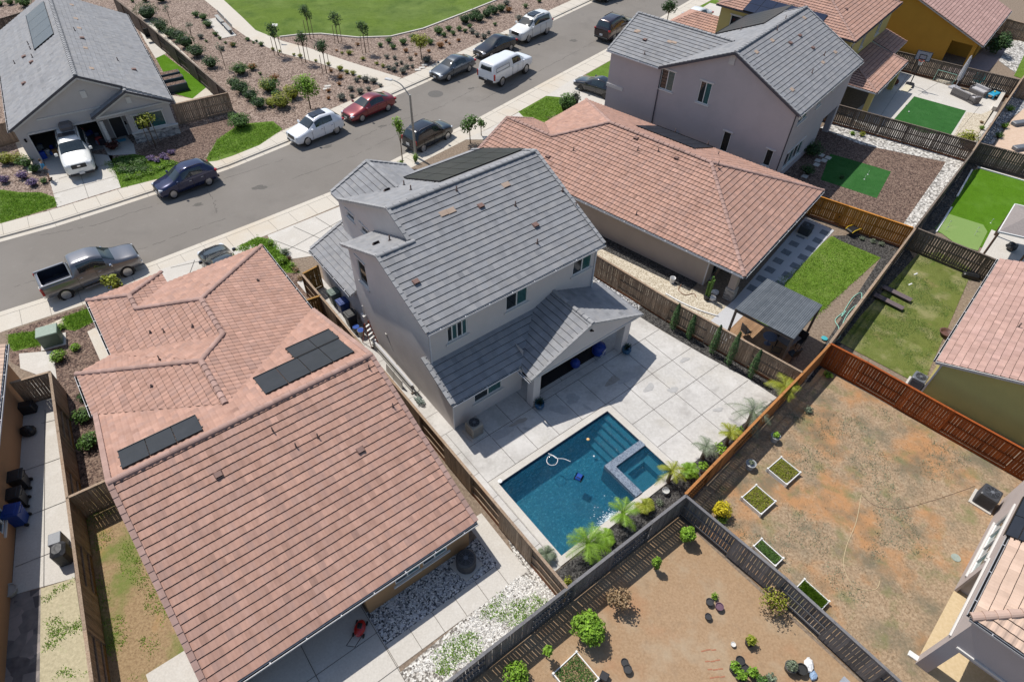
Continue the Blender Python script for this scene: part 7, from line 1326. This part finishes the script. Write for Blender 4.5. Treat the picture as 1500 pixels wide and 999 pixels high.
# lawnmower
p=at(528,922,.02); t=thing('lawn_mower','red lawn mower parked in the grey gravel','lawn mower',(p.x,p.y,.02),B.yaw+.8); part(t,'deck',flat('mower_red',(.45,.01,.01),rough=.3,coat=.5),lambda m:m.ell((0,0,.17),(.36,.24,.16),14,7)); part(t,'engine',M_blk,lambda m:m.bbox((.05,0,.3),(.24,.2,.12),b=.03)); part(t,'handle',M_blk,lambda m:(m.tube([(-.3,.18,.2),(-.95,.18,.85),(-.95,-.18,.85),(-.3,-.18,.2)],.015,6)))
for a,b in ((.26,.22),(.26,-.22),(-.26,.22),(-.26,-.22)): part(t,'wheel',M_tyre,lambda m:m.lathe((a,b,.09),[(0,-.025),(.09,-.025),(.09,.025),(0,.025)],12,axis=(0,1,0)))
# utility box
p=at(79,501,.01); t=thing('utility_box','green utility transformer box on the front lawn edge','utility box',(p.x,p.y,.01),R(28)); part(t,'cabinet',flat('utility_green',(.09,.14,.11),rough=.5),lambda m:m.bbox((0,0,.45),(1.05,.85,.85),b=.04)); part(t,'lid',flat('utility_lid',(.17,.23,.18),rough=.5),lambda m:m.bbox((0,.02,.92),(1.12,.92,.1),b=.03)); part(t,'pad',M_conc,lambda m:m.box((0,0,.02),(1.3,1.1,.05)))
# right pink house side clutter
obj1('white_bucket',M_wp,'white bucket on the black strip beside the pink house','bucket',lambda m:m.lathe((0,0,0),[(.15,0),(.19,.4),(.2,.42),(.17,.4),(.15,.2),(0,.2)],14),at(984,414,.02)); p=at(1035,438,.02); t=thing('cactus','tall green columnar cactus in the porch corner','cactus',(p.x,p.y,.02)); part(t,'pot',M_blk,lambda m:m.lathe((0,0,0),[(.2,0),(.26,.3),(.2,.3)],12)); part(t,'stem',LF['g'],lambda m:[m.tube([(x,y,.2),(x*1.4,y*1.3,h)],.07,7) for x,y,h in ((0,0,1.9),(.1,.05,1.6),(-.09,.05,1.4),(.03,-.1,1.7))])
for x,y,lb in ((1046,432,'upper white bag heap in the porch corner'),(1042,440,'lower white bag heap in the porch corner')): obj1('bag',M_wp,lb,'bag',lambda m:m.ell((0,0,.2),(.26,.2,.2),9,6,jit=.2),at(x,y,.02))
obj1('wooden_sheet',M_wbrown,'wooden sheets leaning on the porch wall','board',lambda m:m.box((0,0,.8),(.9,.05,1.6),rx=.15),C.P(1.6,.35,0),C.yaw); tubeobj('garden_hose',smoothpts([at(x,y,.04) for x,y in ((998,417),(994,425),(1004,432),(1016,430),(1020,436))]),.025,flat('hose_rust',(.2,.09,.05)),'rusty hose lying on the tan gravel','hose'); tubeobj('corrugated_pipe',smoothpts([at(x,y,.06) for x,y in ((975,430),(1000,444),(1026,455),(1052,463))]),.05,M_wp,'white corrugated pipe on the tan gravel','pipe')
# pergola, deck, dining set
def zhit(px,py,z): return at(px,py,z)
pg_=[at(1077,452,2.45),at(1124,408,2.55),at(1205,447,2.5),at(1163,497,2.4)]; cx=(pg_[0]+pg_[1]+pg_[2]+pg_[3])/4; t=thing('pergola','dark post pergola with grey corrugated translucent roof sheets','pergola',(cx.x,cx.y,0)); o_=V3((cx.x,cx.y,0)); q=[v-o_ for v in pg_]
def roofp(m):
    N=64; e0=q[1]-q[0]; ea=(q[3]-q[0]); 
    for k in range(N):
        for s in (0,1):
            pass
        t0=k/N; t1=(k+1)/N; z0=.016*(k%2); z1=.016*((k+1)%2); a=q[0].lerp(q[3],t0)+V3((0,0,z0)); b=q[0].lerp(q[3],t1)+V3((0,0,z1)); c=q[1].lerp(q[2],t1)+V3((0,0,z1)); d=q[1].lerp(q[2],t0)+V3((0,0,z0)); m.poly([a,b,c,d],random.uniform(.8,1.15))
part(t,'roof_sheet',surf('corrugated_grey',[(.085,.095,.105),(.14,.15,.16)],scale=2,rough=.4,bump=.1,tint=True,metal=.2,spec=.6),roofp)
for v in q: part(t,'post',M_wdark,lambda m:m.box((v.x*.96,v.y*.96,v.z/2-.03),(.12,.12,v.z-.06),rz=A.yaw))
for a,b in ((0,1),(1,2),(2,3),(3,0)): part(t,'beam',M_wdark,lambda m:m.beam(q[a]*.97-V3((0,0,.1)),q[b]*.97-V3((0,0,.1)),.06,.14))
for k in range(1,6): part(t,'rafter',M_wdark,lambda m:m.beam(q[0].lerp(q[1],k/6)-V3((0,0,.05)),q[3].lerp(q[2],k/6)-V3((0,0,.05)),.05,.09))
DK=[at(1066,488,.0),at(1092,462,.0),at(1185,505,.0),at(1150,540,.0)]; t=thing('wooden_deck','low warm brown wooden deck under the pergola','deck',DK[0]); e1=(DK[3]-DK[0]); e2=(DK[1]-DK[0]); N=38
def dk(m):
    for k in range(N): a=e1*(k/N); b=a+e2*(1+ (0 if k<12 else .0)); m.beam(a+V3((0,0,.12)),b+V3((0,0,.12)),e1.length/N-.012,.03,tint=random.uniform(.85,1.12))
part(t,'decking',surf('deck_wood',[(.26,.155,.085),(.36,.225,.13)],scale=3,bump=.2,tint=True),dk); part(t,'deck_frame',M_wdark,lambda m:[m.beam(a+V3((0,0,.05)),b+V3((0,0,.05)),.04,.1) for a,b in ((V3(),e1),(e1,e1+e2),(e1+e2,e2),(e2,V3()))])
p=at(1150,508,.14); t=thing('dining_table','dark square patio table under the pergola','table',(p.x,p.y,.14),A.yaw); part(t,'tabletop',flat('slate_tile',(.13,.10,.09),rough=.4),lambda m:m.bbox((0,0,.72),(1.3,.9,.04),b=.01))
for a in ((-1,-1),(1,-1),(1,1),(-1,1)): part(t,'leg',M_blk,lambda m:m.box((a[0]*.55,a[1]*.37,.35),(.05,.05,.7)))
def chair(px,py,yaw,label,group='black metal patio chairs'):
    p=at(px,py,.14); t=thing('patio_chair',label,'chair',(p.x,p.y,.14),yaw,group); part(t,'seat',M_blk,lambda m:m.bbox((0,0,.44),(.5,.5,.05),b=.02)); part(t,'backrest',M_blk,lambda m:m.box((-.25,0,.75),(.04,.5,.55),ry=-.15))
    for a in ((-1,-1),(1,-1),(1,1),(-1,1)): part(t,'leg',M_blk,lambda m:m.tube([(a[0]*.22,a[1]*.23,0),(a[0]*.22,a[1]*.23,.44)],.015,6))
    for s in (-1,1): part(t,'armrest',M_blk,lambda m:m.tube([(-.25,s*.26,.62),(.2,s*.26,.62),(.22,s*.26,.44)],.015,6))
chair(1090,492,.4,'black metal chair alone on the bright end of the deck'); chair(1133,521,1.2,'black chair at the near left side of the patio table'); chair(1158,525,2.0,'black chair at the near right side of the patio table'); chair(1140,497,-1.4,'black chair at the far left side of the patio table'); chair(1168,506,-2.4,'black chair at the far right side of the patio table')
obj1('round_side_table',flat('mesh_top',(.12,.13,.18)),'round grey mesh table on the deck','table',lambda m:(m.lathe((0,0,.6),[(0,.02),(.42,.02),(.44,0),(0,0)],22),m.tube([(0,0,0),(0,0,.6)],.03,6),m.lathe((0,0,0),[(.22,0),(.05,.05)],12)),at(1124,503,.14))
# block wall by the small lawn
M_blockw=surf('block_wall',[(.24,.19,.15),(.36,.3,.25)],scale=8,bump=.5,tint=True); a=at(1178,557,0); b=at(1300,392,0); t=thing('retaining_wall','low tan block wall between lawn and planting strip','wall',a); L_=(b-a).length; dd=(b-a).normalized(); an=math.atan2(dd.y,dd.x)
def bw(m):
    n=int(L_/.3)
    for k in range(n):
        for j in range(2): m.bbox(dd*(k*.3+.15*(j%2))+V3((0,0,.1+.18*j)),(.28,.26,.17),rz=an,b=.025,tint=random.uniform(.75,1.2))
part(t,'blocks',M_blockw,bw)
hp=[at(x+random.uniform(-3,3),y+random.uniform(-3,3),.06) for x,y in ((1207,515),(1216,498),(1228,480),(1222,470),(1240,455),(1232,465),(1250,440),(1262,428),(1258,440),(1246,452),(1238,470),(1228,492),(1216,506))]; tubeobj('garden_hose',smoothpts(hp,6),.025,flat('hose_mint',(.25,.5,.42)),'mint green hose coiled along the planting strip','hose'); obj1('teal_bucket',flat('teal_plastic',(.05,.35,.4)),'round teal lid beside the mint hose','lid',lambda m:m.lathe((0,0,.1),[(0,.03),(.18,.02),(.2,0)],14),at(1207,497,.0))
p=at(1246,343,.02); t=thing('wheelbarrow','yellow and black wheeled garden cart below the orange fence','wheelbarrow',(p.x,p.y,.02),.5); part(t,'tray',M_blk,lambda m:m.bbox((0,0,.4),(.85,.6,.22),b=.06)); part(t,'handle',flat('cart_yellow',(.6,.4,.02)),lambda m:[m.tube([(-.4,s*.3,.4),(-.2,s*.32,.55),(.4,s*.3,.55),(.7,s*.28,.45)],.03,6) for s in (-1,1)]); part(t,'wheel',M_tyre,lambda m:m.lathe((.5,0,.2),[(0,-.05),(.2,-.05),(.2,.05),(0,.05)],14,axis=(0,1,0)))
for x,y in ((1262,352),(1278,356),(1290,360),(1229,330)): shrub(x,y,.25,'s','low pale weed on the soil below the orange fence',group='pale weeds below the orange fence')
obj1('black_stand',M_blk,'thin black folding stand at the orange fence','stand',lambda m:(m.box((0,0,.4),(.4,.05,.8),rx=.2),m.box((0,.2,.4),(.4,.03,.8),rx=-.2)),at(1226,328,.02),.4)
# planks in lawn yard
for x,y,lb in ((1312,433,'dark plank bench farther up the lawn'),(1300,445,'dark plank bench nearer the camera on the lawn')):
    p=at(x,y,.02); t=thing('plank_bench',lb,'bench',(p.x,p.y,.02),R(-44)); part(t,'plank',flat('plank_dark',(.12,.09,.095),rough=.8),lambda m:m.box((0,0,.2),(1.9,.42,.07))); 
    for s in (-1,1): part(t,'foot',M_blk,lambda m:m.box((s*.8,0,.09),(.1,.36,.16)))
for x,y in ((1333,417),(1341,402)): obj1('ground_flag',M_wp,'small white thing lying on the patchy lawn','litter',lambda m:m.box((0,0,.03),(.35,.08,.04),rz=.5),at(x,y,.02),group='white scraps on the patchy lawn')
obj1('fire_bowl',flat('rusty_bowl',(.12,.06,.05)),'dark round fire bowl by the rosy roof edge','fire bowl',lambda m:m.lathe((0,0,0),[(.2,0),(.38,.25),(.4,.3),(.33,.3),(.2,.16),(0,.16)],18),at(1383,491,.02)); obj1('black_crate',M_blk,'long black plastic planter at the dark slatted fence','planter',lambda m:(m.bbox((0,0,.18),(1.0,.4,.34),b=.06),m.box((.05,0,.37),(.6,.2,.02))),at(1420,407,.02),R(-20)); obj1('green_black_bag',M_blk,'black sack on the patio beside the gazebo','sack',lambda m:m.ell((0,0,.3),(.4,.35,.3),10,6,jit=.15),at(1479,366,.02))
for x,y in ((1389,330),(1385,338),(1430,339),(1427,345),(1451,327)): obj1('golf_flag',M_wp,'small white putting cup marker on the green','golf flag',lambda m:(m.tube([(0,0,0),(0,0,.4)],.012,5),m.poly([(0,0,.4),(.16,0,.35),(0,0,.3)]),m.lathe((0,0,0),[(0,.012),(.06,.01)],8)),at(x,y,.02),group='putting cup markers on the green')
for x,y in ((1271,256),(1266,263)): obj1('golf_flag',M_wp,'white marker on the dark turf patch','golf flag',lambda m:(m.tube([(0,0,0),(0,0,.35)],.012,5),m.lathe((0,0,0),[(0,.02),(.1,.01)],8)),at(x,y,.02),group='white markers on the dark turf patch')
for x,y in ((1327,155),(1331,165)): obj1('golf_ball',M_wp,'white ball on the square turf by the yellow house','ball',lambda m:m.ell((0,0,.06),(.07,.07,.07),8,6),at(x,y,.02),group='white balls on the square turf')
# mulch yard stepping stones
t=thing('stepping_stones','pale square stepping stones in the mauve house shade','paving',at(1196,233,0)); o_=at(1196,233,0)
for x,y in ((1203,228),(1213,232),(1198,236),(1196,242),(1182,253),(1179,259),(1207,236)): c=at(x,y,0)-o_; part(t,'stone',M_conc,lambda m:m.box((c.x,c.y,.03),(.55,.45,.05),rz=D.yaw))
# basketball hoop
p=at(1332,126,.02); t=thing('basketball_hoop','portable basketball hoop with dark rimmed backboard','basketball hoop',(p.x,p.y,.02),R(-120)); part(t,'base',M_blk,lambda m:m.bbox((0,0,.1),(1.1,.8,.2),b=.08)); part(t,'pole',M_blk,lambda m:m.tube([(-.2,0,.1),(-.2,0,2.0),(.25,0,2.9)],.05,8)); part(t,'backboard',flat('backboard',(.33,.33,.4),rough=.2),lambda m:m.box((.32,0,3.1),(.04,1.35,.85)));
part(t,'backboard_frame',M_blk,lambda m:[m.beam(a,b,.06,.05) for a,b in (((.33,-.68,2.67),(.33,.68,2.67)),((.33,-.68,3.53),(.33,.68,3.53)),((.33,-.68,2.67),(.33,-.68,3.53)),((.33,.68,2.67),(.33,.68,3.53)),((.36,-.3,2.8),(.36,.3,2.8)),((.36,-.3,3.2),(.36,.3,3.2)),((.36,-.3,2.8),(.36,-.3,3.2)),((.36,.3,2.8),(.36,.3,3.2)))]); part(t,'rim',flat('hoop_red',(.5,.06,.03)),lambda m:m.tube([(.62+.24*math.cos(a*.314),.24*math.sin(a*.314),2.75) for a in range(21)],.02,5,cap=False)); part(t,'net',M_wp,lambda m:[m.beam((.62+.23*math.cos(a*.52),.23*math.sin(a*.52),2.75),(.62+.12*math.cos(a*.52+.5),.12*math.sin(a*.52+.5),2.32),.02,.02) for a in range(12)])
# patio umbrella folded and lounge set
p=at(1398,130,.02); t=thing('cantilever_umbrella','folded pale grey cantilever umbrella by the lounge set','umbrella',(p.x,p.y,.02),R(28)); M_umb=flat('umbrella_grey',(.35,.35,.38),rough=.8); part(t,'base',M_umb,lambda m:m.bbox((0,0,.1),(.9,.9,.18),b=.05)); part(t,'pole',M_gutg,lambda m:m.tube([(0,0,.1),(0,0,2.5)],.04,8)); part(t,'canopy',M_umb,lambda m:m.tube([(.35,.2,.7),(.4,.22,1.1),(.5,.28,2.0),(.55,.3,2.9),(.56,.31,3.1)],[.16,.24,.2,.12,.04],10))
M_sofa=flat('sofa_cushion',(.42,.41,.42),rough=.9); M_wick=surf('grey_wicker',[(.1,.095,.095),(.22,.2,.2)],scale=40,bump=.5)
def sofa(x,y,w,yaw,label):
    p=at(x,y,.02); t=thing('patio_armchair' if w<1 else 'patio_sofa',label,'sofa',(p.x,p.y,.02),yaw); part(t,'frame',M_wick,lambda m:(m.bbox((0,0,.2),(w,.8,.4),b=.03),m.bbox((0,.36,.5),(w,.14,.5),b=.03),m.bbox((-w/2+.07,0,.4),(.14,.8,.4),b=.03),m.bbox((w/2-.07,0,.4),(.14,.8,.4),b=.03))); part(t,'cushion',M_sofa,lambda m:m.bbox((0,-.03,.44),(w-.3,.66,.14),b=.05)); part(t,'back_cushion',M_sofa,lambda m:m.bbox((0,.24,.62),(w-.32,.16,.34),b=.05))
sofa(1407,143,1.9,R(120),'wicker sofa left of the fire table'); sofa(1424,151,.85,R(200),'near wicker armchair beside the fire table'); sofa(1432,138,1.7,R(-60),'wicker sofa behind the fire table')
obj1('fire_table',flat('pale_table',(.5,.49,.47)),'pale square fire table between the sofas','table',lambda m:(m.bbox((0,0,.2),(.9,.9,.4),b=.04),m.box((0,0,.41),(.4,.4,.02))),at(1433,137,.02),R(52)); p=at(1453,143,.02); t=thing('play_table','bright blue childrens play table with yellow toys','play table',(p.x,p.y,.02),.6); part(t,'tabletop',flat('play_blue',(.02,.3,.5),rough=.3),lambda m:m.bbox((0,0,.42),(1.3,.7,.1),b=.05)); part(t,'toy',flat('toy_yellow',(.6,.5,.05)),lambda m:m.ell((.2,.1,.52),(.1,.1,.07),8,5))
for a in ((-1,-1),(1,-1),(1,1),(-1,1)): part(t,'leg',MATS['play_blue'],lambda m:m.box((a[0]*.5,a[1]*.28,.2),(.1,.1,.4)))
obj1('kiddie_pool',flat('teal_tub',(.0,.28,.3),rough=.3),'round teal paddling pool leaning on the dark fence','paddling pool',lambda m:m.lathe((0,0,.55),[(0,0),(.5,.0),(.55,.16),(.5,.16),(.46,.04),(0,.04)],24,axis=(-.5,-1,.5)),at(1430,122,.02)); obj1('low_wall',M_conc,'pale low seat wall around the lounge corner','wall',lambda m:(m.beam(at(1420,123,.22),at(1470,136,.22),.35,.42),m.beam(at(1470,136,.219),at(1456,160,.219),.35,.42))); p=at(1380,122,.02); t=thing('football_goal','small green and white football goal on the stepping slabs','goal',(p.x,p.y,.02),R(-38)); part(t,'frame',flat('goal_green',(.2,.4,.33)),lambda m:(m.tube([(-.9,0,0),(-.9,0,1.1),(.9,0,1.1),(.9,0,0)],.03,6),m.tube([(-.9,0,1.1),(-.9,.8,0),(.9,.8,0),(.9,0,1.1)],.025,6)))
obj1('sand_bed',M_pea,'oval planted sand bed behind the goal','flower bed',lambda m:m.lathe((0,0,0),[(0,.2),(1.0,.2),(1.1,0)],20),at(1384,117,.02)); obj1('cornhole_board',surf('pale_board',[(.55,.5,.38),(.6,.55,.42)],bump=0),'pale beanbag toss board beside the turf','game board',lambda m:m.box((0,0,.15),(.6,1.1,.06),rx=.25),at(1327,132,.02),R(-40)); obj1('hanging_plant',MATS['play_blue'],'dark red potted plant under the yellow porch corner','plant pot',lambda m:m.ell((0,0,.3),(.3,.3,.3),9,6,jit=.1),at(1310,124,.02)).data.materials[0]=LF['r']
obj1('dark_tree_mass',M_blk,'dark conifer mass in the amber house shade','conifer',lambda m:None,at(1455,75,0)) if False else tree(1458,80,2.4,1.1,'d','dark conifer in the shade of the amber house',.08,n=1500,ls=.2,low=.2,asp=1.0)
for x,y,s_ in ((1492,183,.5),(1494,219,.7)): obj1('grey_lounger',M_acm,'dark grey cushion lounger on the sandy patio','lounger',lambda m:m.bbox((0,0,.2),(1.5,.6,.3),b=.06),at(x,y,.02),.3,group='dark grey loungers on the sandy patio')
# park bench, sign, posts
p=at(330,36,.01); t=thing('park_bench','pair of grey benches on a slab beside the park path','bench',(p.x,p.y,.01),0); a0=at(316,22,.45)-V3((p.x,p.y,.01)); a1=at(338,45,.45)-V3((p.x,p.y,.01)); part(t,'slab',M_conc,lambda m:m.beam(a0*1.15+V3((-.3,-.3,-.49)),a1*1.15+V3((-.3,-.3,-.49)),1.6,.04))
for s in (0,1):
    b0=a0.lerp(a1,.02+.52*s); b1=a0.lerp(a1,.46+.52*s); part(t,'seat',M_galv,lambda m:m.beam(b0,b1,.42,.05)); part(t,'backrest',M_galv,lambda m:m.beam(b0+V3((.2,.2,.35)),b1+V3((.2,.2,.35)),.05,.35)); part(t,'leg',M_blk,lambda m:[m.box((c.x,c.y,.22),(.06,.4,.44)) for c in (b0,b1)])
p=at(408,62,.01); t=thing('sign_post','small pale sign on a thin post beside the path','sign',(p.x,p.y,.01)); part(t,'post',M_galv,lambda m:m.tube([(0,0,0),(0,0,1.7)],.025,6)); part(t,'plate',M_white,lambda m:m.box((0,0,1.75),(.6,.3,.03),rx=.5))
for x,y in ((478,131),(480,127),(612,103),(618,100),(622,96)): obj1('utility_cover',M_conc,'pale utility cover set in the mulch','utility cover',lambda m:m.bbox((0,0,.03),(.6,.4,.06),b=.01),at(x,y,.01),.3,group='pale utility covers in the mulch')
# planter boxes in grey house side yard
for x,y in ((250,117),(255,124),(260,133)):
    p=at(x,y,.01); t=thing('planter_trough','dark blue grey raised trough in the side yard','planter',(p.x,p.y,.01),R(36),'dark raised troughs beside the grey house'); part(t,'box',flat('trough_blue',(.04,.06,.08)),lambda m:m.bbox((0,0,.35),(2.0,.75,.7),b=.03)); part(t,'soil',M_mulch2,lambda m:m.box((0,0,.71),(1.85,.6,.01)))
p=at(221,62,.01); t=thing('side_yard_chair','dark chair and gear heap beside the grey roof eave','chair',(p.x,p.y,.01),.6); part(t,'seat',M_blk,lambda m:m.bbox((0,0,.5),(.6,.6,.1),b=.03)); part(t,'backrest',M_blk,lambda m:m.box((0,.3,.9),(.6,.08,.8))); 
# garage clutter
cs=[(.0,.05,.4),(.03,.1,.35),(.35,.05,.05),(.5,.5,.5),(.02,.02,.03),(.3,.15,.05),(.2,.22,.3)]
for k in range(16):
    u=random.choice((random.uniform(-.2,1.1),random.uniform(3.6,4.7))); v=random.uniform(.6,3.2); s=random.uniform(.25,.5); c_=cs[k%7]; P_=E.P(u,v,.02); cl_=('blue','navy','red','grey','black','orange','slate')[k%7]
    obj1('storage_box',flat('box_%d'%(k%7),c_),cl_+' storage box in the cluttered open garage','box',lambda m:m.bbox((0,0,s/2),(s,s*.8,s*random.uniform(.8,1.6)),b=.03),P_,random.uniform(0,1.5),group=cl_+' boxes in the garage')
for x,y in ((172,198),(178,206)): obj1('door_mat',flat('mat_blue',(.08,.35,.5)),'light blue mat at the grey house entry','mat',lambda m:m.box((0,0,.02),(.7,.45,.02)),at(x,y,.02),E.yaw,group='light blue mats at the entry')
# red hibiscus etc along drive
# small litter of the dry yard: stones
def stones(name,L,n,s,mat,label,seed):
    random.seed(seed); P=L; xs=[p.x for p in P]; ys=[p.y for p in P]; mb=MB(); k=0
    while k<n:
        q=V3((random.uniform(min(xs),max(xs)),random.uniform(min(ys),max(ys)),.012))
        if not inpoly(q,P): continue
        k+=1; r_=s*random.uniform(.4,1.5); mb.ell(q,(r_,r_*random.uniform(.6,1),r_*.5),5,3,tint=random.uniform(.6,1.4),jit=.2)
    return tag(mb.build(name,mat),label,'stones',kind='stuff')
M_peb=surf('pebble',[(.38,.32,.25),(.55,.48,.4)],scale=5,bump=0,tint=True); M_pebw=surf('pebble_white',[(.45,.43,.4),(.7,.68,.65)],scale=5,bump=0,tint=True); M_chip=surf('bark_chip',[(.2,.12,.09),(.38,.25,.19)],scale=5,bump=0,tint=True)
stones('pebbles',yard,900,.025,M_peb,'small pale stones scattered in the dry yard',31); stones('pebbles',[A.P(5.2,-11.2),A.P(-6,-11.2),A.P(-6,-20),A.P(5.6,-20)],260,.022,M_peb,'small stones in the bare soil yard',32)
stones('gravel_stones',[B.P(-5.2,0),B.P(-5.2,-1.5),B.P(.45,-1.5),B.P(.45,0)],2200,.035,M_pebw,'loose grey and white stones below the pink house window',33); stones('gravel_stones',[at(600,985),at(760,842),at(825,864),at(700,975)],5200,.035,M_pebw,'loose white stones in the corner yard',34)
stones('cobbles',[at(1395,238),at(1424,226),at(1340,336),at(1324,329)],420,.09,M_pebw,'loose cobbles along the mulch yard',35); stones('cobbles',[at(1430,212),at(1488,132),at(1500,150),at(1450,212)],420,.09,surf('cobble_dark',[(.12,.13,.14),(.3,.31,.33)],scale=5,bump=0,tint=True),'loose grey cobbles behind the fence',36)
# ---------------- person
def person(px,py,label,yaw):
    p=at(px,py,.02); t=thing('person',label,'person',(p.x,p.y,.02),yaw)
    J={'pel':(0,0,.95,.125),'ab':(0,.0,1.1,.12),'ch':(.01,0,1.32,.145),'ne':(.02,0,1.5,.055),'hd':(.04,0,1.62,.085),'tp':(.03,0,1.74,.07),'ls':(0,.17,1.42,.06),'le':(.02,.24,1.16,.043),'lw':(.2,.2,.98,.03),'lh':(.27,.18,.95,.035),'rs':(0,-.17,1.42,.06),'re_':(-.02,-.25,1.15,.043),'rw':(.12,-.27,.93,.03),'rh':(.17,-.27,.87,.035),
       'lhp':(0,.09,.9,.095),'lk':(.1,.1,.5,.06),'la':(.02,.11,.09,.042),'lt':(.16,.12,.04,.035),'rhp':(0,-.09,.9,.095),'rk':(-.02,-.1,.5,.06),'ra':(-.14,-.11,.1,.042),'rt':(.0,-.12,.04,.035)}
    def skin(name,keys,edges,mat,grow=0):
        me=bpy.data.meshes.new('s'); ks=list(keys); me.from_pydata([J[k][:3] for k in ks],[(ks.index(a),ks.index(b)) for a,b in edges],[]); o=bpy.data.objects.new('s',me); col.objects.link(o); md=o.modifiers.new('k','SKIN'); 
        for i,k in enumerate(ks): me.skin_vertices[0].data[i].radius=(J[k][3]+grow,J[k][3]*(1.2 if k in('ch','ab','pel') else 1)+grow)
        me.skin_vertices[0].data[0].use_root=True; s=o.modifiers.new('ss','SUBSURF'); s.levels=2; dg=bpy.context.evaluated_depsgraph_get(); dg.update(); ev=bpy.data.meshes.new_from_object(o.evaluated_get(dg)); bpy.data.objects.remove(o); ev.materials.clear(); ev.materials.append(mat)
        for q in ev.polygons: q.use_smooth=True
        n=bpy.data.objects.new(name,ev); col.objects.link(n); n.parent=t; return n
    skin('body',J.keys(),[('pel','ab'),('ab','ch'),('ch','ne'),('ne','hd'),('hd','tp'),('ch','ls'),('ls','le'),('le','lw'),('lw','lh'),('ch','rs'),('rs','re_'),('re_','rw'),('rw','rh'),('pel','lhp'),('lhp','lk'),('lk','la'),('la','lt'),('pel','rhp'),('rhp','rk'),('rk','ra'),('ra','rt')],flat('skin_tone',(.45,.27,.19),rough=.6))
    J2=dict(J); J['le2']=(.01,.225,1.22,.05); J['re2']=(-.01,-.235,1.22,.05)
    skin('shirt',['pel','ab','ch','ls','le2','rs','re2'],[('pel','ab'),('ab','ch'),('ch','ls'),('ls','le2'),('ch','rs'),('rs','re2')],flat('shirt_blue',(.05,.25,.45),rough=.9),.014)
    J['lk2']=(.09,.1,.56,.075); J['rk2']=(-.015,-.1,.56,.075); skin('shorts',['pel','lhp','lk2','rhp','rk2'],[('pel','lhp'),('lhp','lk2'),('pel','rhp'),('rhp','rk2')],flat('shorts_grey',(.07,.075,.09),rough=.9),.014)
    part(t,'hair',flat('hair_brown',(.06,.035,.02),rough=.8),lambda m:m.ell((.0,0,1.71),(.105,.095,.1),12,7)); 
    for s in (-1,1):
        part(t,'shoe',M_blk,lambda m:m.bbox(((.09 if s>0 else -.06),s*.115,.045),(.27,.1,.09),b=.03)); part(t,'eye',M_blk,lambda m:m.ell((.118,s*.03,1.63),(.012,.012,.01),6,4)); part(t,'ear',MATS['skin_tone'],lambda m:m.ell((.035,s*.088,1.62),(.02,.012,.03),6,4))
    part(t,'nose',MATS['skin_tone'],lambda m:m.ell((.13,0,1.605),(.018,.014,.022),6,4)); part(t,'mouth',flat('lip',(.3,.1,.09)),lambda m:m.ell((.118,0,1.57),(.008,.025,.007),6,4))
    for s,c in ((1,J['lh']),(-1,J['rh'])):
        for k in range(4): part(t,'finger',MATS['skin_tone'],lambda m:m.tube([(c[0]+.01,c[1]+(k-1.5)*.018,c[2]-.02),(c[0]+.045,c[1]+(k-1.5)*.019,c[2]-.05),(c[0]+.05,c[1]+(k-1.5)*.018,c[2]-.08+.006*abs(k-1.5))],[.009,.008,.006],5))
        part(t,'thumb',MATS['skin_tone'],lambda m:m.tube([(c[0]-.01,c[1]-s*.025,c[2]),(c[0]+.02,c[1]-s*.045,c[2]-.03),(c[0]+.035,c[1]-s*.04,c[2]-.05)],[.01,.009,.007],5))
person(74,263.5,'person in light blue shirt and dark shorts standing in the driveway',R(60))
